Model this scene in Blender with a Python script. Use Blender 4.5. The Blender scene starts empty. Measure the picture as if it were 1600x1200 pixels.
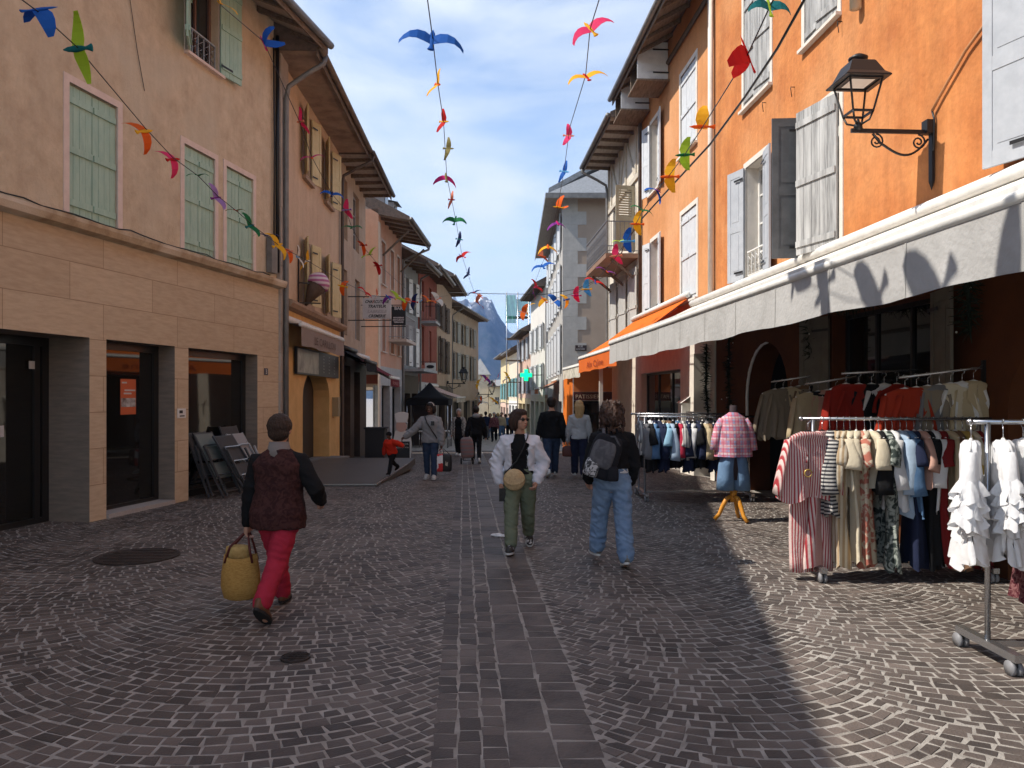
import bpy, bmesh, math, random
import numpy as np
from mathutils import Vector, Matrix, noise

SC = bpy.context.scene
COL = SC.collection
R = random.Random(11)
rad = math.radians

# ------------------------------------------------------------------ camera, sky, sun, exposure
cam_d = bpy.data.cameras.new("camera")
cam = bpy.data.objects.new("camera", cam_d)
COL.objects.link(cam)
cam.location = (0, 0, 1.8)
cam.rotation_euler = (rad(90), 0, 0)
cam_d.sensor_width = 36
cam_d.lens = 27.0
cam_d.shift_y = 18 / 1600
cam_d.clip_end = 8000
cam_d.clip_start = 0.05
SC.camera = cam

SUN_EL = 49.0
SUN_H = Vector((0.99, 0.14)).normalized()      # horizontal travel of the light
world = bpy.data.worlds.new("World")
SC.world = world
world.use_nodes = True
wn, wl = world.node_tree.nodes, world.node_tree.links
wn.clear()
w_out = wn.new("ShaderNodeOutputWorld")
w_bg = wn.new("ShaderNodeBackground")
w_sky = wn.new("ShaderNodeTexSky")
w_sky.sky_type = 'NISHITA'
w_sky.sun_disc = False
w_sky.sun_elevation = rad(SUN_EL)
w_sky.sun_rotation = math.atan2(-SUN_H.x, -SUN_H.y)
w_sky.altitude = 800
w_sky.air_density = 1.0
w_sky.dust_density = 0.5
w_tc = wn.new("ShaderNodeTexCoord")
w_map = wn.new("ShaderNodeMapping")
w_map.inputs['Scale'].default_value = (1.0, 0.7, 2.6)
w_map.inputs['Rotation'].default_value = (0.2, 0.1, 0.5)
w_n1 = wn.new("ShaderNodeTexNoise")
w_n1.inputs['Scale'].default_value = 2.3
w_n1.inputs['Detail'].default_value = 9
w_n1.inputs['Roughness'].default_value = 0.52
w_n1.inputs['Distortion'].default_value = 0.7
w_rmp = wn.new("ShaderNodeValToRGB")
w_rmp.color_ramp.elements[0].position = 0.40
w_rmp.color_ramp.elements[0].color = (0.12, 0.12, 0.12, 1)
w_rmp.color_ramp.elements[1].position = 0.62
w_rmp.color_ramp.elements[1].color = (0.92, 0.92, 0.92, 1)
w_mix = wn.new("ShaderNodeMix")
w_mix.data_type = 'RGBA'
w_mix.inputs['B'].default_value = (3.9, 4.25, 4.7, 1)
wl.new(w_tc.outputs['Generated'], w_map.inputs['Vector'])
wl.new(w_map.outputs['Vector'], w_n1.inputs['Vector'])
wl.new(w_n1.outputs['Fac'], w_rmp.inputs['Fac'])
wl.new(w_rmp.outputs['Color'], w_mix.inputs['Factor'])
wl.new(w_sky.outputs['Color'], w_mix.inputs['A'])
wl.new(w_mix.outputs['Result'], w_bg.inputs['Color'])
w_bg.inputs['Strength'].default_value = 0.122
wl.new(w_bg.outputs['Background'], w_out.inputs['Surface'])

sun_d = bpy.data.lights.new("sun", 'SUN')
sun_d.energy = 3.4
sun_d.angle = rad(0.53)
sun_d.color = (1.0, 0.93, 0.83)
sun = bpy.data.objects.new("sun", sun_d)
COL.objects.link(sun)
_c = math.cos(rad(SUN_EL))
sun.rotation_euler = Vector((SUN_H.x * _c, SUN_H.y * _c, -math.sin(rad(SUN_EL)))).to_track_quat('-Z', 'Y').to_euler()
sun.location = (-20, -5, 40)

SC.view_settings.view_transform = 'Standard'
SC.view_settings.look = 'None'
SC.view_settings.exposure = 1.0
SC.view_settings.gamma = 1.0
SC.cycles.max_bounces = 6
SC.cycles.use_denoising = True

# ------------------------------------------------------------------ materials
_mats = {}


def surf(name, c1, c2=None, c3=None, sc=2.0, rough=0.8, bump=0.0, bsc=60.0, detail=6.0, metal=0.0,
         spec=0.3, stretch=(1, 1, 1), lo=0.35, hi=0.65, rnd=0.0, trans=0.0, emit=None, streak=0.0):
    """principled surface: up to three colours mixed by noise in object space, and a noise bump"""
    if name in _mats:
        return _mats[name]
    m = bpy.data.materials.new(name)
    m.use_nodes = True
    n, l = m.node_tree.nodes, m.node_tree.links
    b = n["Principled BSDF"]
    b.inputs['Roughness'].default_value = rough
    b.inputs['Metallic'].default_value = metal
    b.inputs['Specular IOR Level'].default_value = spec
    col = None
    if c2 or bump or rnd:
        tc = n.new("ShaderNodeTexCoord")
        mp = n.new("ShaderNodeMapping")
        mp.inputs['Scale'].default_value = stretch
        l.new(tc.outputs['Object'], mp.inputs['Vector'])
    if c2:
        nt = n.new("ShaderNodeTexNoise")
        nt.inputs['Scale'].default_value = sc
        nt.inputs['Detail'].default_value = detail
        nt.inputs['Roughness'].default_value = 0.62
        l.new(mp.outputs['Vector'], nt.inputs['Vector'])
        r = n.new("ShaderNodeValToRGB")
        r.color_ramp.elements[0].position = lo
        r.color_ramp.elements[0].color = (*c1, 1)
        r.color_ramp.elements[1].position = hi
        r.color_ramp.elements[1].color = (*c2, 1)
        l.new(nt.outputs['Fac'], r.inputs['Fac'])
        col = r.outputs['Color']
        if c3:
            n2 = n.new("ShaderNodeTexNoise")
            n2.inputs['Scale'].default_value = sc * 0.27
            n2.inputs['Detail'].default_value = 4
            l.new(mp.outputs['Vector'], n2.inputs['Vector'])
            r2 = n.new("ShaderNodeValToRGB")
            r2.color_ramp.elements[0].position = 0.45
            r2.color_ramp.elements[1].position = 0.68
            l.new(n2.outputs['Fac'], r2.inputs['Fac'])
            mx = n.new("ShaderNodeMix")
            mx.data_type = 'RGBA'
            mx.inputs['B'].default_value = (*c3, 1)
            l.new(r2.outputs['Color'], mx.inputs['Factor'])
            l.new(col, mx.inputs['A'])
            col = mx.outputs['Result']
    if streak:
        sm_ = n.new("ShaderNodeMapping")
        sm_.inputs['Scale'].default_value = (2.4, 2.4, .22)
        l.new(tc.outputs['Object'], sm_.inputs['Vector'])
        sn = n.new("ShaderNodeTexNoise")
        sn.inputs['Scale'].default_value = 1.6
        sn.inputs['Detail'].default_value = 8
        sn.inputs['Roughness'].default_value = .7
        l.new(sm_.outputs['Vector'], sn.inputs['Vector'])
        gn = n.new("ShaderNodeTexNoise")
        gn.inputs['Scale'].default_value = 9
        gn.inputs['Detail'].default_value = 10
        gn.inputs['Roughness'].default_value = .8
        l.new(tc.outputs['Object'], gn.inputs['Vector'])
        av = n.new("ShaderNodeMath")
        av.operation = 'ADD'
        l.new(sn.outputs['Fac'], av.inputs[0])
        l.new(gn.outputs['Fac'], av.inputs[1])
        sr = n.new("ShaderNodeMapRange")
        sr.inputs['From Min'].default_value = .78
        sr.inputs['From Max'].default_value = 1.22
        sr.inputs['To Min'].default_value = 1 - streak
        sr.inputs['To Max'].default_value = 1 + streak * .45
        l.new(av.outputs[0], sr.inputs['Value'])
        hv = n.new("ShaderNodeHueSaturation")
        l.new(sr.outputs['Result'], hv.inputs['Value'])
        l.new(col, hv.inputs['Color'])
        col = hv.outputs['Color']
    if rnd:
        g = n.new("ShaderNodeNewGeometry")
        hs = n.new("ShaderNodeHueSaturation")
        mr = n.new("ShaderNodeMapRange")
        mr.inputs['To Min'].default_value = 1 - rnd
        mr.inputs['To Max'].default_value = 1 + rnd
        l.new(g.outputs['Random Per Island'], mr.inputs['Value'])
        l.new(mr.outputs['Result'], hs.inputs['Value'])
        if col is None:
            hs.inputs['Color'].default_value = (*c1, 1)
        else:
            l.new(col, hs.inputs['Color'])
        col = hs.outputs['Color']
    if col is None:
        b.inputs['Base Color'].default_value = (*c1, 1)
    else:
        l.new(col, b.inputs['Base Color'])
    if bump:
        nb = n.new("ShaderNodeTexNoise")
        nb.inputs['Scale'].default_value = bsc
        nb.inputs['Detail'].default_value = 5
        l.new(mp.outputs['Vector'], nb.inputs['Vector'])
        bp = n.new("ShaderNodeBump")
        bp.inputs['Strength'].default_value = bump
        bp.inputs['Distance'].default_value = 0.02
        l.new(nb.outputs['Fac'], bp.inputs['Height'])
        l.new(bp.outputs['Normal'], b.inputs['Normal'])
    if trans:
        b.inputs['Transmission Weight'].default_value = trans
    if emit:
        b.inputs['Emission Color'].default_value = (*emit[:3], 1)
        b.inputs['Emission Strength'].default_value = emit[3]
    _mats[name] = m
    return m


def fabric(name, c1, c2=None, stripes=0.0, axis=0, plaid=None, rough=0.9, duty=0.5, soft=0.04, trl=0.25, sc=8.0, floral=None):
    """cloth; optional stripes (per metre) along an object axis, plaid or blotchy print; a little light passes through"""
    if name in _mats:
        return _mats[name]
    m = bpy.data.materials.new(name)
    m.use_nodes = True
    n, l = m.node_tree.nodes, m.node_tree.links
    b = n["Principled BSDF"]
    b.inputs['Roughness'].default_value = rough
    b.inputs['Specular IOR Level'].default_value = 0.15
    tc = n.new("ShaderNodeTexCoord")
    sep = n.new("ShaderNodeSeparateXYZ")
    l.new(tc.outputs['Object'], sep.inputs['Vector'])

    def band(ax, per, dt):
        mu = n.new("ShaderNodeMath")
        mu.operation = 'MULTIPLY'
        mu.inputs[1].default_value = per
        l.new(sep.outputs[ax], mu.inputs[0])
        fr = n.new("ShaderNodeMath")
        fr.operation = 'FRACT'
        l.new(mu.outputs[0], fr.inputs[0])
        rp = n.new("ShaderNodeValToRGB")
        e = rp.color_ramp.elements
        e[0].position = max(0, dt - soft)
        e[0].color = (0, 0, 0, 1)
        e[1].position = min(1, dt + soft)
        e[1].color = (1, 1, 1, 1)
        l.new(fr.outputs[0], rp.inputs['Fac'])
        return rp.outputs['Color']

    col = None

    def mixed(fac, a, c):
        mx = n.new("ShaderNodeMix")
        mx.data_type = 'RGBA'
        l.new(fac, mx.inputs['Factor'])
        if isinstance(a, tuple):
            mx.inputs['A'].default_value = (*a, 1)
        else:
            l.new(a, mx.inputs['A'])
        mx.inputs['B'].default_value = (*c, 1)
        return mx.outputs['Result']

    if plaid:
        col = mixed(band(0, plaid[0], 0.55), c1, c2)
        col = mixed(band(2, plaid[0], 0.62), col, plaid[1])
        col = mixed(band(2, plaid[0] * 2.3, 0.86), col, plaid[2])
        col = mixed(band(0, plaid[0] * 2.3, 0.86), col, plaid[2])
    elif stripes:
        col = mixed(band(axis, stripes, duty), c1, c2)
    elif floral:
        vt = n.new("ShaderNodeTexNoise")
        vt.inputs['Scale'].default_value = sc
        vt.inputs['Detail'].default_value = 3
        vt.inputs['Distortion'].default_value = 1.2
        l.new(tc.outputs['Object'], vt.inputs['Vector'])
        rp = n.new("ShaderNodeValToRGB")
        rp.color_ramp.elements[0].position = 0.5 - floral
        rp.color_ramp.elements[1].position = 0.5 + floral
        l.new(vt.outputs['Fac'], rp.inputs['Fac'])
        col = mixed(rp.outputs['Color'], c1, c2)
    if col is None:
        b.inputs['Base Color'].default_value = (*c1, 1)
    else:
        l.new(col, b.inputs['Base Color'])
    nb = n.new("ShaderNodeTexNoise")
    nb.inputs['Scale'].default_value = 22
    nb.inputs['Detail'].default_value = 6
    l.new(tc.outputs['Object'], nb.inputs['Vector'])
    bp = n.new("ShaderNodeBump")
    bp.inputs['Strength'].default_value = 0.35
    bp.inputs['Distance'].default_value = 0.02
    l.new(nb.outputs['Fac'], bp.inputs['Height'])
    l.new(bp.outputs['Normal'], b.inputs['Normal'])
    if trl:
        tr = n.new("ShaderNodeBsdfTranslucent")
        if col is None:
            tr.inputs['Color'].default_value = (*c1, 1)
        else:
            l.new(col, tr.inputs['Color'])
        ms = n.new("ShaderNodeMixShader")
        ms.inputs['Fac'].default_value = trl
        l.new(b.outputs['BSDF'], ms.inputs[1])
        l.new(tr.outputs['BSDF'], ms.inputs[2])
        l.new(ms.outputs['Shader'], n['Material Output'].inputs['Surface'])
    _mats[name] = m
    return m


def blocks(name, c1, c2, joint, bw, bh, rough=0.7, mortar=0.006, sc=4.0, stretch=(1, 1, 6)):
    """stone cladding in courses, laid out in the wall's own UV metres"""
    if name in _mats:
        return _mats[name]
    m = surf(name, c1, c2, sc=sc, rough=rough, bump=0.12, bsc=30, stretch=stretch)
    n, l = m.node_tree.nodes, m.node_tree.links
    b = n["Principled BSDF"]
    src = b.inputs['Base Color'].links[0].from_socket
    uv = n.new("ShaderNodeUVMap")
    bt = n.new("ShaderNodeTexBrick")
    bt.inputs['Scale'].default_value = 1.0
    bt.inputs['Brick Width'].default_value = bw
    bt.inputs['Row Height'].default_value = bh
    bt.inputs['Mortar Size'].default_value = mortar
    bt.inputs['Mortar Smooth'].default_value = 0.3
    bt.inputs['Bias'].default_value = -0.3
    bt.inputs['Color1'].default_value = (1, 1, 1, 1)
    bt.inputs['Color2'].default_value = (0.86, 0.84, 0.82, 1)
    bt.inputs['Mortar'].default_value = (*joint, 1)
    bt.offset = 0.37
    l.new(uv.outputs['UV'], bt.inputs['Vector'])
    mx = n.new("ShaderNodeMix")
    mx.data_type = 'RGBA'
    mx.blend_type = 'MULTIPLY'
    mx.inputs['Factor'].default_value = 1
    l.new(src, mx.inputs['A'])
    l.new(bt.outputs['Color'], mx.inputs['B'])
    l.new(mx.outputs['Result'], b.inputs['Base Color'])
    return m


# ------------------------------------------------------------------ mesh and object helpers
def tag(o, label=None, cat=None, group=None, kind=None):
    if label: o["label"] = label
    if cat: o["category"] = cat
    if group: o["group"] = group
    if kind: o["kind"] = kind
    return o


def thing(name, label, cat, loc=(0, 0, 0), group=None, rz=0.0):
    o = bpy.data.objects.new(name, None)
    o.empty_display_size = 0.2
    COL.objects.link(o)
    o.location = loc
    o.rotation_euler = (0, 0, rz)
    return tag(o, label, cat, group)


def root_loc(o):
    while o.parent:
        o = o.parent
    return Vector(o.location)


def copy_tree(o, parent=None):
    c = o.copy()
    COL.objects.link(c)
    if parent:
        c.parent = parent
    for ch in list(o.children):
        copy_tree(ch, c)
    return c


class MB:
    """collects faces in world coordinates (or through a frame function T) and links them as ONE mesh object"""

    def __init__(self, T=None):
        self.v, self.f, self.mi, self.mats = [], [], [], []
        self.T = T
        self.sm = []

    def m(self, mat):
        if mat not in self.mats:
            self.mats.append(mat)
        return self.mats.index(mat)

    def add(self, vs, fs, mat, smooth=False):
        b = len(self.v)
        T = self.T
        self.v += [tuple(T(*p)) for p in vs] if T else [tuple(p) for p in vs]
        k = self.m(mat)
        for f in fs:
            self.f.append([b + i for i in f])
            self.mi.append(k)
            self.sm.append(smooth)
        return self

    def quad(self, a, b, c, d, mat):
        return self.add([a, b, c, d], [[0, 1, 2, 3]], mat)

    def poly(self, pts, mat):
        return self.add(pts, [list(range(len(pts)))], mat)

    def box(self, a, b, mat):
        x0, y0, z0 = a
        x1, y1, z1 = b
        vs = [(x0, y0, z0), (x1, y0, z0), (x1, y1, z0), (x0, y1, z0), (x0, y0, z1), (x1, y0, z1), (x1, y1, z1), (x0, y1, z1)]
        return self.add(vs, [[0, 3, 2, 1], [4, 5, 6, 7], [0, 1, 5, 4], [1, 2, 6, 5], [2, 3, 7, 6], [3, 0, 4, 7]], mat)

    def bar(self, p, q, w, h, mat, up=(0, 0, 1)):
        """square bar between two points, w across and h along 'up'"""
        p, q = Vector(p), Vector(q)
        d = (q - p).normalized()
        u = Vector(up)
        s = d.cross(u)
        if s.length < 1e-4:
            s = d.cross(Vector((1, 0, 0)))
        s.normalize()
        u = s.cross(d).normalized()
        vs = []
        for c in (p, q):
            for a, b in ((-1, -1), (1, -1), (1, 1), (-1, 1)):
                vs.append(c + s * (a * w / 2) + u * (b * h / 2))
        return self.add(vs, [[0, 1, 2, 3], [7, 6, 5, 4], [0, 4, 5, 1], [1, 5, 6, 2], [2, 6, 7, 3], [3, 7, 4, 0]], mat)

    def tube(self, pts, r, mat, n=8, smooth=True, flat=1.0):
        pts = [Vector(p) for p in pts]
        rs = r if isinstance(r, (list, tuple)) else [r] * len(pts)
        vs, fs = [], []
        ref = None
        for i, p in enumerate(pts):
            a = pts[max(i - 1, 0)]
            b = pts[min(i + 1, len(pts) - 1)]
            d = (b - a)
            d = d.normalized() if d.length > 1e-9 else Vector((0, 0, 1))
            if ref is None:
                ref = Vector((0, 0, 1)) if abs(d.z) < 0.9 else Vector((1, 0, 0))
            s = d.cross(ref).normalized()
            t = s.cross(d).normalized()
            ref = t
            for k in range(n):
                an = 2 * math.pi * k / n
                vs.append(p + s * (math.cos(an) * rs[i]) + t * (math.sin(an) * rs[i] * flat))
        m_ = len(pts)
        for i in range(m_ - 1):
            for k in range(n):
                fs.append([i * n + k, i * n + (k + 1) % n, (i + 1) * n + (k + 1) % n, (i + 1) * n + k])
        fs.append(list(range(n - 1, -1, -1)))
        fs.append([(m_ - 1) * n + k for k in range(n)])
        return self.add(vs, fs, mat, smooth)

    def rings(self, rings, mat, smooth=True, caps=True):
        """loft closed rings of equal vertex count"""
        n = len(rings[0])
        vs = [p for r_ in rings for p in r_]
        fs = []
        for i in range(len(rings) - 1):
            for k in range(n):
                fs.append([i * n + k, i * n + (k + 1) % n, (i + 1) * n + (k + 1) % n, (i + 1) * n + k])
        if caps:
            fs.append(list(range(n - 1, -1, -1)))
            fs.append([(len(rings) - 1) * n + k for k in range(n)])
        return self.add(vs, fs, mat, smooth)

    def lathe(self, prof, c, mat, n=14, smooth=True):
        rg = [[(c[0] + r_ * math.cos(2 * math.pi * k / n), c[1] + r_ * math.sin(2 * math.pi * k / n), c[2] + z) for k in range(n)] for r_, z in prof]
        return self.rings(rg, mat, smooth)

    def ball(self, c, r, mat, n=12, m_=8, smooth=True):
        rx, ry, rz = r if isinstance(r, (tuple, list)) else (r, r, r)
        rg = []
        for i in range(m_ + 1):
            ph = math.pi * (0.02 + 0.96 * i / m_)
            rg.append([(c[0] + rx * math.sin(ph) * math.cos(2 * math.pi * k / n), c[1] + ry * math.sin(ph) * math.sin(2 * math.pi * k / n), c[2] + rz * math.cos(ph)) for k in range(n)])
        return self.rings(rg, mat, smooth)

    def extr(self, poly, fn0, fn1, mat):
        """prism: 2D polygon mapped by two functions to its two end caps"""
        n = len(poly)
        vs = [fn0(*p) for p in poly] + [fn1(*p) for p in poly]
        fs = [list(range(n - 1, -1, -1)), [n + k for k in range(n)]]
        fs += [[k, (k + 1) % n, n + (k + 1) % n, n + k] for k in range(n)]
        return self.add(vs, fs, mat)

    def mesh(self, name, off=Vector((0, 0, 0)), uvf=None, recalc=True):
        me = bpy.data.meshes.new(name)
        me.from_pydata([(x - off.x, y - off.y, z - off.z) for x, y, z in self.v], [], self.f)
        for mm in self.mats:
            me.materials.append(mm)
        me.polygons.foreach_set("material_index", self.mi)
        me.polygons.foreach_set("use_smooth", self.sm)
        if recalc and len(self.f) < 60000:
            bm = bmesh.new()
            bm.from_mesh(me)
            bmesh.ops.recalc_face_normals(bm, faces=bm.faces)
            bm.to_mesh(me)
            bm.free()
        if uvf:
            uvl = me.uv_layers.new(name="UVMap")
            for lp in me.loops:
                v = me.vertices[lp.vertex_index].co
                uvl.data[lp.index].uv = uvf(v.x + off.x, v.y + off.y, v.z + off.z)
        me.update()
        return me

    def build(self, name, parent=None, loc=None, uvf=None, recalc=True):
        off = root_loc(parent) if parent else Vector(loc or (0, 0, 0))
        o = bpy.data.objects.new(name, self.mesh(name, off, uvf, recalc))
        COL.objects.link(o)
        if parent:
            o.parent = parent
        else:
            o.location = off
        return o


def text_into(mb, body, size, mat, fn, shear=0.0, align='CENTER', bold=0.0, ext=0.0, width=None):
    """lettering: fn(x, y) -> world point of the sign face; added to mb as flat faces"""
    cu = bpy.data.curves.new("lettering", 'FONT')
    cu.body = body
    cu.size = size
    cu.shear = shear
    cu.align_x = align
    cu.offset = bold
    cu.resolution_u = 2
    ob = bpy.data.objects.new("lettering", cu)
    COL.objects.link(ob)
    dg = bpy.context.evaluated_depsgraph_get()
    me = bpy.data.meshes.new_from_object(ob.evaluated_get(dg))
    xs = [v.co.x for v in me.vertices]
    k = 1.0
    if width and xs:
        k = width / max(1e-6, max(xs) - min(xs))
    vs = [fn(v.co.x * k, v.co.y) for v in me.vertices]
    mb.add(vs, [list(p.vertices) for p in me.polygons], mat)
    bpy.data.objects.remove(ob)
    bpy.data.curves.remove(cu)
    bpy.data.meshes.remove(me)


def at(u, v, Y):
    """photo measurement (1600 px wide) at a known distance -> point in the street"""
    return Vector(((u - 800) / 1200 * Y, Y, 1.8 - (v - 618) / 1200 * Y))


def gz(y):
    return 0.0 if y < 16 else -0.03 * (min(y, 130) - 16)


# ------------------------------------------------------------------ common materials
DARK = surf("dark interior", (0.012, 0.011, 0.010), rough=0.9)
PANE = surf("window glass", (0.018, 0.02, 0.022), rough=0.04, spec=0.6)
SHOPGLASS = surf("shop glass", (0.010, 0.010, 0.009), rough=0.03, spec=0.5)
CURTAIN_PANE = surf("curtained glass", (0.25, 0.25, 0.25), (0.06, 0.06, 0.065), sc=5, rough=0.08, spec=0.5, stretch=(1, 1, 0.2))
WHITEPAINT = surf("white paint", (0.72, 0.71, 0.68), (0.60, 0.59, 0.56), sc=6, rough=0.55, bump=0.06)
GREYPAINT = surf("grey paint", (0.36, 0.37, 0.38), (0.28, 0.29, 0.30), sc=7, rough=0.6, bump=0.05)
BLACKMETAL = surf("black metal", (0.012, 0.012, 0.013), rough=0.45, spec=0.4)
STEEL = surf("steel tube", (0.45, 0.45, 0.46), rough=0.25, metal=0.9)
ZINC = surf("zinc pipe", (0.22, 0.21, 0.20), (0.15, 0.145, 0.14), sc=4, rough=0.5, metal=0.3)
BROWNPIPE = surf("brown pipe", (0.10, 0.075, 0.06), (0.07, 0.055, 0.045), sc=4, rough=0.5)
OLDWOOD = surf("old timber", (0.20, 0.15, 0.11), (0.10, 0.072, 0.05), sc=5, rough=0.85, bump=0.3, bsc=25, stretch=(4, 0.6, 4))
SOFFIT = surf("pale soffit boards", (0.42, 0.38, 0.33), (0.32, 0.28, 0.24), sc=6, rough=0.8, bump=0.15, stretch=(3, 0.5, 3))
SLATE = surf("grey roof slate", (0.22, 0.23, 0.25), (0.14, 0.15, 0.16), sc=9, rough=0.6, bump=0.3, bsc=20)
TILE = surf("brown roof tile", (0.16, 0.12, 0.10), (0.10, 0.08, 0.07), sc=8, rough=0.8, bump=0.5, bsc=18)


# ------------------------------------------------------------------ ground and paving
def build_ground():
    grout = surf("sandy joints", (0.37, 0.34, 0.305), (0.21, 0.19, 0.168), sc=5, rough=0.95, bump=0.5, bsc=90)
    mb = MB()
    ys = [-60, -10, 0, 8, 16] + [16 + 6 * k for k in range(1, 20)] + [200, 600, 2000, 4500]
    xs = [-2500, -300, -40, -12, 0, 12, 40, 300, 2500]
    vs = [(x, y, gz(y)) for y in ys for x in xs]
    nx = len(xs)
    fs = [[j * nx + i, j * nx + i + 1, (j + 1) * nx + i + 1, (j + 1) * nx + i] for j in range(len(ys) - 1) for i in range(nx - 1)]
    mb.add(vs, fs, grout)
    tag(mb.build("ground"), kind="structure")


SKEW = 0.0625


def left_x(y):
    return -8.1 + 0.189 * y if y < 16.3 else -5.0 - 0.03 * (y - 16.3)


def build_paving():
    rng = np.random.default_rng(5)
    quads = []
    big = []

    def column(qc, half, y0, y1, h=0.105, L=0.13):
        Rr = half / math.sin(rad(46))
        ED = rad(48.5)
        rows = int((y1 - y0 + Rr) / h)
        for k in range(rows):
            yk = y0 + k * h
            step = L / Rr
            hh = h * 0.93
            th = -ED + rng.uniform(-step, 0)
            while th < ED:
                dt = step * rng.uniform(0.78, 1.25)
                a, b = max(th, -ED), min(th + dt, ED)
                if b - a > step * 0.35:
                    sa, ca, sb, cb = math.sin(a), math.cos(a), math.sin(b), math.cos(b)
                    quads.append([(qc + Rr * sa, yk - Rr * ca), (qc + Rr * sb, yk - Rr * cb),
                                  (qc + Rr * sb - hh * cb * sb, yk - Rr * cb + hh * cb * cb), (qc + Rr * sa - hh * ca * sa, yk - Rr * ca + hh * ca * ca)])
                th += dt

    y0, y1 = 2.6, 31.0
    for qc, half in ((-1.72, 1.3), (-4.32, 1.3), (-6.92, 1.3), (1.345, 0.875), (3.095, 0.875), (4.845, 0.875), (6.6, 0.875)):
        column(qc, half, y0, y1 + 1.5)
    # straight rows of small setts beside the gutter slabs
    for q0 in (-0.42, -0.29, -0.16):
        y = y0
        while y < y1:
            l_ = rng.uniform(0.10, 0.17)
            quads.append([(q0, y), (q0 + 0.13, y), (q0 + 0.13, y + l_), (q0, y + l_)])
            y += l_
    for q0 in (-0.03, 0.21):
        y = y0
        while y < y1:
            l_ = rng.uniform(0.24, 0.50) if q0 < 0 else rng.choice([.14, .20, .28, .36])
            big.append([(q0, y), (q0 + 0.24, y), (q0 + 0.24, y + l_), (q0, y + l_)])
            y += l_

    def emit(name, qs, mat, gap, rise, jit, bev=0.006):
        q = np.array(qs)                                   # n,4,2 in (q,y)
        q[:, :, 0] -= SKEW * (q[:, :, 1] - 4.06)           # to world x
        c = q.mean(axis=1)
        lx = np.where(c[:, 1] < 16.3, -8.1 + 0.189 * c[:, 1] - 0.7, -6.1)
        keep = (c[:, 1] > 2.5) & (c[:, 1] < 31.5) & (c[:, 0] > lx) & (c[:, 0] < 5.4 - 0.06 * c[:, 1])
        keep &= np.abs(c[:, 0]) < 0.75 * c[:, 1] + 1.0
        q, c = q[keep], c[keep]
        n = len(q)
        q = q + rng.uniform(-jit, jit, q.shape)
        d = q - c[:, None, :]
        ln = np.linalg.norm(d, axis=2, keepdims=True)
        bot = c[:, None, :] + d * np.clip(1 - gap / ln, 0.3, 1)
        top = c[:, None, :] + d * np.clip(1 - (gap + bev) / ln, 0.25, 1)
        g = np.where(bot[:, :, 1] < 16, 0.0, -0.03 * (bot[:, :, 1] - 16))
        zb = g - 0.004
        tilt = rng.normal(0, 0.0009, (n, 4))
        zt = g + rise + rng.normal(0, 0.0008, (n, 1)) + tilt
        V = np.concatenate([np.dstack([bot, zb]), np.dstack([top, zt])], axis=1).reshape(-1, 3)
        F = []
        base = np.arange(n) * 8
        for idx in ([4, 5, 6, 7], [0, 1, 5, 4], [1, 2, 6, 5], [2, 3, 7, 6], [3, 0, 4, 7]):
            F.append(base[:, None] + np.array(idx)[None, :])
        F = np.stack(F, axis=1).reshape(-1, 4)
        me = bpy.data.meshes.new(name)
        me.from_pydata(V.tolist(), [], F.tolist())
        me.materials.append(mat)
        o = bpy.data.objects.new(name, me)
        COL.objects.link(o)
        tag(o, kind="structure")

    sett = surf("porphyry setts", (0.098, 0.077, 0.066), (0.060, 0.048, 0.042), (0.125, 0.100, 0.086), sc=3.2, rough=0.62, bump=0.35, bsc=70, rnd=0.38, spec=0.35)
    slab = surf("gutter slab stone", (0.100, 0.078, 0.067), (0.058, 0.047, 0.041), (0.128, 0.104, 0.090), sc=7, rough=0.6, bump=0.4, bsc=40, rnd=0.3, spec=0.35)
    emit("paving_setts", quads, sett, 0.0075, 0.003, 0.010)
    emit("gutter_slabs", big, slab, 0.011, 0.003, 0.011)


build_ground()
build_paving()


# ------------------------------------------------------------------ facades
BROWNSOFF = surf("stained brown soffit", (.34, .25, .18), (.20, .14, .10), (.40, .31, .23), sc=3, rough=.85, bump=.2)


class Fac:
    """a facade line: s runs along it away from the camera, d comes out towards the street, z is up"""

    def __init__(self, O, t, side):
        self.O = Vector(O)
        self.t = Vector(t).normalized()
        self.n = Vector((self.t.y, -self.t.x)) * side      # side +1: left row, -1: right row

    def P(self, s, d, z):
        return (self.O.x + s * self.t.x + d * self.n.x, self.O.y + s * self.t.y + d * self.n.y, z)

    def s_of(self, u, d=0.0):
        k = (u - 800) / 1200
        ox, oy = self.O.x + d * self.n.x, self.O.y + d * self.n.y
        return (k * oy - ox) / (self.t.x - k * self.t.y)

    def zz(self, s, v, d=0.0):
        return 1.8 - (v - 618) / 1200 * self.P(s, d, 0)[1]


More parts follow.
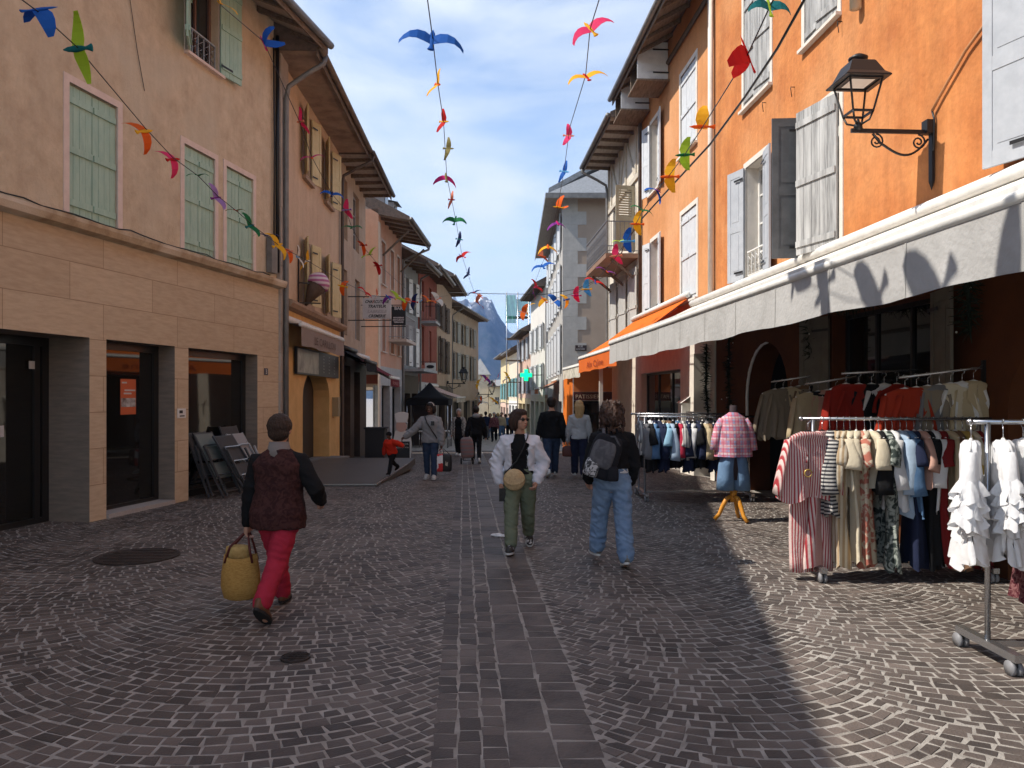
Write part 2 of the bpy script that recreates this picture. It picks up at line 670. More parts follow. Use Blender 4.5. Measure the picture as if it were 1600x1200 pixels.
class Bld:
    def __init__(self, name, label, F, s0, s1, cat="building", D=9.0):
        self.F, self.s0, self.s1, self.D = F, s0, s1, D
        p = F.P(s0, 0, 0)
        self.root = thing(name, label, cat, (p[0], p[1], gz(p[1])))
        self.opens = []

    def mb(self):
        return MB(self.F.P)

    def put(self, mb, name, parent=None, uv=False):
        uvf = None
        if uv:
            F = self.F
            uvf = lambda x, y, z: ((Vector((x, y)) - F.O).dot(F.t) + 0.6 * (Vector((x, y)) - F.O).dot(F.n), z)
        return mb.build(name, parent or self.root, uvf=uvf)

    def wall(self, z0, z1, mat, d=0.0, rev=0.22, mrev=None, shell=True, uv=False, name="wall", s0=None, s1=None):
        """wall sheet with the openings cut out, their reveals, and the returns that close the house"""
        s0 = self.s0 if s0 is None else s0
        s1 = self.s1 if s1 is None else s1
        ops = [o for o in self.opens if o[2] < z1 and o[3] > z0 and o[0] < s1 and o[1] > s0]
        S = sorted({s0, s1, *[min(max(x, s0), s1) for o in ops for x in o[:2]]})
        Z = sorted({z0, z1, *[min(max(x, z0), z1) for o in ops for x in o[2:4]]})
        mb = self.mb()
        for i in range(len(S) - 1):
            for j in range(len(Z) - 1):
                cs, cz = (S[i] + S[i + 1]) / 2, (Z[j] + Z[j + 1]) / 2
                if any(o[0] < cs < o[1] and o[2] < cz < o[3] for o in ops):
                    continue
                mb.quad((S[i], d, Z[j]), (S[i + 1], d, Z[j]), (S[i + 1], d, Z[j + 1]), (S[i], d, Z[j + 1]), mat)
        mr = mrev or mat
        for o in ops:
            a, b, c, e = o[:4]
            rv = o[5] if len(o) > 5 and o[5] else rev
            k = d - rv
            arch = o[4] if len(o) > 4 else 0
            if arch:
                # fill the corners above an arch whose crown touches e
                n = 12
                r = (b - a) / 2
                pts = [(a + r - r * math.cos(math.pi * q / n), e - arch + arch * math.sin(math.pi * q / n)) for q in range(n + 1)]
                for q in range(n):
                    (x0, y0), (x1, y1) = pts[q], pts[q + 1]
                    mb.quad((x0, d, y0), (x1, d, y1), (x1, d, e), (x0, d, e), mat)
                    mb.quad((x0, d, y0), (x1, d, y1), (x1, k, y1), (x0, k, y0), mr)
                mb.quad((a, d, c), (a, k, c), (a, k, e - arch), (a, d, e - arch), mr)
                mb.quad((b, d, c), (b, k, c), (b, k, e - arch), (b, d, e - arch), mr)
            else:
                mb.quad((a, d, c), (a, k, c), (a, k, e), (a, d, e), mr)
                mb.quad((b, d, c), (b, k, c), (b, k, e), (b, d, e), mr)
                mb.quad((a, d, e), (b, d, e), (b, k, e), (a, k, e), mr)
            if c > z0:
                mb.quad((a, d, c), (b, d, c), (b, k, c), (a, k, c), mr)
        if shell:
            D = -self.D
            mb.quad((s0, d, z0), (s0, D, z0), (s0, D, z1), (s0, d, z1), mat)
            mb.quad((s1, d, z0), (s1, D, z0), (s1, D, z1), (s1, d, z1), mat)
            mb.quad((s0, D, z0), (s1, D, z0), (s1, D, z1), (s0, D, z1), mat)
        return self.put(mb, name, uv=uv)

    def window(self, a, b, c, e, fm, cols=2, rows=3, dep=0.17, pane=PANE, bar=0.045, arch=0, name="window", cut=True, rev=None):
        if cut:
            self.opens.append((a, b, c, e, arch, rev or dep + 0.06))
        mb = self.mb()
        d0, d1 = -dep, -dep + 0.05
        w = bar * 1.3
        mb.box((a, d0, c), (a + w, d1, e), fm)
        mb.box((b - w, d0, c), (b, d1, e), fm)
        mb.box((a + w, d0, e - w), (b - w, d1, e), fm)
        mb.box((a + w, d0, c), (b - w, d1, c + w), fm)
        for i in range(1, cols):
            x = a + (b - a) * i / cols
            mb.box((x - bar / 2, d0, c + w), (x + bar / 2, d1 - 0.004, e - w), fm)
        for j in range(1, rows):
            z = c + (e - c) * j / rows
            mb.box((a + w, d0 + 0.004, z - bar * 0.35), (b - w, d1 - 0.012, z + bar * 0.35), fm)
        fr = self.put(mb, name)
        pb = self.mb()
        pb.quad((a + 0.01, d0 + 0.015, c + 0.01), (b - 0.01, d0 + 0.015, c + 0.01), (b - 0.01, d0 + 0.015, e - 0.01), (a + 0.01, d0 + 0.015, e - 0.01), pane)
        self.put(pb, "pane", fr)
        return fr

    def surround(self, a, b, c, e, w, mat, pr=0.018, sill=0.05, sd=0.07):
        mb = self.mb()
        mb.box((a - w, -0.02, c), (a, pr, e + w), mat)
        mb.box((b, -0.02, c), (b + w, pr, e + w), mat)
        mb.box((a, -0.02, e), (b, pr, e + w), mat)
        if sill:
            mb.box((a - w, -0.1, c - sill), (b + w, pr + sd, c - 0.001), mat)
        return self.put(mb, "window_surround")

    def shutter(self, hinge, w, c, e, ang, sg, mat, style="plank", d0=0.045, n=4, th=0.034):
        """one leaf; sg is the way it covers when closed, ang the degrees it stands open"""
        a = rad(ang)
        ca, sa = math.cos(a), math.sin(a)
        F = self.F

        def T(x, y, z):
            return F.P(hinge + sg * x * ca - sg * y * sa, d0 + x * sa + y * ca, z)
        mb = MB(T)
        h = th / 2
        if style == "plank":
            for i in range(n):
                x0, x1 = w * i / n + 0.003, w * (i + 1) / n - 0.003
                mb.box((x0, -h + R.uniform(0, .003), c + R.uniform(0, .006)), (x1, h - R.uniform(0, .004), e - R.uniform(0, .006)), mat)
            for z in (c + 0.16, (c + e) / 2 if e - c > 1.5 else None, e - 0.2):
                if z:
                    for y0, y1 in ((h, h + 0.022), (-h - 0.022, -h)):
                        mb.box((0.015, y0, z - 0.045), (w - 0.015, y1, z + 0.045), mat)
        else:
            fw = min(0.1, w * 0.2)
            mid = c + (e - c) * 0.48
            mb.box((0, -h, c), (fw, h, e), mat)
            mb.box((w - fw, -h, c), (w, h, e), mat)
            for z0, z1 in ((c, c + 0.15), (mid - 0.07, mid + 0.07), (e - 0.13, e)):
                mb.box((fw, -h + .002, z0), (w - fw, h - .002, z1), mat)
            for z0, z1, lv in ((c + 0.15, mid - 0.07, False), (mid + 0.07, e - 0.13, style == "louvre")):
                if lv:
                    k = int((z1 - z0) / 0.07)
                    for q in range(k):
                        zc = z0 + (q + .5) * (z1 - z0) / k
                        mb.add([(fw, -h * .7, zc - .03), (w - fw, -h * .7, zc - .03), (w - fw, h * .7, zc + .02), (fw, h * .7, zc + .02)], [[0, 1, 2, 3]], mat)
                else:
                    mb.box((fw, -h * 0.45, z0), (w - fw, h * 0.45, z1), mat)
                    mb.box((fw + .05, -h * 0.75, z0 + .06), (w - fw - .05, h * 0.75, z1 - .06), mat)
        lf = self.put(mb, "shutter")
        for z in (c + 0.16, e - 0.2):
            hb = MB(T)
            hb.box((-0.02, -h - 0.03, z - 0.018), (w * 0.5, -h - 0.0225, z + 0.018), BLACKMETAL)
            self.put(hb, "hinge", lf)
        return lf

    def roof(self, eave, over, pitch=28, s0=None, s1=None, m=TILE, soff=SOFFIT, fascia=OLDWOOD, gut=ZINC, rafters=True, depth=None, pipe=None, gable=True, rise=0.0):
        """eave is the height of the outer edge; the soffit climbs inwards with the roof when rise is set"""
        s0 = self.s0 if s0 is None else s0
        s1 = self.s1 if s1 is None else s1
        D = depth or self.D / 2
        tp = math.tan(rad(pitch))
        mb = self.mb()
        top = eave + 0.16
        inz = eave + rise
        pr = [(over, eave), (over, top), (-D, top + (over + D) * tp), (-D, top + (over + D) * tp - 0.2), (-0.02, max(inz, eave) + 0.02), (-0.02, inz)]
        mb.extr(pr, lambda d, z: (s0, d, z), lambda d, z: (s1, d, z), m)
        rr = self.put(mb, "roof")
        bk = self.mb()
        ridge = top + (over + D) * tp
        bk.quad((s0, -D, ridge), (s1, -D, ridge), (s1, -2 * D, eave), (s0, -2 * D, eave), m)
        if gable:
            for s in (s0 + .01, s1 - .01):
                bk.poly([(s, -0.02, eave - .3), (s, -0.02, eave + over * tp), (s, -D, ridge - .25), (s, -2 * D, eave)], soff)
        self.put(bk, "back_slope", rr)
        sb = self.mb()
        sb.quad((s0, 0, inz - .012), (s1, 0, inz - .012), (s1, over - .02, eave - .012), (s0, over - .02, eave - .012), soff)
        n = max(2, int((s1 - s0) / 0.75)) if rafters else 0
        for i in range(n):
            s = s0 + (i + .5) * (s1 - s0) / n
            sb.add([(s - .04, 0, inz - .012), (s + .04, 0, inz - .012), (s + .04, over - .05, eave - .012), (s - .04, over - .05, eave - .012),
                    (s - .04, 0, inz - .13), (s + .04, 0, inz - .13), (s + .04, over - .05, eave - .09), (s - .04, over - .05, eave - .09)],
                   [[4, 5, 6, 7], [0, 4, 7, 3], [1, 5, 6, 2], [3, 2, 6, 7], [0, 1, 5, 4]], fascia)
        sb.box((s0, over - .02, eave - .12), (s1, over + .004, eave + .1), fascia)
        self.put(sb, "soffit", rr)
        gb = self.mb()
        gb.tube([(s0, over + .075, eave + .05), (s1, over + .075, eave + .05)], .075, gut, n=8)
        self.put(gb, "gutter", rr)
        if pipe is not None:
            pb = self.mb()
            s = pipe
            pb.tube([(s, over + .07, eave + .02), (s, over + .05, eave - .16), (s, over * .5, eave - .42), (s, 0.13, eave - .62), (s, 0.09, eave - .85), (s, 0.09, 0.3), (s, .09, -.6)], .05, gut, n=8)
            self.put(pb, "drainpipe")
        return rr

    def band(self, s0, s1, z0, z1, d0, d1, mat, name="moulding"):
        mb = self.mb()
        mb.box((s0, d0, z0), (s1, d1, z1), mat)
        return self.put(mb, name)


def railing(mb, s0, s1, d, z0, h, mat, curly=True, ends=0.0):
    n = max(3, int((s1 - s0) / 0.17))
    mb.bar((s0, d, z0 + h), (s1, d, z0 + h), .04, .025, mat)
    mb.bar((s0, d, z0 + .08), (s1, d, z0 + .08), .025, .02, mat)
    for i in range(n + 1):
        s = s0 + (s1 - s0) * i / n
        mb.bar((s, d, z0 + .08), (s, d, z0 + h), .016, .016, mat, up=(1, 0, 0))
        if curly and i < n:
            w = (s1 - s0) / n
            pts = [(s + w * (.5 + .42 * math.sin(q * 2.1)), d, z0 + .12 + (h - .2) * q / 7) for q in range(8)]
            mb.tube(pts, .007, mat, n=4)
    if ends:
        for s in (s0, s1):
            mb.bar((s, 0, z0 + h), (s, d, z0 + h), .03, .03, mat)
            mb.bar((s, 0, z0 + .08), (s, d, z0 + .08), .02, .02, mat)
            k = max(2, int(d / .13))
            for i in range(1, k):
                mb.bar((s, d * i / k, z0 + .08), (s, d * i / k, z0 + h), .016, .016, mat, up=(1, 0, 0))


# ---------- first house on the left: stone-clad shopfront under pink-brown render
PLASTER1 = surf("brown pink render", (0.63, 0.505, 0.36), (0.46, 0.345, 0.235), (0.55, 0.455, 0.335), streak=.10, sc=3.4, rough=0.92, bump=0.45, bsc=28, lo=.3, hi=.72)
PINKTRIM = surf("pink limewash surround", (0.70, 0.56, 0.49), (0.62, 0.49, 0.43), sc=6, rough=0.85)
GREENSH = surf("pale green shutter paint", (0.38, 0.52, 0.42), (0.30, 0.44, 0.355), sc=5, rough=0.6, bump=0.1, stretch=(2, 2, .6))
CLAD = blocks("beige stone cladding", (0.56, 0.43, 0.295), (0.47, 0.35, 0.235), (0.52, 0.47, 0.42), 1.75, 0.52)
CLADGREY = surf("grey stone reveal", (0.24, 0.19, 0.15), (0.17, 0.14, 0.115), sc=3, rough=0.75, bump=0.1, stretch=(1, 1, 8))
CORNICE = surf("worn stone cornice", (0.50, 0.38, 0.25), (0.34, 0.24, 0.15), (0.60, 0.50, 0.39), sc=5, rough=0.9, bump=0.3)

F1 = Fac((-9.234, -6), (0.1857, 0.9826), 1)


def house_stone_shop():
    F = F1
    s1 = F.s_of(431)
    B = Bld("stone_fronted_house", "brown pink house with pale green shutters above a beige stone shopfront", F, 0, s1)
    so = lambda u: F.s_of(u)
    # ground floor openings
    A0, A1 = so(-330), so(134)
    B0, B1 = so(160.5), so(268)
    C0, C1 = so(289.5), so(398)
    top = 2.62
    g0 = -0.05
    for a, b, dep, nm in ((A0, A1, 0.66, "entrance_door"), (B0, B1, 0.30, "shop_window"), (C0, C1, 0.26, "shop_window")):
        B.opens.append((a, b, g0 - 1, top, 0, dep + 0.08))
    B.wall(-0.6, 4.06, CLAD, d=0.06, shell=False, uv=True, mrev=CLADGREY, name="stone_shopfront")
    frame = surf("dark bronze shop frame", (0.018, 0.017, 0.016), rough=0.35, spec=0.4)
    for i, (a, b, dep) in enumerate(((A0, A1, .66), (B0, B1, .30), (C0, C1, .26))):
        d = .06 - dep
        m = B.mb()
        m.box((a, d - .06, g0), (a + .12, d, top), frame)
        m.box((b - .12, d - .06, g0), (b, d, top), frame)
        m.box((a + .12, d - .06, top - .12), (b - .12, d, top), frame)
        m.box((a + .12, d - .06, g0), (b - .12, d, .12 if i else .08), frame)
        if i == 0:
            for u in (58, -120):
                x = F.s_of(u, d)
                m.box((x - .05, d - .055, .08), (x + .05, d + .004, top - .12), frame)
        if i == 1:
            x = a + (b - a) * .98
        fr = B.put(m, "entrance_door" if i == 0 else "shop_window")
        p = B.mb()
        p.quad((a + .05, d - .03, g0), (b - .05, d - .03, g0), (b - .05, d - .03, top), (a + .05, d - .03, top), SHOPGLASS)
        B.put(p, "pane", fr)
        if i == 0:
            st = B.mb()
            x = F.s_of(49, d)
            st.box((x - .05, d + .004, 2.17), (x + .05, d + .01, 2.28), surf("sticker white", (.5, .5, .5), rough=.5))
            st.box((F.s_of(2, d) - .03, d + .004, 1.25), (F.s_of(2, d) + .03, d + .012, 1.4), _mats["sticker white"])
            B.put(st, "sticker", fr)
    # poster stuck inside the middle window
    po = B.mb()
    dd = .06 - .30 - .026
    pa, pb = F.s_of(188, dd), F.s_of(212, dd)
    orr = surf("orange red poster", (.50, .11, .04), rough=.5)
    po.box((pa, dd, 1.50), (pb, dd + .004, 2.06), orr)
    po.box((pa + .01, dd + .0045, 1.62), (pb - .01, dd + .006, 1.76), surf("poster photo", (.5, .5, .5), (.12, .09, .08), sc=9, rough=.5))
    for z, a_, b_ in ((1.87, .25, .95), (1.99, .08, .4), (1.82, .2, .7)):
        po.box((pa + (pb - pa) * a_, dd + .0045, z), (pa + (pb - pa) * b_, dd + .006, z + .025), surf("sticker white", (.5, .5, .5)))
    B.put(po, "poster", None)
    # pale threshold under the middle window
    th = B.mb()
    th.box((B0 + .02, -.23, -.02), (B1 - .02, .085, .065), surf("pale ribbed threshold", (.42, .38, .35), (.3, .27, .25), sc=30, rough=.7, stretch=(6, 6, 1)))
    B.put(th, "threshold")
    B.wall(4.06, 9.75, PLASTER1, rev=0.12, name="wall") if False else None
    # windows with closed shutters
    for ua, ub, vt, vb in ((107, 183, 125, 345), (287, 335, 222, 408), (353, 395, 262, 428)):
        a, b = so(ua), so(ub)
        c, e = 4.30, 6.12
        B.opens.append((a, b, c, e, 0, .12))
        B.surround(a, b, c, e, .10, PINKTRIM, sill=0.0)
        w = (b - a) / 2
        B.shutter(a, w - .006, c + .02, e - .02, 0, 1, GREENSH, d0=-.045, n=4)
        B.shutter(b, w - .006, c + .02, e - .02, 0, -1, GREENSH, d0=-.045, n=4)
    # open window above
    a, b, c, e = so(293), so(341), 7.72, 9.5
    fr = B.window(a, b, c, e, surf("brown window frame", (.16, .085, .06), rough=.6), cols=2, rows=1, dep=.2)
    B.surround(a, b, c, e, .10, PINKTRIM)
    B.shutter(a, .62, c, e, 150, 1, GREENSH, n=4)
    B.shutter(b, (b - a) * .62, c, e, 172, -1, GREENSH, n=5)
    rl = B.mb()
    railing(rl, a + .03, b - .03, -.05, c, .5, GREYPAINT, curly=True)
    B.put(rl, "window_guard")
    B.opens = [o for o in B.opens if o[3] > 4.06]
    B.wall(4.06, 9.75, PLASTER1, rev=.12)
    # cornice over the shop
    co = B.mb()
    co.extr([(.0, 4.06), (.2, 4.09), (.235, 4.17), (.235, 4.22), (.0, 4.27)], lambda d, z: (0, d, z), lambda d, z: (s1 + .06, d, z), CORNICE)
    B.put(co, "cornice")
    B.roof(9.26, 1.0, 26, rise=.45, s1=s1 + .4, pipe=None)
    sign = B.mb()
    x = so(278)
    sign.box((x - .11, .062, 1.42), (x + .11, .075, 1.58), WHITEPAINT)
    sign.box((x - .07, .075, 1.50), (x + .02, .079, 1.55), BLACKMETAL)
    sign.box((x - .06, .075, 1.445), (x + .07, .079, 1.465), BLACKMETAL)
    B.put(sign, "notice_plate")
    x = so(411)
    nm = B.mb()
    nm.box((x - .07, .062, 2.22), (x + .07, .075, 2.36), surf("enamel blue plate", (.06, .06, .08), rough=.4))
    text_into(nm, "3", .13, WHITEPAINT, lambda q, r_: (x + q * 1, .078, 2.245 + r_))
    B.put(nm, "house_number")
    # cables and pipe on the far corner
    pc = B.mb()
    pc.tube([(s1 - .07, .07, 9.4), (s1 - .06, .07, 4.4)], .045, BLACKMETAL, n=6)
    pc.tube([(s1 - .2, .05, 9.3), (s1 - .17, .06, 7), (s1 - .19, .05, 4.5)], .018, BLACKMETAL, n=5)
    B.put(pc, "drainpipe")
    cb = B.mb()
    pts = []
    for k in range(26):
        s = so(-60) + (s1 - .3 - so(-60)) * k / 25
        pts.append((s, .03, 4.30 + .012 * math.sin(k * 1.3) + (.03 if k % 7 == 3 else 0)))
    cb.tube(pts, .010, BLACKMETAL, n=5)
    cb.tube([(so(183), .03, 9.3), (so(196), .02, 8.2), (so(212), .02, 7.2), (so(224), .02, 6.6)], .006, BLACKMETAL, n=4)
    B.put(cb, "cable")
    bx = B.mb()
    bx.box((so(415), .02, 4.35), (so(424), .14, 5.1), ZINC)
    B.put(bx, "junction_box")


# ---------- second house on the left: ochre arch below, yellow shutters above
OCHRE2 = surf("peach render", (0.58, 0.42, 0.285), (0.51, 0.36, 0.24), (0.54, 0.40, 0.28), streak=.14, sc=2, rough=0.9, bump=0.25, bsc=30)
OCHREG = surf("ochre shopfront paint", (0.68, 0.42, 0.17), (0.58, 0.35, 0.13), sc=3, rough=0.8, bump=0.1)
YELSH = surf("straw yellow shutter paint", (0.60, 0.50, 0.28), (0.52, 0.43, 0.23), sc=4, rough=0.6, bump=0.1)
GREYPIER = surf("grey stone pier", (0.40, 0.34, 0.295), (0.31, 0.265, 0.23), sc=3, rough=0.85, bump=0.2)
F2 = Fac((-5.0, 16.32), (-0.03, 1.0), 1)


def house_ochre_arch():
    F = F2
    s1 = F.s_of(529)
    B = Bld("ochre_arch_house", "peach house with straw yellow shutters over an ochre arched doorway", F, 0, s1)
    so = F.s_of
    # arched door
    a, b = so(471), so(513)
    B.opens.append((a, b, -1, 2.5, .75, .45))
    B.wall(-1, 3.72, OCHREG, d=.03, shell=False, name="ochre_ground_floor")
    dr = B.mb()
    dr.box((a - .02, -.5, -.5), (b + .02, -.42, 2.6), surf("dark grey door", (.05, .047, .045), rough=.5))
    x = a + (b - a) * .45
    dr.box((a + .1, -.42, .5), (x - .1, -.41, 2.2), SHOPGLASS)
    dr.box((x + .02, -.42, .05), (b - .05, -.405, 2.4), surf("brown black door leaf", (.03, .026, .023), rough=.5))
    dr.tube([(x - .14, -.37, .9), (x - .14, -.37, 1.35)], .016, STEEL, n=6)
    B.put(dr, "arched_door")
    stp = B.mb()
    stp.box((a - .1, -.42, -.2), (b + .25, .55, .09), surf("grey stone step", (.20, .18, .165), (.15, .135, .125), sc=6, rough=.85, bump=.2))
    B.put(stp, "doorstep")
    # ledge
    lg = B.mb()
    lg.extr([(0, 3.70), (.2, 3.74), (.26, 3.82), (.26, 3.88), (0, 3.95)], lambda d, z: (.3, d, z), lambda d, z: (s1, d, z), surf("tan ledge", (.36, .25, .17), (.28, .19, .13), sc=4, rough=.9))
    B.put(lg, "ledge")
    dk = surf("brown window frame", (.16, .085, .06))
    for ua, ub in ((474, 484.5), (507, 516.5)):
        for c, e in ((4.05, 5.6), (7.15, 8.75)):
            a, b = so(ua), so(ub)
            B.window(a, b, c, e, dk, cols=2, rows=3, pane=CURTAIN_PANE)
            B.band(a - .12, b + .12, c - .1, c - .002, -.02, .1, surf("tan ledge", (.36, .25, .17)), "window_sill")
            w = (b - a) * .62
            B.shutter(a, w, c, e, 158, 1, YELSH, style="panel")
            B.shutter(b, w, c, e, 162, -1, YELSH, style="panel")
    B.opens = [o for o in B.opens if o[2] > 3]
    B.wall(3.72, 9.6, OCHRE2)
    pr = B.mb()
    for k in range(12):
        z0 = -1 + k * .62
        pr.box((0, .0, z0), (.62, .085 + .004 * (k % 2), z0 + .612), GREYPIER)
    pr.box((0, .0, 6.44), (.62, .085, 9.3), GREYPIER)
    B.put(pr, "corner_pier")
    pp = B.mb()
    pp.tube([(.2, 1.0, 9.12), (.2, .95, 8.95), (.2, .55, 8.7), (.2, .2, 8.45), (.2, .15, 8.2), (.2, .15, 4.2), (.2, .15, 0)], .055, ZINC, n=8)
    B.put(pp, "drainpipe")
    B.roof(9.1, .88, 28, rise=.0, s0=-.1, soff=BROWNSOFF, gut=OLDWOOD, rafters=False)
    cab = B.mb()
    x = so(519)
    cab.box((x - .16, .03, 1.2), (x + .16, .2, 1.75), surf("tan meter box", (.30, .23, .13), rough=.6))
    B.put(cab, "meter_box")


# ---------- third house on the left, and the row beyond the alley
def plain_house(name, label, F, s0, s1, eave, wallm, wins, over=.85, shm=None, style="panel", trim=None, roofm=TILE, soff=SOFFIT, zsplit=3.5,
                groundm=None, grounds=(), rise=0.0, pipe=None, frame=WHITEPAINT, ang=168, gz0=-3.0, D=8.0, pane=PANE, gut=ZINC, open_all=True, roof=True, fascia=OLDWOOD):
    """wins: (s0, s1, z0, z1); grounds: (s0, s1, z1, material of pane)"""
    B = Bld(name, label, F, s0, s1, D=D)
    if groundm:
        for a, b, e, pm in grounds:
            B.opens.append((a, b, gz0, e, 0, .35))
        B.wall(gz0, zsplit, groundm, d=.03, shell=False, name="ground_floor_front")
        for a, b, e, pm in grounds:
            m = B.mb()
            fm = surf("dark bronze shop frame", (0.018, 0.017, 0.016)) if pm is SHOPGLASS else GREYPAINT
            g = gz(F.P(a, 0, 0)[1])
            m.box((a, -.3, g), (a + .07, -.24, e), fm)
            m.box((b - .07, -.3, g), (b, -.24, e), fm)
            m.box((a + .07, -.3, e - .1), (b - .07, -.24, e), fm)
            m.box((a + .07, -.3, g), (b - .07, -.24, g + .25), fm)
            xm = (a + b) / 2
            m.box((xm - .04, -.3, g + .25), (xm + .04, -.24, e - .1), fm)
            f_ = B.put(m, "shop_window")
            p = B.mb()
            p.quad((a, -.28, g), (b, -.28, g), (b, -.28, e), (a, -.28, e), pm)
            B.put(p, "pane", f_)
        B.opens = []
    for k, (a, b, c, e) in enumerate(wins):
        B.window(a, b, c, e, frame, cols=2, rows=3, pane=pane)
        if trim:
            B.surround(a, b, c, e, .09, trim)
        if shm:
            w = (b - a) / 2
            if open_all or k % 3 != 1:
                B.shutter(a, w, c, e, ang, 1, shm, style)
                B.shutter(b, w, c, e, ang, -1, shm, style)
            else:
                B.shutter(a, w - .004, c, e, 0, 1, shm, style, d0=-.03)
                B.shutter(b, w - .004, c, e, 0, -1, shm, style, d0=-.03)
    B.wall(zsplit if groundm else gz0, eave + max(rise, .1) + .2, wallm)
    if roof:
        B.roof(eave, over, 28, rise=rise, m=roofm, soff=soff, pipe=pipe, gut=gut, fascia=fascia)
    return B


def left_row():
    # L3: tan house with dark shopfront
    F = F2
    s0, s1 = F.s_of(529) + .01, F.s_of(571)
    so = F.s_of
    tan = surf("tan weathered render", (.48, .36, .26), (.40, .29, .21), (.44, .34, .26), streak=.16, sc=2.2, rough=.92, bump=.25)
    W = [(so(534.5), so(542.5), 3.7, 5.75), (so(555), so(562), 3.7, 5.75), (so(534.5), so(543), 6.7, 8.6), (so(552), so(561), 6.7, 8.6)]
    brown = surf("dark brown shopfront", (.075, .05, .036), (.05, .034, .025), sc=4, rough=.6)
    plain_house("tan_corner_house", "tan weathered house with grey windows over a dark brown shopfront", F, s0, s1, 9.05, tan, W, over=.95,
                groundm=brown, grounds=((so(535.5), so(546), 2.75, SHOPGLASS), (so(552), so(561), 2.6, SHOPGLASS)), zsplit=3.2, pipe=s0 + .12, gut=BROWNPIPE, frame=GREYPAINT)
    # L4 behind the alley: salmon house
    FA = Fac((-5.15, 29.6), (.03, 1), 1)
    so = FA.s_of
    salmon = surf("salmon render", (.60, .35, .25), (.53, .30, .21), (.57, .37, .28), streak=.1, sc=2, rough=.9, bump=.15)
    s1 = 5.2
    trimw = surf("cream surround", (.60, .50, .42), (.53, .44, .37), sc=5, rough=.85)
    W = []
    for c, e in ((3.6, 5.6), (6.2, 7.9)):
        for a in (.7, 2.9):
            W.append((a, a + 1.0, c, e))
    W4 = [(.55, 1.35, 3.55, 5.5), (2.3, 3.2, 3.55, 5.5), (4.0, 4.7, 3.55, 5.5), (.55, 1.35, 6.2, 7.9), (2.4, 3.2, 6.2, 7.9), (4.0, 4.7, 6.2, 7.9)]
    grey = surf("grey white shopfront", (.42, .42, .42), (.34, .34, .345), sc=5, rough=.6)
    B4 = plain_house("salmon_house", "salmon pink house with cream window surrounds beyond the sunlit alley", FA, 0, s1, 8.55, salmon, W4, over=1.2, trim=trimw, rise=.25,
                     groundm=grey, grounds=((.5, 2.2, 2.2, SHOPGLASS), (2.7, 4.7, 2.2, SHOPGLASS)), zsplit=2.95, pipe=s1 - .1)
    ed = B4.mb()
    ed.box((0.0, -.02, -3), (.28, .035, 8.5), trimw)
    B4.put(ed, "corner_band")
    bl = B4.mb()
    bl.box((2.0, 0, 4.02), (4.6, .75, 4.14), trimw)
    bo = B4.put(bl, "balcony")
    rl = B4.mb()
    railing(rl, 2.02, 4.58, .72, 4.14, .95, GREYPAINT, curly=False, ends=1)
    B4.put(rl, "railing", bo)
    for s in (.6, 4.6):
        br = B4.mb()
        br.bar((s, .05, 7.3), (s, 1.1, 8.3), .07, .07, OLDWOOD)
        B4.put(br, "eave_bracket")
    # dormers on the salmon roof
    for s, w in ((1.6, .9), (3.7, .9)):
        dm = B4.mb()
        dm.box((s, -.9, 9.2), (s + w, -.1, 10.2), surf("dormer boards", (.30, .29, .28), rough=.7))
        dm.add([(s - .12, .1, 10.18), (s + w + .12, .1, 10.18), (s + w + .12, -1.6, 10.55), (s - .12, -1.6, 10.55)], [[0, 1, 2, 3]], SLATE)
        dm.box((s + .15, -.1, 9.45), (s + w - .15, -.08, 10.05), PANE)
        B4.put(dm, "dormer")
    # L5 grey house
    FB = Fac((-4.98, 34.85), (.07, 1), 1)
    greyr = surf("grey green render", (.28, .285, .28), (.23, .235, .23), sc=2, rough=.9)
    W5 = [(.5, 1.3, 3.2, 5.1), (2.2, 3.0, 3.2, 5.1), (.5, 1.3, 5.7, 7.3), (2.2, 3.0, 5.7, 7.3)]
    B5 = plain_house("grey_house", "grey house with white shutters and a flat canopy over its shop", FB, 0, 3.7, 7.8, greyr, W5, over=1.1, shm=WHITEPAINT, rise=.2,
                     groundm=brown, grounds=((.4, 1.6, 1.9, SHOPGLASS), (2.0, 3.3, 1.9, SHOPGLASS)), zsplit=2.75, trim=None, D=7)
    cp = B5.mb()
    cp.box((-.1, 0, 2.9), (3.6, 1.0, 3.02), GREYPAINT)
    B5.put(cp, "canopy_slab")
    # L6 red house
    FC = Fac((-4.71, 38.6), (.035, 1), 1)
    red = surf("oxblood render", (.26, .07, .045), (.21, .055, .035), sc=2, rough=.88)
    W6 = [(1.0, 1.9, 3.4, 5.4), (3.8, 4.7, 3.4, 5.4), (1.0, 1.9, 6.2, 7.8), (3.8, 4.7, 6.2, 7.8)]
    B6 = plain_house("oxblood_house", "dark red house with a small balcony past the grey house", FC, 0, 7.0, 8.3, red, W6, over=1.0, rise=.2,
                     groundm=grey, grounds=((.6, 3.0, 1.8, SHOPGLASS), (3.6, 6.2, 1.8, SHOPGLASS)), zsplit=2.5, pipe=.1, D=7)
    b6 = B6.mb()
    b6.box((.6, 0, 5.5), (2.4, .8, 5.62), GREYPAINT)
    bo = B6.put(b6, "balcony")
    r6 = B6.mb()
    railing(r6, .62, 2.38, .77, 5.62, .95, BLACKMETAL, curly=False, ends=1)
    B6.put(r6, "railing", bo)
    # L7 tan narrow with dark timber
    FD = Fac((-4.46, 45.7), (.02, 1), 1)
    W7 = [(1.0, 2.2, 3.2, 5.4), (4.0, 5.2, 3.2, 5.4), (1.0, 2.2, 5.9, 7.6), (4.0, 5.2, 5.9, 7.6)]
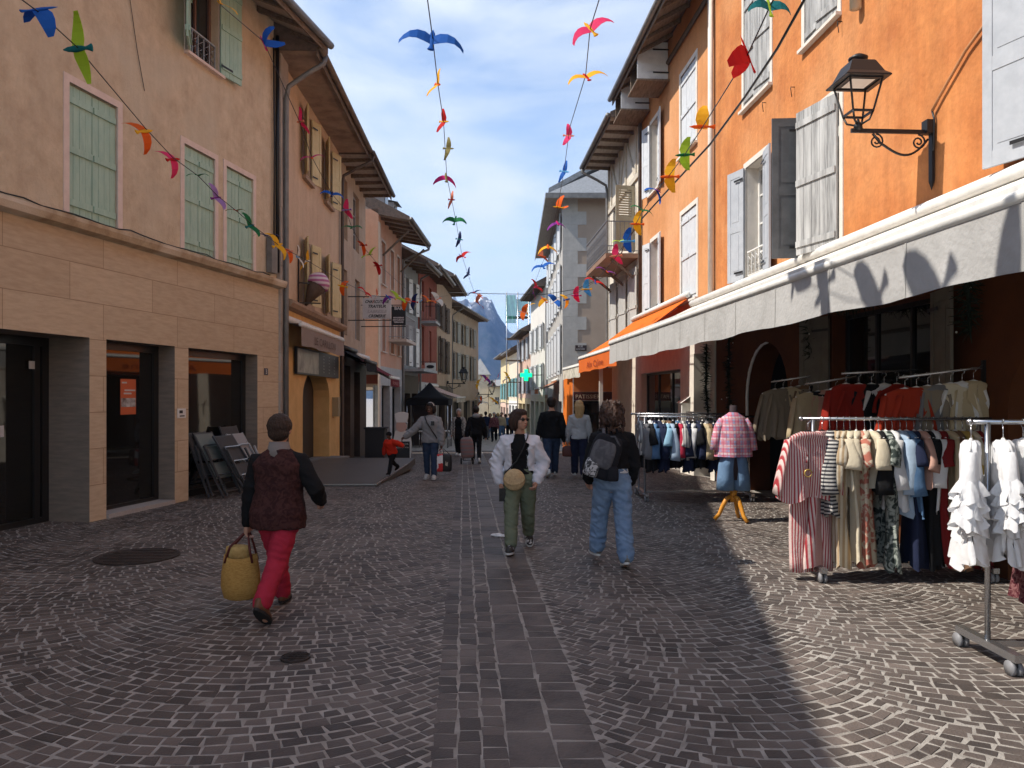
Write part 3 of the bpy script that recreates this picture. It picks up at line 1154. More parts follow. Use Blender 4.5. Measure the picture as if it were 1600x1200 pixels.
    plain_house("narrow_tan_house", "narrow tan house with dark brown shutters past the red house", FD, 0, 9, 8.9, tan, W7, over=1.0,
                shm=surf("brown shutter", (.09, .065, .05), rough=.7), style="plank", groundm=brown, grounds=((.8, 4.0, 1.6, SHOPGLASS), (5, 8.2, 1.6, SHOPGLASS)), zsplit=2.4, D=7)
    # L8 angled house closing the left row
    FE = Fac((-4.4, 55.0), (.135, 1), 1)
    cream = surf("beige old render", (.42, .33, .245), (.35, .27, .20), (.38, .32, .26), sc=1.6, rough=.9, bump=.2)
    W8 = [(1.2, 2.3, 3.0, 5.0), (4.4, 5.5, 3.0, 5.0), (7.8, 8.9, 3.0, 5.0), (1.2, 2.3, 5.7, 7.3), (4.4, 5.5, 5.7, 7.3), (7.8, 8.9, 5.7, 7.3)]
    plain_house("angled_beige_house", "tall beige house turned towards the street at the end of the left row", FE, 0, 11.2, 8.2, cream, W8, over=.8,
                shm=surf("grey shutter", (.30, .30, .28), rough=.7), groundm=cream, grounds=((.8, 3.8, 1.4, SHOPGLASS), (4.6, 7.4, 1.4, SHOPGLASS), (8, 10.6, 1.4, SHOPGLASS)), zsplit=2.2, D=8, pipe=.2)
    # a low house before the first one, behind the camera, keeps the street closed there
    # end of the street: small house with a pyramid roof and a long low wall
    FG = Fac((-6.3, 118), (1, -.02), 1)
    B = Bld("pyramid_roofed_house", "low sunlit house with a pale pyramid roof closing the street", FG, 0, 2.7, D=3)
    stone = surf("beige old stone", (.46, .40, .30), (.38, .33, .25), sc=1, rough=.9)  # the stone's own beige
    for a, c, e in ((1.0, .5, 1.8), (1.0, -2.6, -1.0)):
        B.window(a, a + .8, c, e, WHITEPAINT, rows=2)
    B.wall(-4.5, 5.05, stone)
    pr = B.mb()
    pr.add([(-.3, .3, 5.0), (3.0, .3, 5.0), (3.0, -3.3, 5.0), (-.3, -3.3, 5.0), (1.3, -1.5, 7.6)], [[0, 1, 4], [1, 2, 4], [2, 3, 4], [3, 0, 4], [0, 1, 2, 3]], surf("pale slate", (.26, .26, .26), (.20, .20, .20), sc=2, rough=.6))
    B.put(pr, "roof")
    FH = Fac((-3.4, 116), (1, .05), 1)
    B = Bld("low_gabled_house", "long low beige house with a sloping roof beside the pyramid roof", FH, 0, 5.5, D=6)
    for a in (.8, 2.6, 4.2):
        B.window(a, a + .7, .4, 1.6, WHITEPAINT, rows=2)
        B.window(a, a + .7, -3.2, -1.0, GREYPAINT, rows=2)
    B.wall(-4.5, 3.4, surf("yellow beige render", (.50, .42, .28), (.44, .37, .25), sc=1, rough=.9))
    B.roof(3.2, .4, 20, depth=2, m=surf("pale slate", (.42, .42, .42)), rafters=False)


# ---------- right row
ORANGE1 = surf("deep orange render", (0.56, 0.215, 0.066), (0.42, 0.138, 0.040), (0.60, 0.275, 0.11), streak=.22, sc=1.6, rough=0.9, bump=0.5, bsc=14, lo=.32, hi=.7)
ORANGE2 = surf("light orange render", (0.58, 0.265, 0.105), (0.50, 0.215, 0.082), (0.64, 0.33, 0.16), streak=.14, sc=1.8, rough=0.9, bump=0.35, bsc=16, lo=.32, hi=.7)
SHADEDORANGE = surf("shade painted orange shop render", (0.11, 0.034, 0.009), (0.08, 0.024, 0.007), sc=2, rough=0.85, bump=0.15)  # orange render darkened; the shade under the awning is put into this colour
OLDGREY = surf("weathered grey shutter", (0.40, 0.40, 0.39), (0.15, 0.15, 0.15), (0.48, 0.48, 0.47), sc=6, rough=0.75, bump=0.35, bsc=30, stretch=(5, 5, .5), lo=.3, hi=.75)
GREYSH = surf("blue grey shutter paint", (0.40, 0.42, 0.45), (0.34, 0.36, 0.39), sc=6, rough=0.6, bump=0.06)
WHITESH = surf("white shutter paint", (0.58, 0.60, 0.62), (0.50, 0.52, 0.54), sc=6, rough=0.6, bump=0.06)
WHITETRIM = surf("white limewash band", (0.68, 0.63, 0.56), (0.58, 0.54, 0.48), sc=5, rough=0.85)
FR = Fac((5.52, -4), (-0.0599, 0.9982), -1)


def right_row():
    F = FR
    so = F.s_of
    s1 = so(1119)
    B = Bld("deep_orange_house", "deep orange house with grey shutters above the clothes shop", F, 0, s1)
    # arched shop door and shop window under the awning
    da, db = so(1232), so(1163)
    B.opens.append((da, db, -1, 2.75, (db - da) / 2, .5))
    wa, wb = so(1462), so(1300)
    B.opens.append((wa, wb, .75, 2.95, 0, .3))
    B.opens.append((so(2100), so(1575), -1, 2.6, .9, .5))
    B.wall(-1, 3.75, SHADEDORANGE, shell=False, mrev=SHADEDORANGE, name="shop_front")
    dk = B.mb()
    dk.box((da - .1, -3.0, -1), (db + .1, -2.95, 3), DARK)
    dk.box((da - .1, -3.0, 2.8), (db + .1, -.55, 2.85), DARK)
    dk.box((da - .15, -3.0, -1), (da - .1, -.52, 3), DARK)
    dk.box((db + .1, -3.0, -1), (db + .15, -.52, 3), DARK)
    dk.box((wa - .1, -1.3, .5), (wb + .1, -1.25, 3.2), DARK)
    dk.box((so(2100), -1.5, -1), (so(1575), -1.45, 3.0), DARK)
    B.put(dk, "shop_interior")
    gl = B.mb()
    r = (db - da) / 2
    n = 14
    outer = [(da + r - r * 1.0 * math.cos(math.pi * q / n), 2.75 - r + r * math.sin(math.pi * q / n)) for q in range(n + 1)]
    pts = [(db - .05, -.05, .3)] + [(x + .0, -.05, z) for x, z in reversed(outer[n // 2:])]
    gl.tube(pts, .03, surf("pale arch edge glint", (.75, .75, .75), rough=.4), n=6)  # pale tube imitates light caught on the arch's glass edge
    B.put(gl, "arch_edge_glint")
    # open inner shutters of the shop window
    cream = surf("shade painted cream shutter", (.15, .14, .115), (.12, .11, .09), sc=5, rough=.6)  # cream darkened in its colour to stand for the shaded recess
    B.shutter(wb, .62, .75, 2.95, 165, -1, cream, "panel")
    B.shutter(wa, .62, .75, 2.95, 165, 1, cream, "panel")
    B.window(wa, wb, .75, 2.95, BLACKMETAL, cols=3, rows=1, dep=.25, pane=SHOPGLASS, cut=False, name="shop_window")
    B.opens = []
    # first floor
    c, e = 3.97, 6.08
    a, b = so(1197), so(1166)
    B.window(a, b, c, e, WHITEPAINT, cols=2, rows=4, dep=.28, pane=CURTAIN_PANE)
    B.surround(a, b, c, e, .10, WHITETRIM)
    B.shutter(b, (b - a) * .52, c, e, 164, -1, GREYSH, "panel")
    B.shutter(a, (b - a) * .52, c, e, 170, 1, GREYSH, "panel")
    rl = B.mb()
    railing(rl, a + .02, b - .02, -.03, c, .52, WHITEPAINT)
    B.put(rl, "window_guard")
    a, b = so(1313), so(1263)
    B.window(a, b, c - .05, e, WHITEPAINT, cols=2, rows=4, dep=.28)
    B.surround(a, b, c - .05, e, .10, WHITETRIM)
    B.shutter(b, (b - a) * .5, c - .05, e, 98, -1, surf("dark grey shutter inside", (.10, .105, .11), (.07, .073, .077), sc=5, rough=.6), "panel")
    B.shutter(a, (b - a) * .86, c - .05, e, 14, 1, OLDGREY, "plank", n=5)
    a, b = so(1750), so(1640)
    B.window(a, b, c, e, WHITEPAINT, cols=2, rows=4, dep=.28)
    B.surround(a, b, c, e, .10, WHITETRIM)
    B.shutter(b, .60, c + .04, e, 163, -1, GREYSH, "panel")
    # second floor
    c, e = 7.2, 9.3
    for (ua, ub, a1, a2) in ((1204, 1163, 0, 7), (1310, 1258, 0, 10)):
        a, b = so(ua), so(ub)
        B.opens.append((a, b, c, e, 0, .2))
        B.surround(a, b, c, e, .10, WHITETRIM)
        w = (b - a) / 2
        B.shutter(b, w - .005, c + .02, e, a1, -1, OLDGREY, "plank", d0=-.02, n=4)
        B.shutter(a, w - .005, c + .02, e, a2, 1, OLDGREY, "plank", d0=-.02, n=4)
    B.wall(3.75, 12.6, ORANGE1, rev=.3, mrev=WHITETRIM)
    ro = B.mb()
    B.roof(12.4, .85, 28, rise=.3)
    pv = B.mb()
    s = so(1347)
    pv.tube([(s, .09, 10.4), (s, .09, 6.95)], .075, surf("cream vent pipe", (.55, .45, .32), rough=.6), n=10)
    B.put(pv, "vent_pipe")
    cab = B.mb()
    cab.tube([(so(1462), .04, 5.0), (so(1475), .04, 5.12), (so(1515), .04, 5.42), (so(1562), .04, 5.62)], .018, surf("orange painted cable", (.42, .20, .09), rough=.7), n=6)
    cab.tube([(so(1462), .04, 5.0), (so(1464), .03, 4.9), (so(1463), .03, 4.55)], .012, BLACKMETAL, n=5)
    B.put(cab, "cable")
    ck = B.mb()
    for u, z in ((1320, 3.95), (1250, 3.86), (1316, 7.05), (1197, 6.95), (1242, 6.75)):
        s = so(u)
        ck.tube([(s, .0, z), (s, .07, z), (s, .07, z - .02), (s, .05, z - .16)], .007, BLACKMETAL, n=4)
    B.put(ck, "shutter_catch")

    # R2 light orange house
    a0, a1 = s1 + .01, so(1003)
    B2 = Bld("light_orange_house", "light orange house with white shutters, next to the deep orange one", F, a0, a1)
    white = surf("white stone front", (.70, .66, .58), (.60, .56, .50), sc=4, rough=.8, bump=.1)
    grounds = ((so(1112), so(1088), 2.55), (so(1066), so(1000), 2.45))
    dA, dB = so(1112), so(1086)
    wA, wB = so(1065), so(1001.5) - .1
    B2.opens += [(dA, dB, -1, 2.75, 0, .4), (wA, wB, -1, 2.45, 0, .3)]
    B2.wall(-1, 3.7, white, d=.03, shell=False, name="white_ground_floor")
    dr = B2.mb()
    dr.box((dA, -.42, -.2), (dB, -.36, 2.8), surf("mid grey door", (.26, .27, .28), rough=.6))
    dr.box((dA + .12, -.36, .3), (dB - .12, -.345, 1.2), surf("mid grey door", (.26, .27, .28)))
    dr.box((dA + .12, -.36, 1.4), (dB - .12, -.345, 2.5), PANE)
    B2.put(dr, "door")
    B2.window(wA, wB, .1, 2.45, surf("dark bronze shop frame", (.018, .017, .016)), cols=3, rows=1, dep=.2, pane=SHOPGLASS, cut=False, name="shop_window")
    mbx = B2.mb()
    x = so(1077)
    mbx.box((x - .17, .03, 1.05), (x + .17, .22, 1.62), WHITEPAINT)
    mbx.add([(x - .2, .03, 1.78), (x + .2, .03, 1.78), (x + .2, .26, 1.62), (x - .2, .26, 1.62)], [[0, 1, 2, 3]], WHITEPAINT)
    B2.put(mbx, "letter_box")
    mb3 = B2.mb()
    x = so(1109)
    mb3.box((x - .25, .03, 1.0), (x + .25, .45, 1.45), WHITEPAINT)
    B2.put(mb3, "meter_cabinet")
    B2.opens = []
    for (ua, ub, c, e, closed) in ((1088, 1064, 7.62, 9.6, True), (1031, 1017.5, 7.5, 9.5, False), (1089, 1065, 4.05, 6.2, True), (1031, 1018, 4.1, 6.15, False)):
        a, b = so(ua), so(ub)
        w = (b - a) / 2
        if closed:
            B2.opens.append((a, b, c, e, 0, .12))
            B2.shutter(b, w - .004, c, e, 0, -1, WHITESH, "plank", d0=-.03, n=3)
            B2.shutter(a, w - .004, c, e, 0, 1, WHITESH, "plank", d0=-.03, n=3)
        else:
            B2.window(a, b, c, e, WHITEPAINT, cols=2, rows=4, dep=.22, pane=CURTAIN_PANE)
            B2.shutter(b, w, c, e, 168, -1, WHITESH, "panel")
            B2.shutter(a, w, c, e, 171, 1, WHITESH, "panel")
        B2.surround(a, b, c, e, .11, WHITETRIM)
    B2.wall(3.7, 11.05, ORANGE2, rev=.22, mrev=WHITETRIM)
    B2.roof(10.6, .9, 28, rise=.5, m=TILE, soff=OLDWOOD)
    # attic openings under the eave with shutters standing out
    for s in (so(1046), so(1016)):
        B2.shutter(s, .8, 10.0, 10.95, 90, -1, WHITESH, "panel")
        fl = B2.mb()
        fl.box((s - .06, .02, 9.94), (s + 1.1, .86, 9.985), OLDWOOD)
        fl.box((s + 1.0, .02, 10.0), (s + 1.06, .8, 10.85), OLDWOOD)
        B2.put(fl, "attic_hatch")
    pp = B2.mb()
    pp.tube([(a0 + .08, .09, 10.7), (a0 + .08, .09, 3.6)], .06, WHITETRIM, n=8)
    pp.tube([(a0 + .2, .05, 10.6), (a0 + .19, .05, 3.9)], .012, BLACKMETAL, n=4)
    B2.put(pp, "drainpipe")
    pq = B2.mb()
    pq.tube([(a0 + .3, .05, 10.42), (a1 - .1, .05, 10.42), (a1 - .05, .07, 10.2), (a1 - .05, .07, 3.5)], .055, BROWNPIPE, n=7)
    B2.put(pq, "wall_pipe")

    # R2b cream timber house with balcony
    b0, b1 = a1 + .01, so(951)
    creamw = surf("cream timbered render", (.66, .60, .50), (.56, .50, .42), sc=3, rough=.85, bump=.15)
    B3 = Bld("cream_timber_house", "cream house with pale timber framing and a scrollwork balcony", F, b0, b1)
    W = [(b0 + .9, b0 + 1.9, 6.3, 8.4), (b0 + 3.6, b0 + 4.5, 6.3, 8.4)]
    for a, b, c, e in W:
        B3.window(a, b, c, e, GREYPAINT, cols=2, rows=3)
    beige = surf("olive beige shutter", (.36, .33, .24), (.30, .27, .20), sc=5, rough=.65)
    B3.shutter(W[0][0] - .1, .62, 6.3, 8.3, 100, 1, beige, "louvre")
    B3.wall(-2, 10.45, creamw)
    tb = B3.mb()
    pale = surf("pale timber", (.55, .49, .40), (.44, .39, .32), sc=6, rough=.8, bump=.2)
    for s in (b0 + .08, b0 + .7, b0 + 2.2, b0 + 3.3, b0 + 4.7, b1 - .15):
        tb.box((s - .07, -.01, 8.55), (s + .07, .05, 10.2), pale)
    tb.box((b0, -.01, 8.45), (b1, .06, 8.6), pale)
    for s, q in ((b0 + .8, b0 + 2.1), (b0 + 3.3, b0 + 2.3), (b0 + 3.4, b0 + 4.6)):
        tb.bar((s, .02, 8.6), (q, .02, 10.1), .06, .1, pale)
    B3.put(tb, "timber_framing")
    sl = B3.mb()
    sl.box((b0 + .5, 0, 6.02), (b1 - 1.0, 1.0, 6.16), surf("brown balcony slab", (.27, .16, .11), (.2, .12, .08), sc=4, rough=.85))
    for s in (b0 + .7, b0 + 2.3, b1 - 1.2):
        sl.bar((s, .03, 5.4), (s, .8, 6.0), .08, .08, OLDWOOD)
    bal = B3.put(sl, "balcony")
    r3 = B3.mb()
    railing(r3, b0 + .52, b1 - 1.02, .97, 6.16, .98, surf("grey wrought iron", (.16, .16, .17), rough=.5), curly=True, ends=1)
    B3.put(r3, "railing", bal)
    for k in range(3):
        s = b0 + .45 + k * 1.6
        for q in (0, 1):
            B3.shutter(s + q * 1.24, .6, 3.3, 5.75, 8, 1 if q == 0 else -1, surf("faded grey shutter", (.46, .45, .42), (.36, .35, .33), sc=6, rough=.75, stretch=(3, 3, .6)), "plank", d0=.06)
    B3.roof(10.15, .95, 24, rise=.0, soff=SOFFIT, pipe=b1 - .15, gut=ZINC)

    # R3: pale house with quoins past the side street
    F3 = Fac((2.53, 38.0), (0, 1), -1)
    grey3 = surf("pale grey render", (.45, .43, .40), (.38, .365, .34), streak=.1, sc=2, rough=.88, bump=.1)
    side = surf("taupe side render", (.38, .30, .235), (.34, .265, .205), sc=1.5, rough=.9)
    B4 = Bld("quoined_house", "tall pale house with toothed white corner stones past the side street", F3, 0, 16, D=9)
    for k in range(5):
        for c, e in ((2.9, 5.4), (6.2, 8.4), (9.2, 10.9)):
            a = .9 + k * 3.1
            B4.window(a, a + 1.1, c, e, GREYPAINT, rows=4, pane=CURTAIN_PANE)
            B4.shutter(a, .55, c, e, 170, 1, WHITESH, "panel")
            B4.shutter(a + 1.1, .55, c, e, 170, -1, WHITESH, "panel")
    B4.wall(1.9, 11.6, grey3, shell=False)
    B4.opens = []
    sw = B4.mb()
    sw.quad((0, 0, -3), (0, -9, -3), (0, -9, 11.55), (0, 0, 11.55), side)
    sw.quad((16, 0, -3), (16, -9, -3), (16, -9, 11.55), (16, 0, 11.55), side)
    sw.quad((0, -9, -3), (16, -9, -3), (16, -9, 11.55), (0, -9, 11.55), side)
    B4.put(sw, "side_wall")
    qn = B4.mb()
    for k in range(19):
        z = -.8 + k * .65
        L = 1.15 if k % 2 else .72
        qn.box((-.03, -L, z), (.45 if k % 2 else .8, .03, z + .645), grey3)
    B4.put(qn, "corner_stones")
    for k in range(4):
        B4.opens.append((.7 + k * 3.9, 3.6 + k * 3.9, -4, 1.5, 0, .35))
    B4.wall(-3, 1.9, grey3, d=.02, shell=False, name="ground_floor_front")
    for k in range(4):
        a, b = .7 + k * 3.9, 3.6 + k * 3.9
        B4.window(a, b, -1.2, 1.5, GREYPAINT, cols=3, rows=1, pane=SHOPGLASS, cut=False, name="shop_window")
    hp = B4.mb()
    o = .88
    e_ = 11.55
    hp.add([(-o, o, e_), (16.5, o, e_), (16.5, -10, e_), (-o, -10, e_), (4.2, -4.6, 15.2), (14, -4.6, 15.2)], [[0, 1, 5, 4], [3, 0, 4], [2, 3, 4, 5], [1, 2, 5]], SLATE)
    hp.add([(-o, o, e_ - .02), (16.5, o, e_ - .02), (16.5, -10, e_ - .02), (-o, -10, e_ - .02)], [[0, 1, 2, 3]], SOFFIT)
    hp.box((-o - .03, -10, e_ - .2), (-o, o + .03, e_ + .05), ZINC)
    hp.box((-o, o, e_ - .2), (16.5, o + .03, e_ + .05), ZINC)
    B4.put(hp, "roof")
    # the higher timber loft behind it
    F3b = Fac((3.2, 43.0), (0, 1), -1)
    B5 = Bld("loft_house", "dark roofed house with brown timber loft and brick chimney behind the quoined house", F3b, 0, 10, D=12)
    B5.wall(6, 13.4, surf("dark loft boards", (.14, .10, .08), (.09, .065, .05), sc=3, rough=.85), name="loft_wall")
    lr = B5.mb()
    lr.add([(-1.2, 1.2, 13.1), (11, 1.2, 13.1), (11, -9, 18.7), (-1.2, -9, 18.7), (-1.2, 1.2, 12.8), (11, 1.2, 12.8), (11, -9, 18.4), (-1.2, -9, 18.4)],
           [[0, 1, 2, 3], [4, 5, 6, 7], [0, 1, 5, 4], [0, 3, 7, 4], [2, 3, 7, 6], [1, 2, 6, 5]], SLATE)
    rf = B5.put(lr, "roof")
    ch = B5.mb()
    ch.box((-.7, -3.6, 13), (.5, -1.6, 16.3), surf("brick chimney", (.34, .14, .08), (.26, .10, .06), sc=8, rough=.9))
    B5.put(ch, "chimney", rf)
    # far right houses, the street bending left
    cols = [surf("far cream render", (.62, .54, .42), (.54, .47, .37), sc=1, rough=.9), surf("far pink render", (.58, .40, .31), (.50, .34, .27), sc=1, rough=.9),
            surf("far white render", (.66, .64, .60), (.58, .56, .53), sc=1, rough=.9), surf("far yellow render", (.60, .49, .29), (.52, .42, .25), sc=1, rough=.9)]
    specs = [("grey_shuttered_house", "grey shuttered house right behind the quoined house", (2.35, 54.3), 9.0, 9.6, 2),
             ("pink_far_house", "distant pink house below the green scaffold netting", (1.55, 63.6), 10, 7.2, 1),
             ("cream_far_house", "distant cream house with teal shutters near the street's end", (.65, 74), 11, 6.2, 0),
             ("yellow_far_house", "distant yellow house, last of the right row", (-.35, 85.4), 12, 6.4, 3)]
    teal = surf("teal shutter", (.12, .26, .27), rough=.6)
    for i, (nm, lb, O, L, ev, ci) in enumerate(specs):
        Ff = Fac(O, (-.09, 1), -1)
        base = gz(O[1])
        W = []
        fl = [base + 3.4, base + 6.3] if ev - base > 8.6 else [base + 3.4]
        if ev - base > 11:
            fl.append(base + 9.0)
        for z in fl:
            for k in range(3):
                a = .8 + k * L / 3
                W.append((a, a + 1.1, z, min(z + 1.9, ev - .3)))
        plain_house(nm, lb, Ff, 0, L, ev, cols[ci], W, over=.8, shm=(WHITESH, GREYSH, teal, teal)[i], groundm=cols[(ci + 2) % 4],
                    grounds=tuple((.6 + k * L / 3, -.4 + (k + 1) * L / 3, base + 2.5, SHOPGLASS) for k in range(3)), zsplit=base + 3.0, gz0=-6, D=7)


house_stone_shop()
house_ochre_arch()
left_row()
right_row()


# ---------- mountain behind the town
def mountain():
    rock = bpy.data.materials.new("mountain rock and snow")
    rock.use_nodes = True
    n, l = rock.node_tree.nodes, rock.node_tree.links
    b = n["Principled BSDF"]
    b.inputs['Roughness'].default_value = 0.95
    b.inputs['Specular IOR Level'].default_value = 0.05
    tc = n.new("ShaderNodeTexCoord")
    nt = n.new("ShaderNodeTexNoise")
    nt.inputs['Scale'].default_value = .035
    nt.inputs['Detail'].default_value = 10
    nt.inputs['Roughness'].default_value = .65
    mp = n.new("ShaderNodeMapping")
    mp.inputs['Scale'].default_value = (1.6, 1.6, .5)
    l.new(tc.outputs['Object'], mp.inputs['Vector'])
    l.new(mp.outputs['Vector'], nt.inputs['Vector'])
    sp = n.new("ShaderNodeSeparateXYZ")
    l.new(tc.outputs['Object'], sp.inputs['Vector'])
    hz = n.new("ShaderNodeMapRange")
    hz.inputs['From Min'].default_value = 105
    hz.inputs['From Max'].default_value = 250
    hz.inputs['To Min'].default_value = -.20
    hz.inputs['To Max'].default_value = .26
    l.new(sp.outputs['Z'], hz.inputs['Value'])
    ad = n.new("ShaderNodeMath")
    ad.operation = 'ADD'
    l.new(nt.outputs['Fac'], ad.inputs[0])
    l.new(hz.outputs['Result'], ad.inputs[1])
    rp = n.new("ShaderNodeValToRGB")
    e = rp.color_ramp.elements
    e[0].position, e[0].color = .20, (.02, .032, .035, 1)
    e[1].position, e[1].color = .66, (.8, .82, .85, 1)
    x = e.new(.45)
    x.color = (.06, .065, .075, 1)
    x = e.new(.59)
    x.color = (.17, .165, .165, 1)
    l.new(ad.outputs[0], rp.inputs['Fac'])
    l.new(rp.outputs['Color'], b.inputs['Base Color'])
    prof = [(-900, 90), (-420, 110), (-260, 160), (-165, 184), (-120, 184), (-80, 186), (-52, 190), (-40, 184), (-25, 150), (-5, 122), (20, 108), (90, 84), (250, 60), (700, 50)]
    nx, ny = 320, 90
    vs = []
    for j in range(ny + 1):
        t = j / ny
        for i in range(nx + 1):
            x = -900 + 1600 * (i / nx)
            if abs(x + 60) < 260:
                pass
            h = np.interp(x, [p[0] for p in prof], [p[1] for p in prof])
            k = 1 - abs(t - .5) * 2
            rid = 1.1 - 2.2 * abs(noise.fractal(Vector((x * .014, t * 9, 3.1)), .9, 2.1, 7)) + .5 * noise.noise(Vector((x * .12, t * 30, 1)))
            y = 1250 + 480 * t + 50 * noise.noise(Vector((x * .008, t * 2, 7)))
            z = -5 + h * (k ** .8) + rid * 17 * k * (1 - .8 * (k > .97))
            vs.append((x, y, z))
    fs = [[j * (nx + 1) + i, j * (nx + 1) + i + 1, (j + 1) * (nx + 1) + i + 1, (j + 1) * (nx + 1) + i] for j in range(ny) for i in range(nx)]
    mb = MB()
    mb.add(vs, fs, rock, True)
    tag(mb.build("mountain"), kind="structure")


mountain()


# ------------------------------------------------------------------ awnings
def awning(name, label, F, s0, s1, zw, d, zf, val, cm, vm, bar=WHITEPAINT, text=None, scallop=0.012, arms=3, tcol=None, side=False, roller=True, twidth=None):
    p = F.P((s0 + s1) / 2, 0, zw)
    root = thing(name, label, "awning", p)
    T = F.P

    def fin(mb, nm, par=None):
        return mb.build(nm, par or root)
    mb = MB(T)
    n = max(4, int((s1 - s0) / .35))
    top, bot = [], []
    for i in range(n + 1):
        s = s0 + (s1 - s0) * i / n
        for j, (q, zz) in enumerate(((.06, zw), (d * .5, (zw + zf) / 2 - .025), (d, zf))):
            top.append((s, q, zz + (.006 if i % 2 and j == 1 else 0)))
    fs = [[i * 3 + j, i * 3 + j + 1, (i + 1) * 3 + j + 1, (i + 1) * 3 + j] for i in range(n) for j in range(2)]
    mb.add(top, fs, cm, True)
    mb.add([(a, b, c - .012) for a, b, c in top], fs, cm, True)
    fin(mb, "canopy")
    fb = MB(T)
    fb.tube([(s0 - .02, d + .02, zf - .02), (s1 + .02, d + .02, zf - .02)], .045, bar, n=10)
    fb.box((s0 - .02, d - .01, zf + .0), (s1 + .02, d + .05, zf + .045), bar)
    fin(fb, "front_bar")
    vb = MB(T)
    m = max(8, int((s1 - s0) / .12))
    pts = []
    rr = random.Random(int(s0 * 100) + 3)
    ph = [rr.uniform(0, 6) for _ in range(3)]
    for i in range(m + 1):
        s = s0 + (s1 - s0) * i / m
        w = scallop * (math.sin(s * 5.1 + ph[0]) + .6 * math.sin(s * 11.3 + ph[1]))
        for q in range(4):
            t = q / 3
            pts.append((s, d + .035 + w * t, zf - .05 - val * t + (.012 * math.sin(s * 3.3 + ph[2]) if q == 3 else 0)))
    fs = [[i * 4 + q, i * 4 + q + 1, (i + 1) * 4 + q + 1, (i + 1) * 4 + q] for i in range(m) for q in range(3)]
    vb.add(pts, fs, vm, True)
    if s1 - s0 > 6:
        k = s0 + .7
        while k < s1:
            i = min(m - 1, int((k - s0) / (s1 - s0) * m))
            for q in range(3):
                a, b_ = pts[i * 4 + q], pts[i * 4 + q + 1]
                vb.add([(a[0], a[1] + .004, a[2]), (a[0] + .022, a[1] + .004, a[2]), (b_[0] + .022, b_[1] + .004, b_[2]), (b_[0], b_[1] + .004, b_[2])], [[0, 1, 2, 3]], surf("canvas seam", (.36, .355, .34), rough=.9))
            k += 1.22
    vo = fin(vb, "valance")
    if text:
        tb = MB()
        sc = (s0 + s1) / 2
        sg = -1 if F is FR else 1
        text_into(tb, text, val * .62, tcol, lambda x, y: F.P(sc + sg * x, d + .055, zf - .05 - val * .78 + y), width=twidth)
        fin(tb, "lettering", vo)
    if roller:
        rb = MB(T)
        rb.tube([(s0, .1, zw + .06), (s1, .1, zw + .06)], .075, bar, n=10)
        fin(rb, "roller")
    for k in range(arms):
        s = s0 + (s1 - s0) * (k + .5) / arms
        ab = MB(T)
        ab.bar((s, .08, zw - .12), (s + .25, d * .55, (zw + zf) / 2 - .15), .045, .06, bar)
        ab.bar((s + .25, d * .55, (zw + zf) / 2 - .15), (s, d - .03, zf - .06), .04, .05, bar)
        fin(ab, "arm")
    return root


CANVAS = fabric("pale grey awning canvas", (.49, .485, .475), (.38, .375, .365), floral=.25, trl=.12, sc=2.2)
CANVASTOP = fabric("cream awning canvas", (.74, .70, .64), trl=.15)
ORANGEC = fabric("orange awning canvas", (.78, .20, .03), trl=.35)
ORANGEV = fabric("orange valance canvas", (.75, .17, .035), trl=.3)
DKRED = surf("dark red lettering", (.25, .03, .01), rough=.8)
BURG = fabric("burgundy canvas", (.16, .025, .035), trl=.15)
BLACKC = fabric("black canvas", (.012, .012, .013), trl=.02)
TAUPEC = fabric("taupe awning canvas", (.30, .245, .22), trl=.15)
PINKC = fabric("pale pink canvas", (.62, .47, .42), trl=.25)

awning("shop_awning", "long pale grey awning with hanging valance over the clothes shop on the right", FR, 5.5, FR.s_of(955, 1.97), 3.84, 1.97, 3.0, .42, CANVASTOP, CANVAS, arms=4)
awning("shop_awning", "bright orange awning just beyond the long pale grey one", FR, FR.s_of(1081), 27.9, 4.10, 1.75, 2.95, .40, ORANGEC, ORANGEV, text="Alix Caline", tcol=DKRED, twidth=2.6)
awning("shop_awning", "pale pink awning with white striped valance past the orange awning", FR, 28.4, 32.6, 3.35, 1.65, 2.78, .34, PINKC,
       fabric("white stained valance", (.74, .70, .60), (.52, .50, .42), floral=.08, sc=4, trl=.3), arms=2)
F3S = Fac((2.53, 38.0), (0, 1), -1)
awning("shop_awning", "small orange striped awning low on the quoined house", F3S, 3.0, 9, 2.6, 1.1, 2.2, .25, fabric("salmon canvas", (.6, .26, .13), trl=.3), fabric("salmon canvas", (.6, .26, .13)), arms=2)
awning("shop_awning", "taupe folded awning with lettering above the ochre archway", F2, F2.s_of(474, .5), F2.s_of(528, .3), 3.42, .42, 3.36, .42, TAUPEC, TAUPEC, text="LE CARILLON",
       tcol=surf("dim brown lettering", (.12, .08, .06), rough=.8), arms=0, twidth=2.4)
s_ = F2.s_of(531)
awning("shop_awning", "black awning above the dark brown shopfront on the left", F2, s_, s_ + 2.2, 3.2, .75, 2.86, .26, BLACKC, BLACKC, bar=BLACKMETAL, arms=2)
awning("shop_awning", "burgundy awning with a short valance beside the black one", F2, s_ + 2.3, F2.s_of(571), 3.1, 1.2, 2.42, .27, BURG, BURG, arms=2, text="FROMAGES", tcol=surf("dim pink lettering", (.4, .18, .17), rough=.8), twidth=1.6)
FAS = Fac((-4.71, 38.6), (.035, 1), 1)
awning("shop_awning", "pale awning with pink valance behind the black market tent", FAS, 2.0, 6.6, 2.3, 1.7, 1.7, .22, PINKC, fabric("white stained valance", (.7, .7, .7)), arms=2)


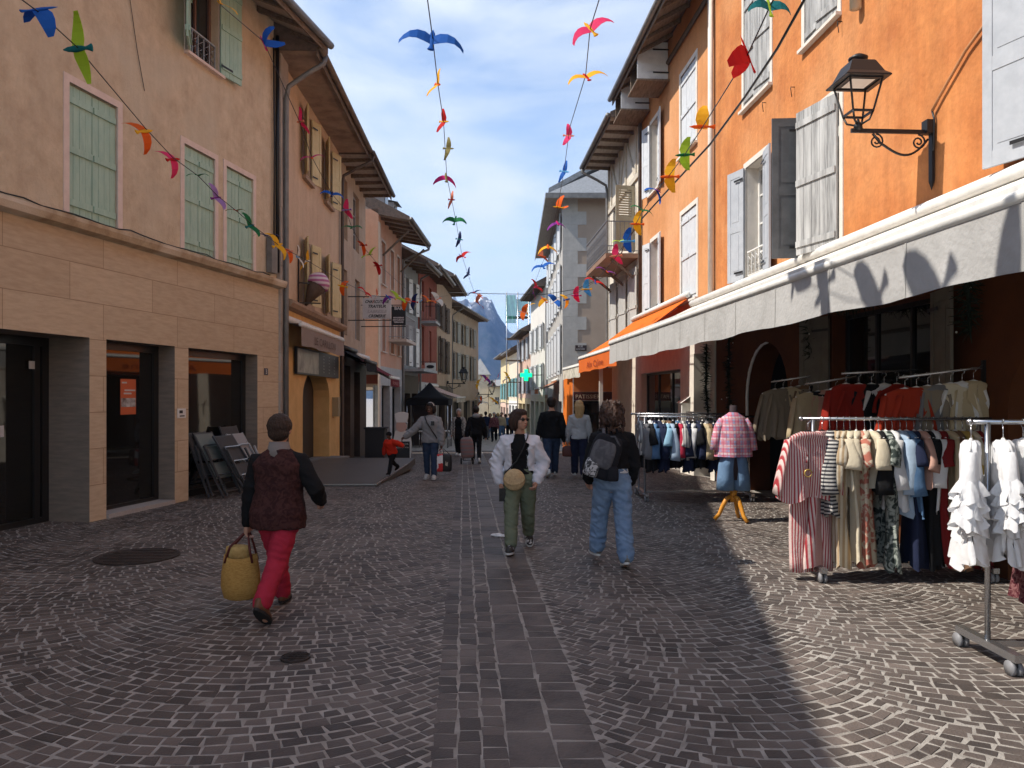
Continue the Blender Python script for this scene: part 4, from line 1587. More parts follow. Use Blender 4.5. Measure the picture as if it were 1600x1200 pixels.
# ------------------------------------------------------------------ wall lantern
def wall_lantern(p, out, scale=1.0, label="black wrought iron wall lantern on a scrolled bracket", nm="street_lamp"):
    """p on the wall at arm height, out = unit direction away from the wall"""
    o = Vector((out[0], out[1], 0)).normalized()
    sd = Vector((-o.y, o.x, 0))
    P0 = Vector(p)

    def T(a, b, z):
        q = P0 + o * (a * scale) + sd * (b * scale)
        return (q.x, q.y, P0.z + z * scale)
    root = thing(nm, label, "street lamp", p)
    m = MB(T)
    m.box((0.0, -.035, -.55), (.03, .035, .12), BLACKMETAL)
    m.add([(0, -.035, -.55), (.03, -.035, -.55), (.03, .035, -.55), (0, .035, -.55), (.015, 0, -.66)], [[0, 1, 4], [1, 2, 4], [2, 3, 4], [3, 0, 4]], BLACKMETAL)
    m.box((.02, -.055, -.02), (.1, .055, .13), BLACKMETAL)
    m.build("wall_plate", root)
    m = MB(T)
    m.bar((.03, 0, 0), (.95, 0, 0), .03, .045, BLACKMETAL)
    m.build("arm", root)
    m = MB(T)
    # big S scroll under the arm
    pts = []
    for k in range(15):
        t = k / 14
        pts.append((.06 + .55 * t, 0, -.06 - .26 * math.sin(math.pi * (.15 + .85 * (1 - t))) * (1 - .55 * t) - .02))
    pts.append((.70, 0, -.03))
    m.tube(pts, .014, BLACKMETAL, n=6)
    for cx, r0, flip in ((.17, .085, 1), (.66, .085, 1)):
        sp = []
        for k in range(22):
            an = math.pi / 2 + k / 21 * 3.4 * math.pi
            r = r0 * (1 - .8 * k / 21)
            sp.append((cx + r * math.cos(an), 0, -.03 - r0 + r * math.sin(an)))
        m.tube(sp, .010, BLACKMETAL, n=5)
    m.build("scroll", root)
    c = .87
    body = MB(T)

    def sq(h, z, a=c):
        return [(a - h, -h, z), (a + h, -h, z), (a + h, h, z), (a - h, h, z)]
    lo, hi = sq(.115, .19), sq(.185, .535)
    for k in range(4):
        body.bar(lo[k], hi[k], .018, .018, BLACKMETAL)
        body.bar(lo[k], lo[(k + 1) % 4], .02, .024, BLACKMETAL)
        body.bar(hi[k], hi[(k + 1) % 4], .022, .03, BLACKMETAL)
        body.tube([lo[k], (c + (lo[k][0] - c) * .75, lo[k][1] * .75, .10), (c, 0, .05)], .012, BLACKMETAL, n=5)
    body.lathe([(.02, .0), (.05, .02), (.045, .07), (.02, .1), (.012, .13)], (c, 0, 0), BLACKMETAL, n=10)
    body.build("lantern_frame", root)
    rf = MB(T)
    rf.rings([sq(.25, .535), sq(.252, .55), sq(.2, .60), sq(.135, .74), sq(.125, .75)], BLACKMETAL, smooth=False)
    rf.lathe([(.05, .75), (.05, .78), (.1, .79), (.105, .815), (.05, .85), (.0, .855)], (c, 0, 0), BLACKMETAL, n=14)
    hd = rf.build("lantern_roof", root)
    df = MB(T)
    df.quad(*sq(.13, .528), surf("lamp diffuser", (.75, .72, .66), rough=.5))
    df.build("diffuser", hd)
    return root


_s = FR.s_of(1459)
_p = FR.P(_s, 0.01, 4.77)
wall_lantern(_p, FR.n)
_p = Fac((-4.46, 45.7), (.02, 1), 1).P(5.4, 0.01, 2.6)
wall_lantern(_p, (1, 0), 1.3, "small dark wall lantern far down the left row")
_p = Fac((-4.4, 55.0), (.135, 1), 1).P(10.9, .01, 1.9)
wall_lantern(_p, (1, -.13), 1.4, "distant dark lantern on the corner of the angled beige house")

# ------------------------------------------------------------------ hanging signs
SIGNW = surf("sign white enamel", (.60, .58, .58), (.52, .50, .50), sc=4, rough=.5)
INK = surf("black sign ink", (.015, .015, .017), rough=.6)
FADED = surf("faded grey ink", (.38, .36, .37), rough=.6)


def hang_sign(nm, label, u0, u1, v0, v1, Y, face, lines, wallx, roundtop=False, cat="sign"):
    a, b = at(u0, v1, Y), at(u1, v0, Y)
    root = thing(nm, label, cat, ((a.x + b.x) / 2, Y, a.z))
    m = MB()
    m.box((a.x, Y - .04, a.z), (b.x, Y + .04, b.z), face)
    if roundtop:
        cx, hw = (a.x + b.x) / 2 - .08, (b.x - a.x) * .2
        m.extr([(cx + hw * math.cos(k * math.pi / 8), b.z + .1 * math.sin(k * math.pi / 8)) for k in range(9)], lambda x, z: (x, Y - .038, z), lambda x, z: (x, Y + .038, z), face)
    m.build("panel", root)
    t = MB()
    H = b.z - a.z
    for body, yy, sz, col, sh, wd in lines:
        text_into(t, body, H * sz, col, lambda x, y: ((a.x + b.x) / 2 + x, Y - .044, a.z + H * yy + y), shear=sh, bold=.004, width=(b.x - a.x) * wd)
    t.build("lettering", root)
    br = MB()
    for z in (b.z + .05, a.z - .05):
        br.bar((wallx, Y, z), (b.x, Y, z), .025, .03, BLACKMETAL)
    br.bar((a.x + .03, Y, a.z - .05), (a.x + .03, Y, b.z + .05), .02, .02, BLACKMETAL)
    br.bar((b.x - .03, Y, a.z - .05), (b.x - .03, Y, b.z + .05), .02, .02, BLACKMETAL)
    br.build("bracket", root)
    return root


hang_sign("hanging_sign", "pale hanging sign lettered for a delicatessen and dairy over the left shops", 567, 611, 466, 498, 24.6, SIGNW,
          [("CHARCUTERIE", .76, .20, INK, .3, .86), ("TRAITEUR", .53, .20, INK, .3, .62), ("LABRESLE", .28, .20, FADED, .3, .70), ("CREMERIE", .06, .20, INK, .3, .62)], -5.3, True)
hang_sign("hanging_sign", "square black hanging sign with white lines next to the pale one", 612, 634, 479, 508, 27.0, BLACKMETAL,
          [("BAR", .82, .22, SIGNW, 0, .6), ("BRASSERIE", .36, .1, SIGNW, 0, .75), ("RESTAURANT", .24, .1, SIGNW, 0, .8), ("TERRASSE", .12, .1, SIGNW, 0, .7)], -5.3)
rs = hang_sign("hanging_sign", "white sign with a black oval on the oxblood house", 664, 681, 567, 581, 39.2, WHITEPAINT, [("optique", .1, .18, FADED, 0, .7)], -4.7)
ov = MB()
_c0 = at(672.5, 573, 39.2)
ov.rings([[(_c0.x + .2 * math.cos(k * .4488), 39.2 + y, _c0.z + .09 * math.sin(k * .4488)) for k in range(14)] for y in (-.05, -.044)], INK, False)
ov.build("oval_emblem", rs)

# ice cream cone advertising sign on the ochre house
_b = F2.P(F2.s_of(464), .02, 3.95)
ic = thing("cone_sign", "giant ice cream cone sign with a purple striped scoop on the ochre house", "shop sign", _b)
ax0 = Vector(F2.P(F2.s_of(464) + .15, .16, 3.92))
ax1 = Vector(F2.P(F2.s_of(464) + .45, .52, 4.72))
dv = (ax1 - ax0)
m = MB()
m.tube([ax0, ax0 + dv * .35, ax0 + dv * .62], [.02, .14, .25], surf("brown wafer", (.10, .065, .045), (.07, .045, .03), sc=12, rough=.7), n=16)
m.build("wafer_cone", ic)
m = MB()
m.tube([ax0 + dv * .6, ax0 + dv * .68, ax0 + dv * .78, ax0 + dv * .88, ax0 + dv * .97, ax0 + dv * 1.02], [.25, .275, .27, .22, .12, .02],
       fabric("purple striped scoop", (.40, .13, .26), (.60, .50, .52), stripes=9, axis=2, trl=0, rough=.5), n=18)
m.build("scoop", ic)
m = MB()
for z in (3.98, 4.45):
    q = Vector(F2.P(F2.s_of(464), .03, z))
    m.bar(q, q + Vector((.45, .3, .02)), .025, .03, BLACKMETAL)
m.bar(F2.P(F2.s_of(464), .035, 3.85), F2.P(F2.s_of(464), .035, 5.3), .03, .03, BLACKMETAL, up=(1, 0, 0))
m.build("bracket", ic)

# menu board over the arch
sa, sb = F2.s_of(456), F2.s_of(523)
mbd = thing("menu_board", "wide black menu board with a picture above the ochre arch", "menu board", F2.P(sa, .1, 2.3))
m = MB(F2.P)
m.box((sa, .06, 2.30), (sb, .12, 2.93), BLACKMETAL)
m.build("board", mbd)
m = MB(F2.P)
w_ = sb - sa
m.box((sa + .04, .12, 2.34), (sa + w_ * .45, .127, 2.89), surf("faded poster", (.42, .42, .38), (.12, .11, .10), (.30, .31, .28), sc=3, rough=.4))
m.build("picture", mbd)
m = MB()
for k in range(3):
    for j in range(6):
        s = sa + w_ * (.58 + .14 * k)
        z = 2.40 + j * .085
        text_into(m, ["Pizza", "Pates", "Salade", "Grill", "Menu", "Vins"][(j + k) % 6], .055, SIGNW, lambda x, y: F2.P(s + x, .125, z + y))
m.build("lettering", mbd)

# street name plate on the side of the quoined house
m = MB()
_a, _b2 = at(899, 548, 37.9), at(915, 541, 37.9)
m.box((_a.x, 37.9, _a.z), (_b2.x + .05, 37.96, _b2.z + .05), surf("brown plate", (.035, .022, .022), rough=.5))
text_into(m, "RUE", .13, SIGNW, lambda x, y: ((_a.x + _b2.x) / 2 + x, 37.895, _a.z + .17 + y))
text_into(m, "CLOVIS HUGUES", .09, SIGNW, lambda x, y: ((_a.x + _b2.x) / 2 + x, 37.895, _a.z + .05 + y), width=.42)
tag(m.build("street_name_plate", loc=_a), "small brown street name plate on the quoined house corner", "street sign")

# patisserie terrace screen, orange, facing the street
p0, p1 = at(896, 577, 26.8), at(956, 612, 26.8)
ts = thing("terrace_screen", "orange terrace screen of the pastry shop with a dark lettered band", "screen", (p0.x, 26.8, gz(26.8)))
OPAN = surf("orange screen panel", (.58, .19, .06), (.52, .165, .05), sc=3, rough=.7)
m = MB()
m.box((p0.x, 26.75, 1.93), (p1.x, 26.8, 2.76), OPAN)
m.build("orange_panel", ts)
m = MB()
m.box((p0.x, 26.72, 1.62), (p1.x, 26.8, 1.925), surf("maroon band", (.07, .016, .012), rough=.5))
bd = m.build("sign_band", ts)
m = MB()
text_into(m, "PATISSIER", .19, surf("cream lettering", (.62, .50, .38), rough=.6), lambda x, y: ((p0.x + p1.x) / 2 - .18 + x, 26.71, 1.70 + y), width=.85)
m.build("lettering", bd)
m = MB()
m.box((p0.x, 26.76, gz(27) - .02), (p1.x, 26.79, 1.615), SHOPGLASS)
m.build("glass", ts)
m = MB()
for k in range(4):
    y = 26.85 + k * 1.0
    m.add([(p0.x - .02, y, gz(27) + .1), (p0.x - .10 - .04 * (k % 2), y + .5, gz(27) + .1), (p0.x - .02, y + 1, gz(27) + .1), (p0.x - .02, y, 2.7), (p0.x - .10, y + .5, 2.7), (p0.x - .02, y + 1, 2.7)], [[0, 1, 4, 3], [1, 2, 5, 4]], ORANGEC)
m.build("side_curtain", ts)
m = MB()
pp = at(939, 575, 21.6)
m.box((pp.x - .05, 21.55, gz(21) - .05), (pp.x + .05, 21.65, 2.66), WHITETRIM)
tag(m.build("awning_post", loc=(pp.x, 21.6, 0)), "thin cream post holding up the orange awning", "post")

# pharmacy cross
cr = thing("pharmacy_cross", "glowing green pharmacy cross hanging far down the right side", "pharmacy sign", at(822, 586, 56))
GREEN = surf("lit green cross", (.02, .35, .08), rough=.4, emit=(.0, 1.0, .22, 1.6))
c = at(822, 586, 56)
m = MB()
m.box((c.x - .14, 55.9, c.z - .42), (c.x + .14, 56.05, c.z + .42), GREEN)
m.box((c.x - .42, 55.9, c.z - .14), (c.x - .1405, 56.05, c.z + .14), GREEN)
m.box((c.x + .1405, 55.9, c.z - .14), (c.x + .42, 56.05, c.z + .14), GREEN)
m.build("cross", cr)
m = MB()
m.bar((c.x, 56.1, c.z), (2.3, 56.1, c.z), .05, .05, BLACKMETAL)
m.build("bracket", cr)

# scaffold tower wrapped in green netting
sc_ = thing("scaffold", "scaffold wrapped in translucent green netting above the far roofs", "scaffold", (.0, 70, gz(70)))
NET = surf("green scaffold net", (.10, .42, .32), (.06, .28, .22), sc=2, rough=.8)
nb_ = NET.node_tree.nodes["Principled BSDF"]
nb_.inputs['Alpha'].default_value = .72
q0, q1 = at(790, 505, 70), at(828, 461, 70)
for x0, x1, y0, z0, z1 in ((q0.x, at(806, 0, 70).x, 70, q0.z, q1.z), (at(806, 0, 70).x + .02, q1.x, 70.5, at(0, 492, 70).z, at(0, 466, 70).z)):
    m = MB()
    n = 8
    vs = []
    for i in range(n + 1):
        x = x0 + (x1 - x0) * i / n
        for j in range(7):
            z = z0 + (z1 - z0) * j / 6
            vs.append((x, y0 + .06 * math.sin(i * 1.7 + j), z))
    for i in range(5):
        for j in range(7):
            vs.append((x1, y0 + 2.5 * i / 4, z0 + (z1 - z0) * j / 6))
    m.add(vs, [[i * 7 + j, i * 7 + j + 1, (i + 1) * 7 + j + 1, (i + 1) * 7 + j] for i in range(n) for j in range(6)] +
          [[63 + i * 7 + j, 63 + i * 7 + j + 1, 63 + (i + 1) * 7 + j + 1, 63 + (i + 1) * 7 + j] for i in range(4) for j in range(6)], NET, True)
    m.build("netting", sc_)
m = MB()
for x in (q0.x + .1, (q0.x + q1.x) / 2, q1.x - .1):
    for y in (70.1, 72.3):
        m.tube([(x, y, gz(70)), (x, y, q1.z + .3)], .05, STEEL, n=5)
for z in np.arange(1.0, q1.z, 2.0):
    m.box((q0.x, 70.15, z), (q1.x, 72.2, z + .06), OLDWOOD)
m.build("tubes", sc_)

# ------------------------------------------------------------------ black market tent
tx0, tx1, ty0, ty1 = -4.75, -2.85, 34.4, 36.6
tg = gz(35.5)
tt = thing("market_tent", "black pop-up market tent on the left of the street", "tent", ((tx0 + tx1) / 2, 35.5, tg))
m = MB()
cx, cy = (tx0 + tx1) / 2, (ty0 + ty1) / 2
rg = []
for k, (f, z) in enumerate(((1, 1.62), (.72, 1.74), (.45, 1.93), (.22, 2.16), (.06, 2.36), (.01, 2.4))):
    rg.append([(cx + (x - cx) * f, cy + (y - cy) * f, z) for x, y in ((tx0, ty0), (cx, ty0), (tx1, ty0), (tx1, cy), (tx1, ty1), (cx, ty1), (tx0, ty1), (tx0, cy))])
m.rings(rg, BLACKC, True)
m.build("canopy", tt)
m = MB()
m.rings([[(x, y, z) for x, y in ((tx0, ty0), (tx1, ty0), (tx1, ty1), (tx0, ty1))] for z in (1.36, 1.615)], BLACKC, False, False)
m.build("valance", tt)
for x in (tx0 + .04, tx1 - .04):
    for y in (ty0 + .04, ty1 - .04):
        m = MB()
        m.tube([(x, y, gz(y)), (x, y, 1.6)], .03, STEEL, n=6)
        m.build("leg", tt)
m = MB()
m.box((tx0 + .05, ty1 - .1, tg), (tx0 + .9, ty1 - .08, 1.5), surf("tent side cloth", (.06, .05, .048), rough=.9))
m.build("side_cloth", tt)
st = thing("market_table", "low market table with pale cloth under the black tent", "table", (cx + .2, 35.6, tg))
m = MB()
m.box((cx - .5, 35.2, tg + .72), (cx + .95, 36.0, tg + .76), WHITEPAINT)
m.build("table_top", st)
for x in (cx - .45, cx + .9):
    for y in (35.25, 35.95):
        m = MB()
        m.tube([(x, y, tg), (x, y, tg + .72)], .02, STEEL, n=5)
        m.build("leg", st)

# ------------------------------------------------------------------ terrace deck, bin, chef cut-out
m = MB()
dk_ = surf("dark deck boards", (.085, .075, .068), (.055, .05, .046), sc=3, rough=.45, bump=.1, stretch=(1, 6, 1), spec=.5)
top = [(-3.72, 15.2, .025), (-2.68, 15.2, .03), (-2.50, 18.6, .15), (-2.55, 20.2, .16), (-4.95, 20.2, .16), (-4.95, 18.3, .15)]
m.add(top + [(x, y, -.01) for x, y, z in top], [[0, 1, 2, 3, 4, 5], [0, 1, 7, 6], [1, 2, 8, 7], [2, 3, 9, 8], [3, 4, 10, 9], [4, 5, 11, 10], [5, 0, 6, 11]], dk_)
dko = m.build("terrace_ramp", loc=(-3.5, 17.5, 0))
tag(dko, "dark boarded ramp sloping up from the paving to the left shops", "ramp")
m = MB()
m.bar((-3.72, 15.2, .035), (-2.68, 15.2, .04), .03, .02, STEEL)
m.bar((-2.68, 15.2, .04), (-2.50, 18.6, .16), .03, .02, STEEL)
m.build("metal_edge", dko)

CHEFW = surf("chef board white", (.62, .60, .58), rough=.6)
ch = thing("chef_board", "flat chef shaped menu board with tall white hat behind the child", "advertising board", at(628, 700, 23.5))
cY = 23.5
g_ = gz(cY)
cc = at(628, 0, cY).x


def cut(pts, y0, y1, mat, nm):
    m_ = MB()
    m_.extr(pts, lambda x, z: (cc + x, cY + y0, g_ + z), lambda x, z: (cc + x, cY + y1, g_ + z), mat)
    return m_.build(nm, ch)


cut([(-.24, 0), (.26, 0), (.30, .55), (.24, .95), (-.2, .95), (-.30, .5)], .0, .03, CHEFW, "coat")
cut([(-.02 + .17 * math.cos(k * .4488), 1.08 + .17 * math.sin(k * .4488)) for k in range(14)], -.012, .026, surf("chef board pink", (.5, .32, .27), rough=.6), "face")
cut([(-.17, 1.2), (.15, 1.2), (.19, 1.34), (.2, 1.48), (.05, 1.53), (-.1, 1.52), (-.22, 1.46), (-.2, 1.34)], -.02, .03, CHEFW, "hat")
cut([(-.2, .1), (.24, .1), (.24, .62), (-.2, .62)], -.03, -.005, surf("slate board", (.025, .025, .026), rough=.6), "slate")
m = MB()
text_into(m, "MENU DU JOUR", .07, CHEFW, lambda x, y: (cc + x + .02, cY - .034, g_ + .52 + y), width=.36)
text_into(m, "PLATS A EMPORTER", .05, CHEFW, lambda x, y: (cc + x + .02, cY - .034, g_ + .42 + y), width=.38)
m.build("lettering", ch)
m = MB()
m.box((-5.0 + .1, 25.6, gz(25)), (-4.25, 26.2, gz(25) + .95), surf("dark planter", (.03, .03, .032), rough=.6))
m.box((-5.0 + .06, 25.56, gz(25) + .951), (-4.21, 26.24, gz(25) + 1.0), surf("dark planter", (.03, .03, .032)))
tag(m.build("planter_box", loc=(-4.6, 25.9, gz(25))), "tall dark planter box beside the left shops", "planter")


# ------------------------------------------------------------------ folded lounge chairs leaning on the stone shopfront
def folded_chair(s, d_foot, d_top, w, h, fab, label, frame, skew=0.0):
    p = F1.P(s, d_foot, 0)
    root = thing("folded_chair", label, "folding chair", p, group="folded chairs leaning on the shop window")
    L = math.hypot(d_foot - d_top, h)

    def T(x, y, q):
        """x across, y proud of the chair plane, q up along it"""
        t = q / L
        return F1.P(s + x + skew * t, d_foot + (d_top - d_foot) * t + y * h / L, h * t + y * (d_foot - d_top) / L + .015)
    m = MB(T)
    for x in (0, w):
        m.bar((x, 0, 0), (x, 0, L), .03, .035, frame)
    for q in (.10, L * .98):
        m.bar((0, 0, q), (w, 0, q), .025, .025, frame)
    m.build("frame", root)
    m = MB(T)
    for x in (.05, w - .05):
        m.bar((x, .05, .02), (x, .05, L * .78), .025, .03, frame)
    for q in (.32, .55, .78):
        m.bar((.05, .06, L * q), (w - .05, .06, L * q), .02, .02, STEEL)
    m.build("folding_legs", root)
    m = MB(T)
    for a, b in ((.28, .52), (.56, .97)):
        m.box((.02, -.008 + .02, L * a), (w - .02, .02, L * b), fab)
    m.build("sling", root)
    for x in (.0, w):
        m = MB(T)
        m.bar((x, .06, L * .30), (x, .10, L * .72), .04, .03, frame)
        m.build("armrest", root)
    return root


DKF = surf("charcoal chair frame", (.045, .045, .048), rough=.4)
DKS = fabric("charcoal sling", (.075, .072, .072), trl=.05)
PLF = surf("pale chair frame", (.30, .30, .30), rough=.4)
PLS = fabric("pale sling", (.33, .32, .32), trl=.1)
_cs = F1.s_of(300)
folded_chair(_cs + .05, .30, -.15, .55, 1.13, DKS, "folded charcoal chair standing rearmost against the dark window", DKF)
folded_chair(_cs + .15, .52, -.08, .55, 1.12, surf("green grey sling", (.16, .18, .165), rough=.9), "folded chair with green grey sling half hidden at the back", DKF)
folded_chair(_cs + 1.05, .34, -.12, .55, 1.2, DKS, "folded black framed chair behind the pale one", DKF)
folded_chair(_cs + 1.08, .62, .0, .55, 1.06, PLS, "folded pale grey chair nearest the right end of the shop window", PLF)
folded_chair(_cs + .38, .86, .16, .60, 1.06, DKS, "folded charcoal chair in front, leaning nearest the street", DKF)

# ------------------------------------------------------------------ manhole covers and litter
iron = surf("rusty cast iron", (.035, .028, .025), (.055, .04, .033), sc=9, rough=.55, bump=.6, bsc=45, metal=.3)
for (x, y, r, lb) in ((-4.17, 8.55, .44, "large round cast iron manhole cover near the left shopfront"), (-1.48, 5.25, .10, "small round iron valve cover set in the setts")):
    m = MB()
    m.lathe([(r, .0), (r, .018), (r * .93, .02), (r * .92, .014), (.01, .015)], (x, y, 0), iron, n=36, smooth=False)
    for k in range(5):
        q = -r * .7 + k * r * .35
        hw = math.sqrt(max(.001, (r * .85) ** 2 - q * q))
        m.box((x - hw, y + q - .012 * r / .44, .0155), (x + hw, y + q + .012 * r / .44, .021), iron)
    tag(m.build("manhole_cover", loc=(x, y, 0)), lb, "manhole cover")
m = MB()
for k in range(3):
    c0 = Vector((-.22 + .045 * k, 9.8 - .03 * k, .02))
    m.ball(c0, (.06, .035, .02 + .012 * (k == 1)), surf("paper litter", (.75, .75, .74), rough=.8), n=7, m_=4, smooth=False)
tag(m.build("paper_litter", loc=(-.2, 9.8, 0)), "crumpled white paper lying on the gutter slabs", "litter")


# ------------------------------------------------------------------ dark fir garlands round the clothes shop
def fir(pts, label, r=.13, dens=260):
    rr = random.Random(len(label) * 7)
    root = thing("fir_garland", label, "garland", pts[0], group="fir garlands round the clothes shop")
    m = MB()
    gm = surf("dark fir needles", (.012, .022, .014), (.02, .03, .02), sc=30, rough=.8)
    m.tube(pts, .02, gm, n=5)
    segs = [(Vector(a), Vector(b)) for a, b in zip(pts, pts[1:])]
    tot = sum((b - a).length for a, b in segs)
    for a, b in segs:
        for _ in range(int(dens * (b - a).length)):
            p = a.lerp(b, rr.random())
            d = Vector((rr.gauss(0, 1), rr.gauss(0, 1), rr.gauss(0, .7) - .3)).normalized()
            e = Vector((rr.gauss(0, 1), rr.gauss(0, 1), rr.gauss(0, 1))).normalized().cross(d) * .012
            q = p + d * r * rr.uniform(.5, 1.25)
            m.add([p - e, p + e, q + e * .3, q - e * .3], [[0, 1, 2, 3]], gm)
    m.build("branches", root)
    m = MB()
    for a, b in segs:
        for _ in range(max(2, int(7 * (b - a).length))):
            p = a.lerp(b, rr.random()) + Vector((rr.gauss(0, .06), rr.gauss(0, .06), rr.gauss(0, .06)))
            m.ball(p, .012, surf("pale bauble", (.6, .6, .55), rough=.3), n=6, m_=4)
    m.build("baubles", root)
    return root


fw = lambda u, d, z: FR.P(FR.s_of(u), d, z)
fir([fw(1114, .14, 2.9), fw(1113, .14, 2.0), fw(1116, .12, 1.2)], "thin dark fir garland hanging on the edge of the white shopfront")
fir([fw(1150, .14, 3.1), fw(1149, .14, 2.2), fw(1150, .12, 1.3)], "dark fir garland hanging straight beside the arched door")
fir([fw(1278, .14, 3.2), fw(1280, .14, 2.6), fw(1281, .12, 2.35)], "short dark fir garland left of the shop window", r=.17)
fir([fw(1300, .2, 3.12), fw(1345, .2, 3.0), fw(1400, .2, 3.05), fw(1460, .2, 3.2)], "dark fir garland lying across the top of the shop window", r=.2)
fir([fw(1535, .14, 3.6), fw(1532, .14, 3.0), fw(1533, .12, 2.45)], "thick dark fir garland hanging right of the shop window", r=.17)
fir([fw(1130, .15, 3.4), fw(1200, .15, 3.25), fw(1290, .15, 3.3)], "dark fir garland along the wall above the arched door", r=.16, dens=180)

# ------------------------------------------------------------------ strings and paper birds
BC = {"blue": (.02, .13, .50), "navy": (.02, .03, .12), "teal": (.02, .20, .22), "lime": (.45, .62, .06), "green": (.02, .20, .07), "orange": (.80, .16, .02),
      "yellow": (.85, .50, .03), "red": (.60, .02, .02), "pink": (.80, .06, .20), "magenta": (.60, .02, .20), "purple": (.25, .04, .30), "white": (.78, .75, .70),
      "sky": (.12, .42, .72), "olive": (.30, .26, .10), "salmon": (.75, .28, .18), "lilac": (.42, .25, .55)}


def bmat(c):
    return fabric("paper " + c, BC[c], trl=.45, rough=.7)


_bird_src = {}


def bird_meshes(style):
    """wing and body shapes shared by all birds of one style"""
    if style in _bird_src:
        return _bird_src[style]
    wingprof = [  # along the wing: x, chord front, chord back, lift
        ((0, .045, -.05, 0), (.07, .06, -.05, .025), (.14, .05, -.045, .04), (.21, .02, -.045, .035), (.265, -.02, -.055, .01), (.30, -.055, -.07, -.02)),
        ((0, .05, -.055, 0), (.08, .075, -.055, .04), (.16, .05, -.06, .075), (.23, .01, -.06, .085), (.285, -.04, -.065, .075)),
        ((0, .05, -.05, 0), (.07, .06, -.055, -.02), (.14, .045, -.06, -.055), (.20, .015, -.06, -.11), (.235, -.03, -.055, -.17)),
        ((0, .05, -.055, 0), (.06, .07, -.06, .06), (.11, .055, -.06, .13), (.14, .02, -.055, .20), (.15, -.03, -.05, .26)),
    ][style]
    bm_ = surf("bird placeholder", (.5, .5, .5))
    out = []
    for sg in (1, -1):
        m = MB()
        vs = []
        for (x, f, b_, z) in wingprof:
            f, b_ = f * 1.15 + .008 * (x > .05), b_ * 1.5
            vs += [(sg * x, f, z + .0015), (sg * x, b_, z + .0015 - .004), (sg * x, b_, z - .0015 - .004), (sg * x, f, z - .0015)]
        n = len(wingprof)
        fs = []
        for i in range(n - 1):
            for k in range(4):
                fs.append([i * 4 + k, i * 4 + (k + 1) % 4, (i + 1) * 4 + (k + 1) % 4, (i + 1) * 4 + k])
        fs += [[3, 2, 1, 0], [n * 4 - 4, n * 4 - 3, n * 4 - 2, n * 4 - 1]]
        m.add(vs, fs, bm_, False)
        out.append(m.mesh("wing"))
    m = MB()
    prof = [(.165, .004), (.14, .012), (.11, .022), (.08, .024), (.02, .030), (-.05, .022), (-.09, .014), (-.12, .02), (-.165, .036), (-.17, .03)]
    rg = []
    for y, w in prof:
        rg.append([(w * math.cos(k * math.pi / 4), y, .35 * min(w, .03) * math.sin(k * math.pi / 4)) for k in range(8)])
    m.rings(rg, bm_, True)
    out.append(m.mesh("body"))
    _bird_src[style] = out
    return out


_bmesh_col = {}


def colored(me, c):
    k = (me.name, c)
    if k not in _bmesh_col:
        x = me.copy()
        x.materials.clear()
        x.materials.append(bmat(c))
        _bmesh_col[k] = x
    return _bmesh_col[k]


ORD = ["first", "second", "third", "fourth", "fifth", "sixth", "seventh", "eighth", "ninth", "tenth", "eleventh", "twelfth", "thirteenth", "fourteenth", "fifteenth",
       "sixteenth", "seventeenth", "eighteenth", "nineteenth", "twentieth", "twenty-first", "twenty-second", "twenty-third", "twenty-fourth"]


def bird(p, wc, bc, label, size=1.0, rot=(0, 0, 0), style=0, simple=False):
    w1, w2, bd = bird_meshes(style)
    root = bpy.data.objects.new("paper_bird", None)
    COL.objects.link(root)
    root.location = p
    root.rotation_euler = rot
    root.scale = (size,) * 3
    tag(root, label, "paper bird", "paper birds strung over the street")
    for nm, me, c in (("wing", w1, wc), ("wing", w2, wc), ("body", bd, bc)):
        o = bpy.data.objects.new(nm, colored(me, c))
        COL.objects.link(o)
        o.parent = root


def string(label, ctrl, birds, where, col=BLACKMETAL, r=.006):
    """ctrl: (u, v, Y) along the cord; birds: (u, v, wing colour, body colour[, style, size, yaw, roll, pitch])"""
    pts = [at(*c_) for c_ in ctrl]
    m = MB()
    m.tube(pts, r, col, n=5)
    tag(m.build("garland_cord", loc=pts[0]), label, "cord")
    us = [(c_[1], c_[2]) for c_ in ctrl]
    rr = random.Random(len(label))
    cnt = {}
    for i, b in enumerate(birds):
        u, v, wc, bc = b[:4]
        # distance by nearest place along the cord
        best = None
        for (u0, v0, y0), (u1, v1, y1) in zip(ctrl, ctrl[1:]):
            for k in range(11):
                t = k / 10
                du = (u0 + (u1 - u0) * t - u) ** 2 + (v0 + (v1 - v0) * t - v) ** 2
                if best is None or du < best[0]:
                    best = (du, y0 + (y1 - y0) * t)
        Y = best[1]
        style = b[4] if len(b) > 4 else rr.randrange(3)
        size = b[5] if len(b) > 5 else 1.0
        size *= .84 if Y > 8.5 else 1
        yaw = b[6] if len(b) > 6 else rr.uniform(-60, 60)
        roll = b[7] if len(b) > 7 else rr.choice((-65, -30, 40, 70)) + rr.uniform(-12, 12)
        pit = b[8] if len(b) > 8 else rr.uniform(15, 60)
        key = (wc, bc)
        look = f"{wc} paper bird" if wc == bc else f"{wc} winged paper bird with {bc} body"
        lb = f"{look}, {ORD[min(i, 23)]} from near end of {where}"
        bird(at(u, v, Y), wc, bc, lb, size, (rad(pit), rad(roll), rad(yaw)), style)


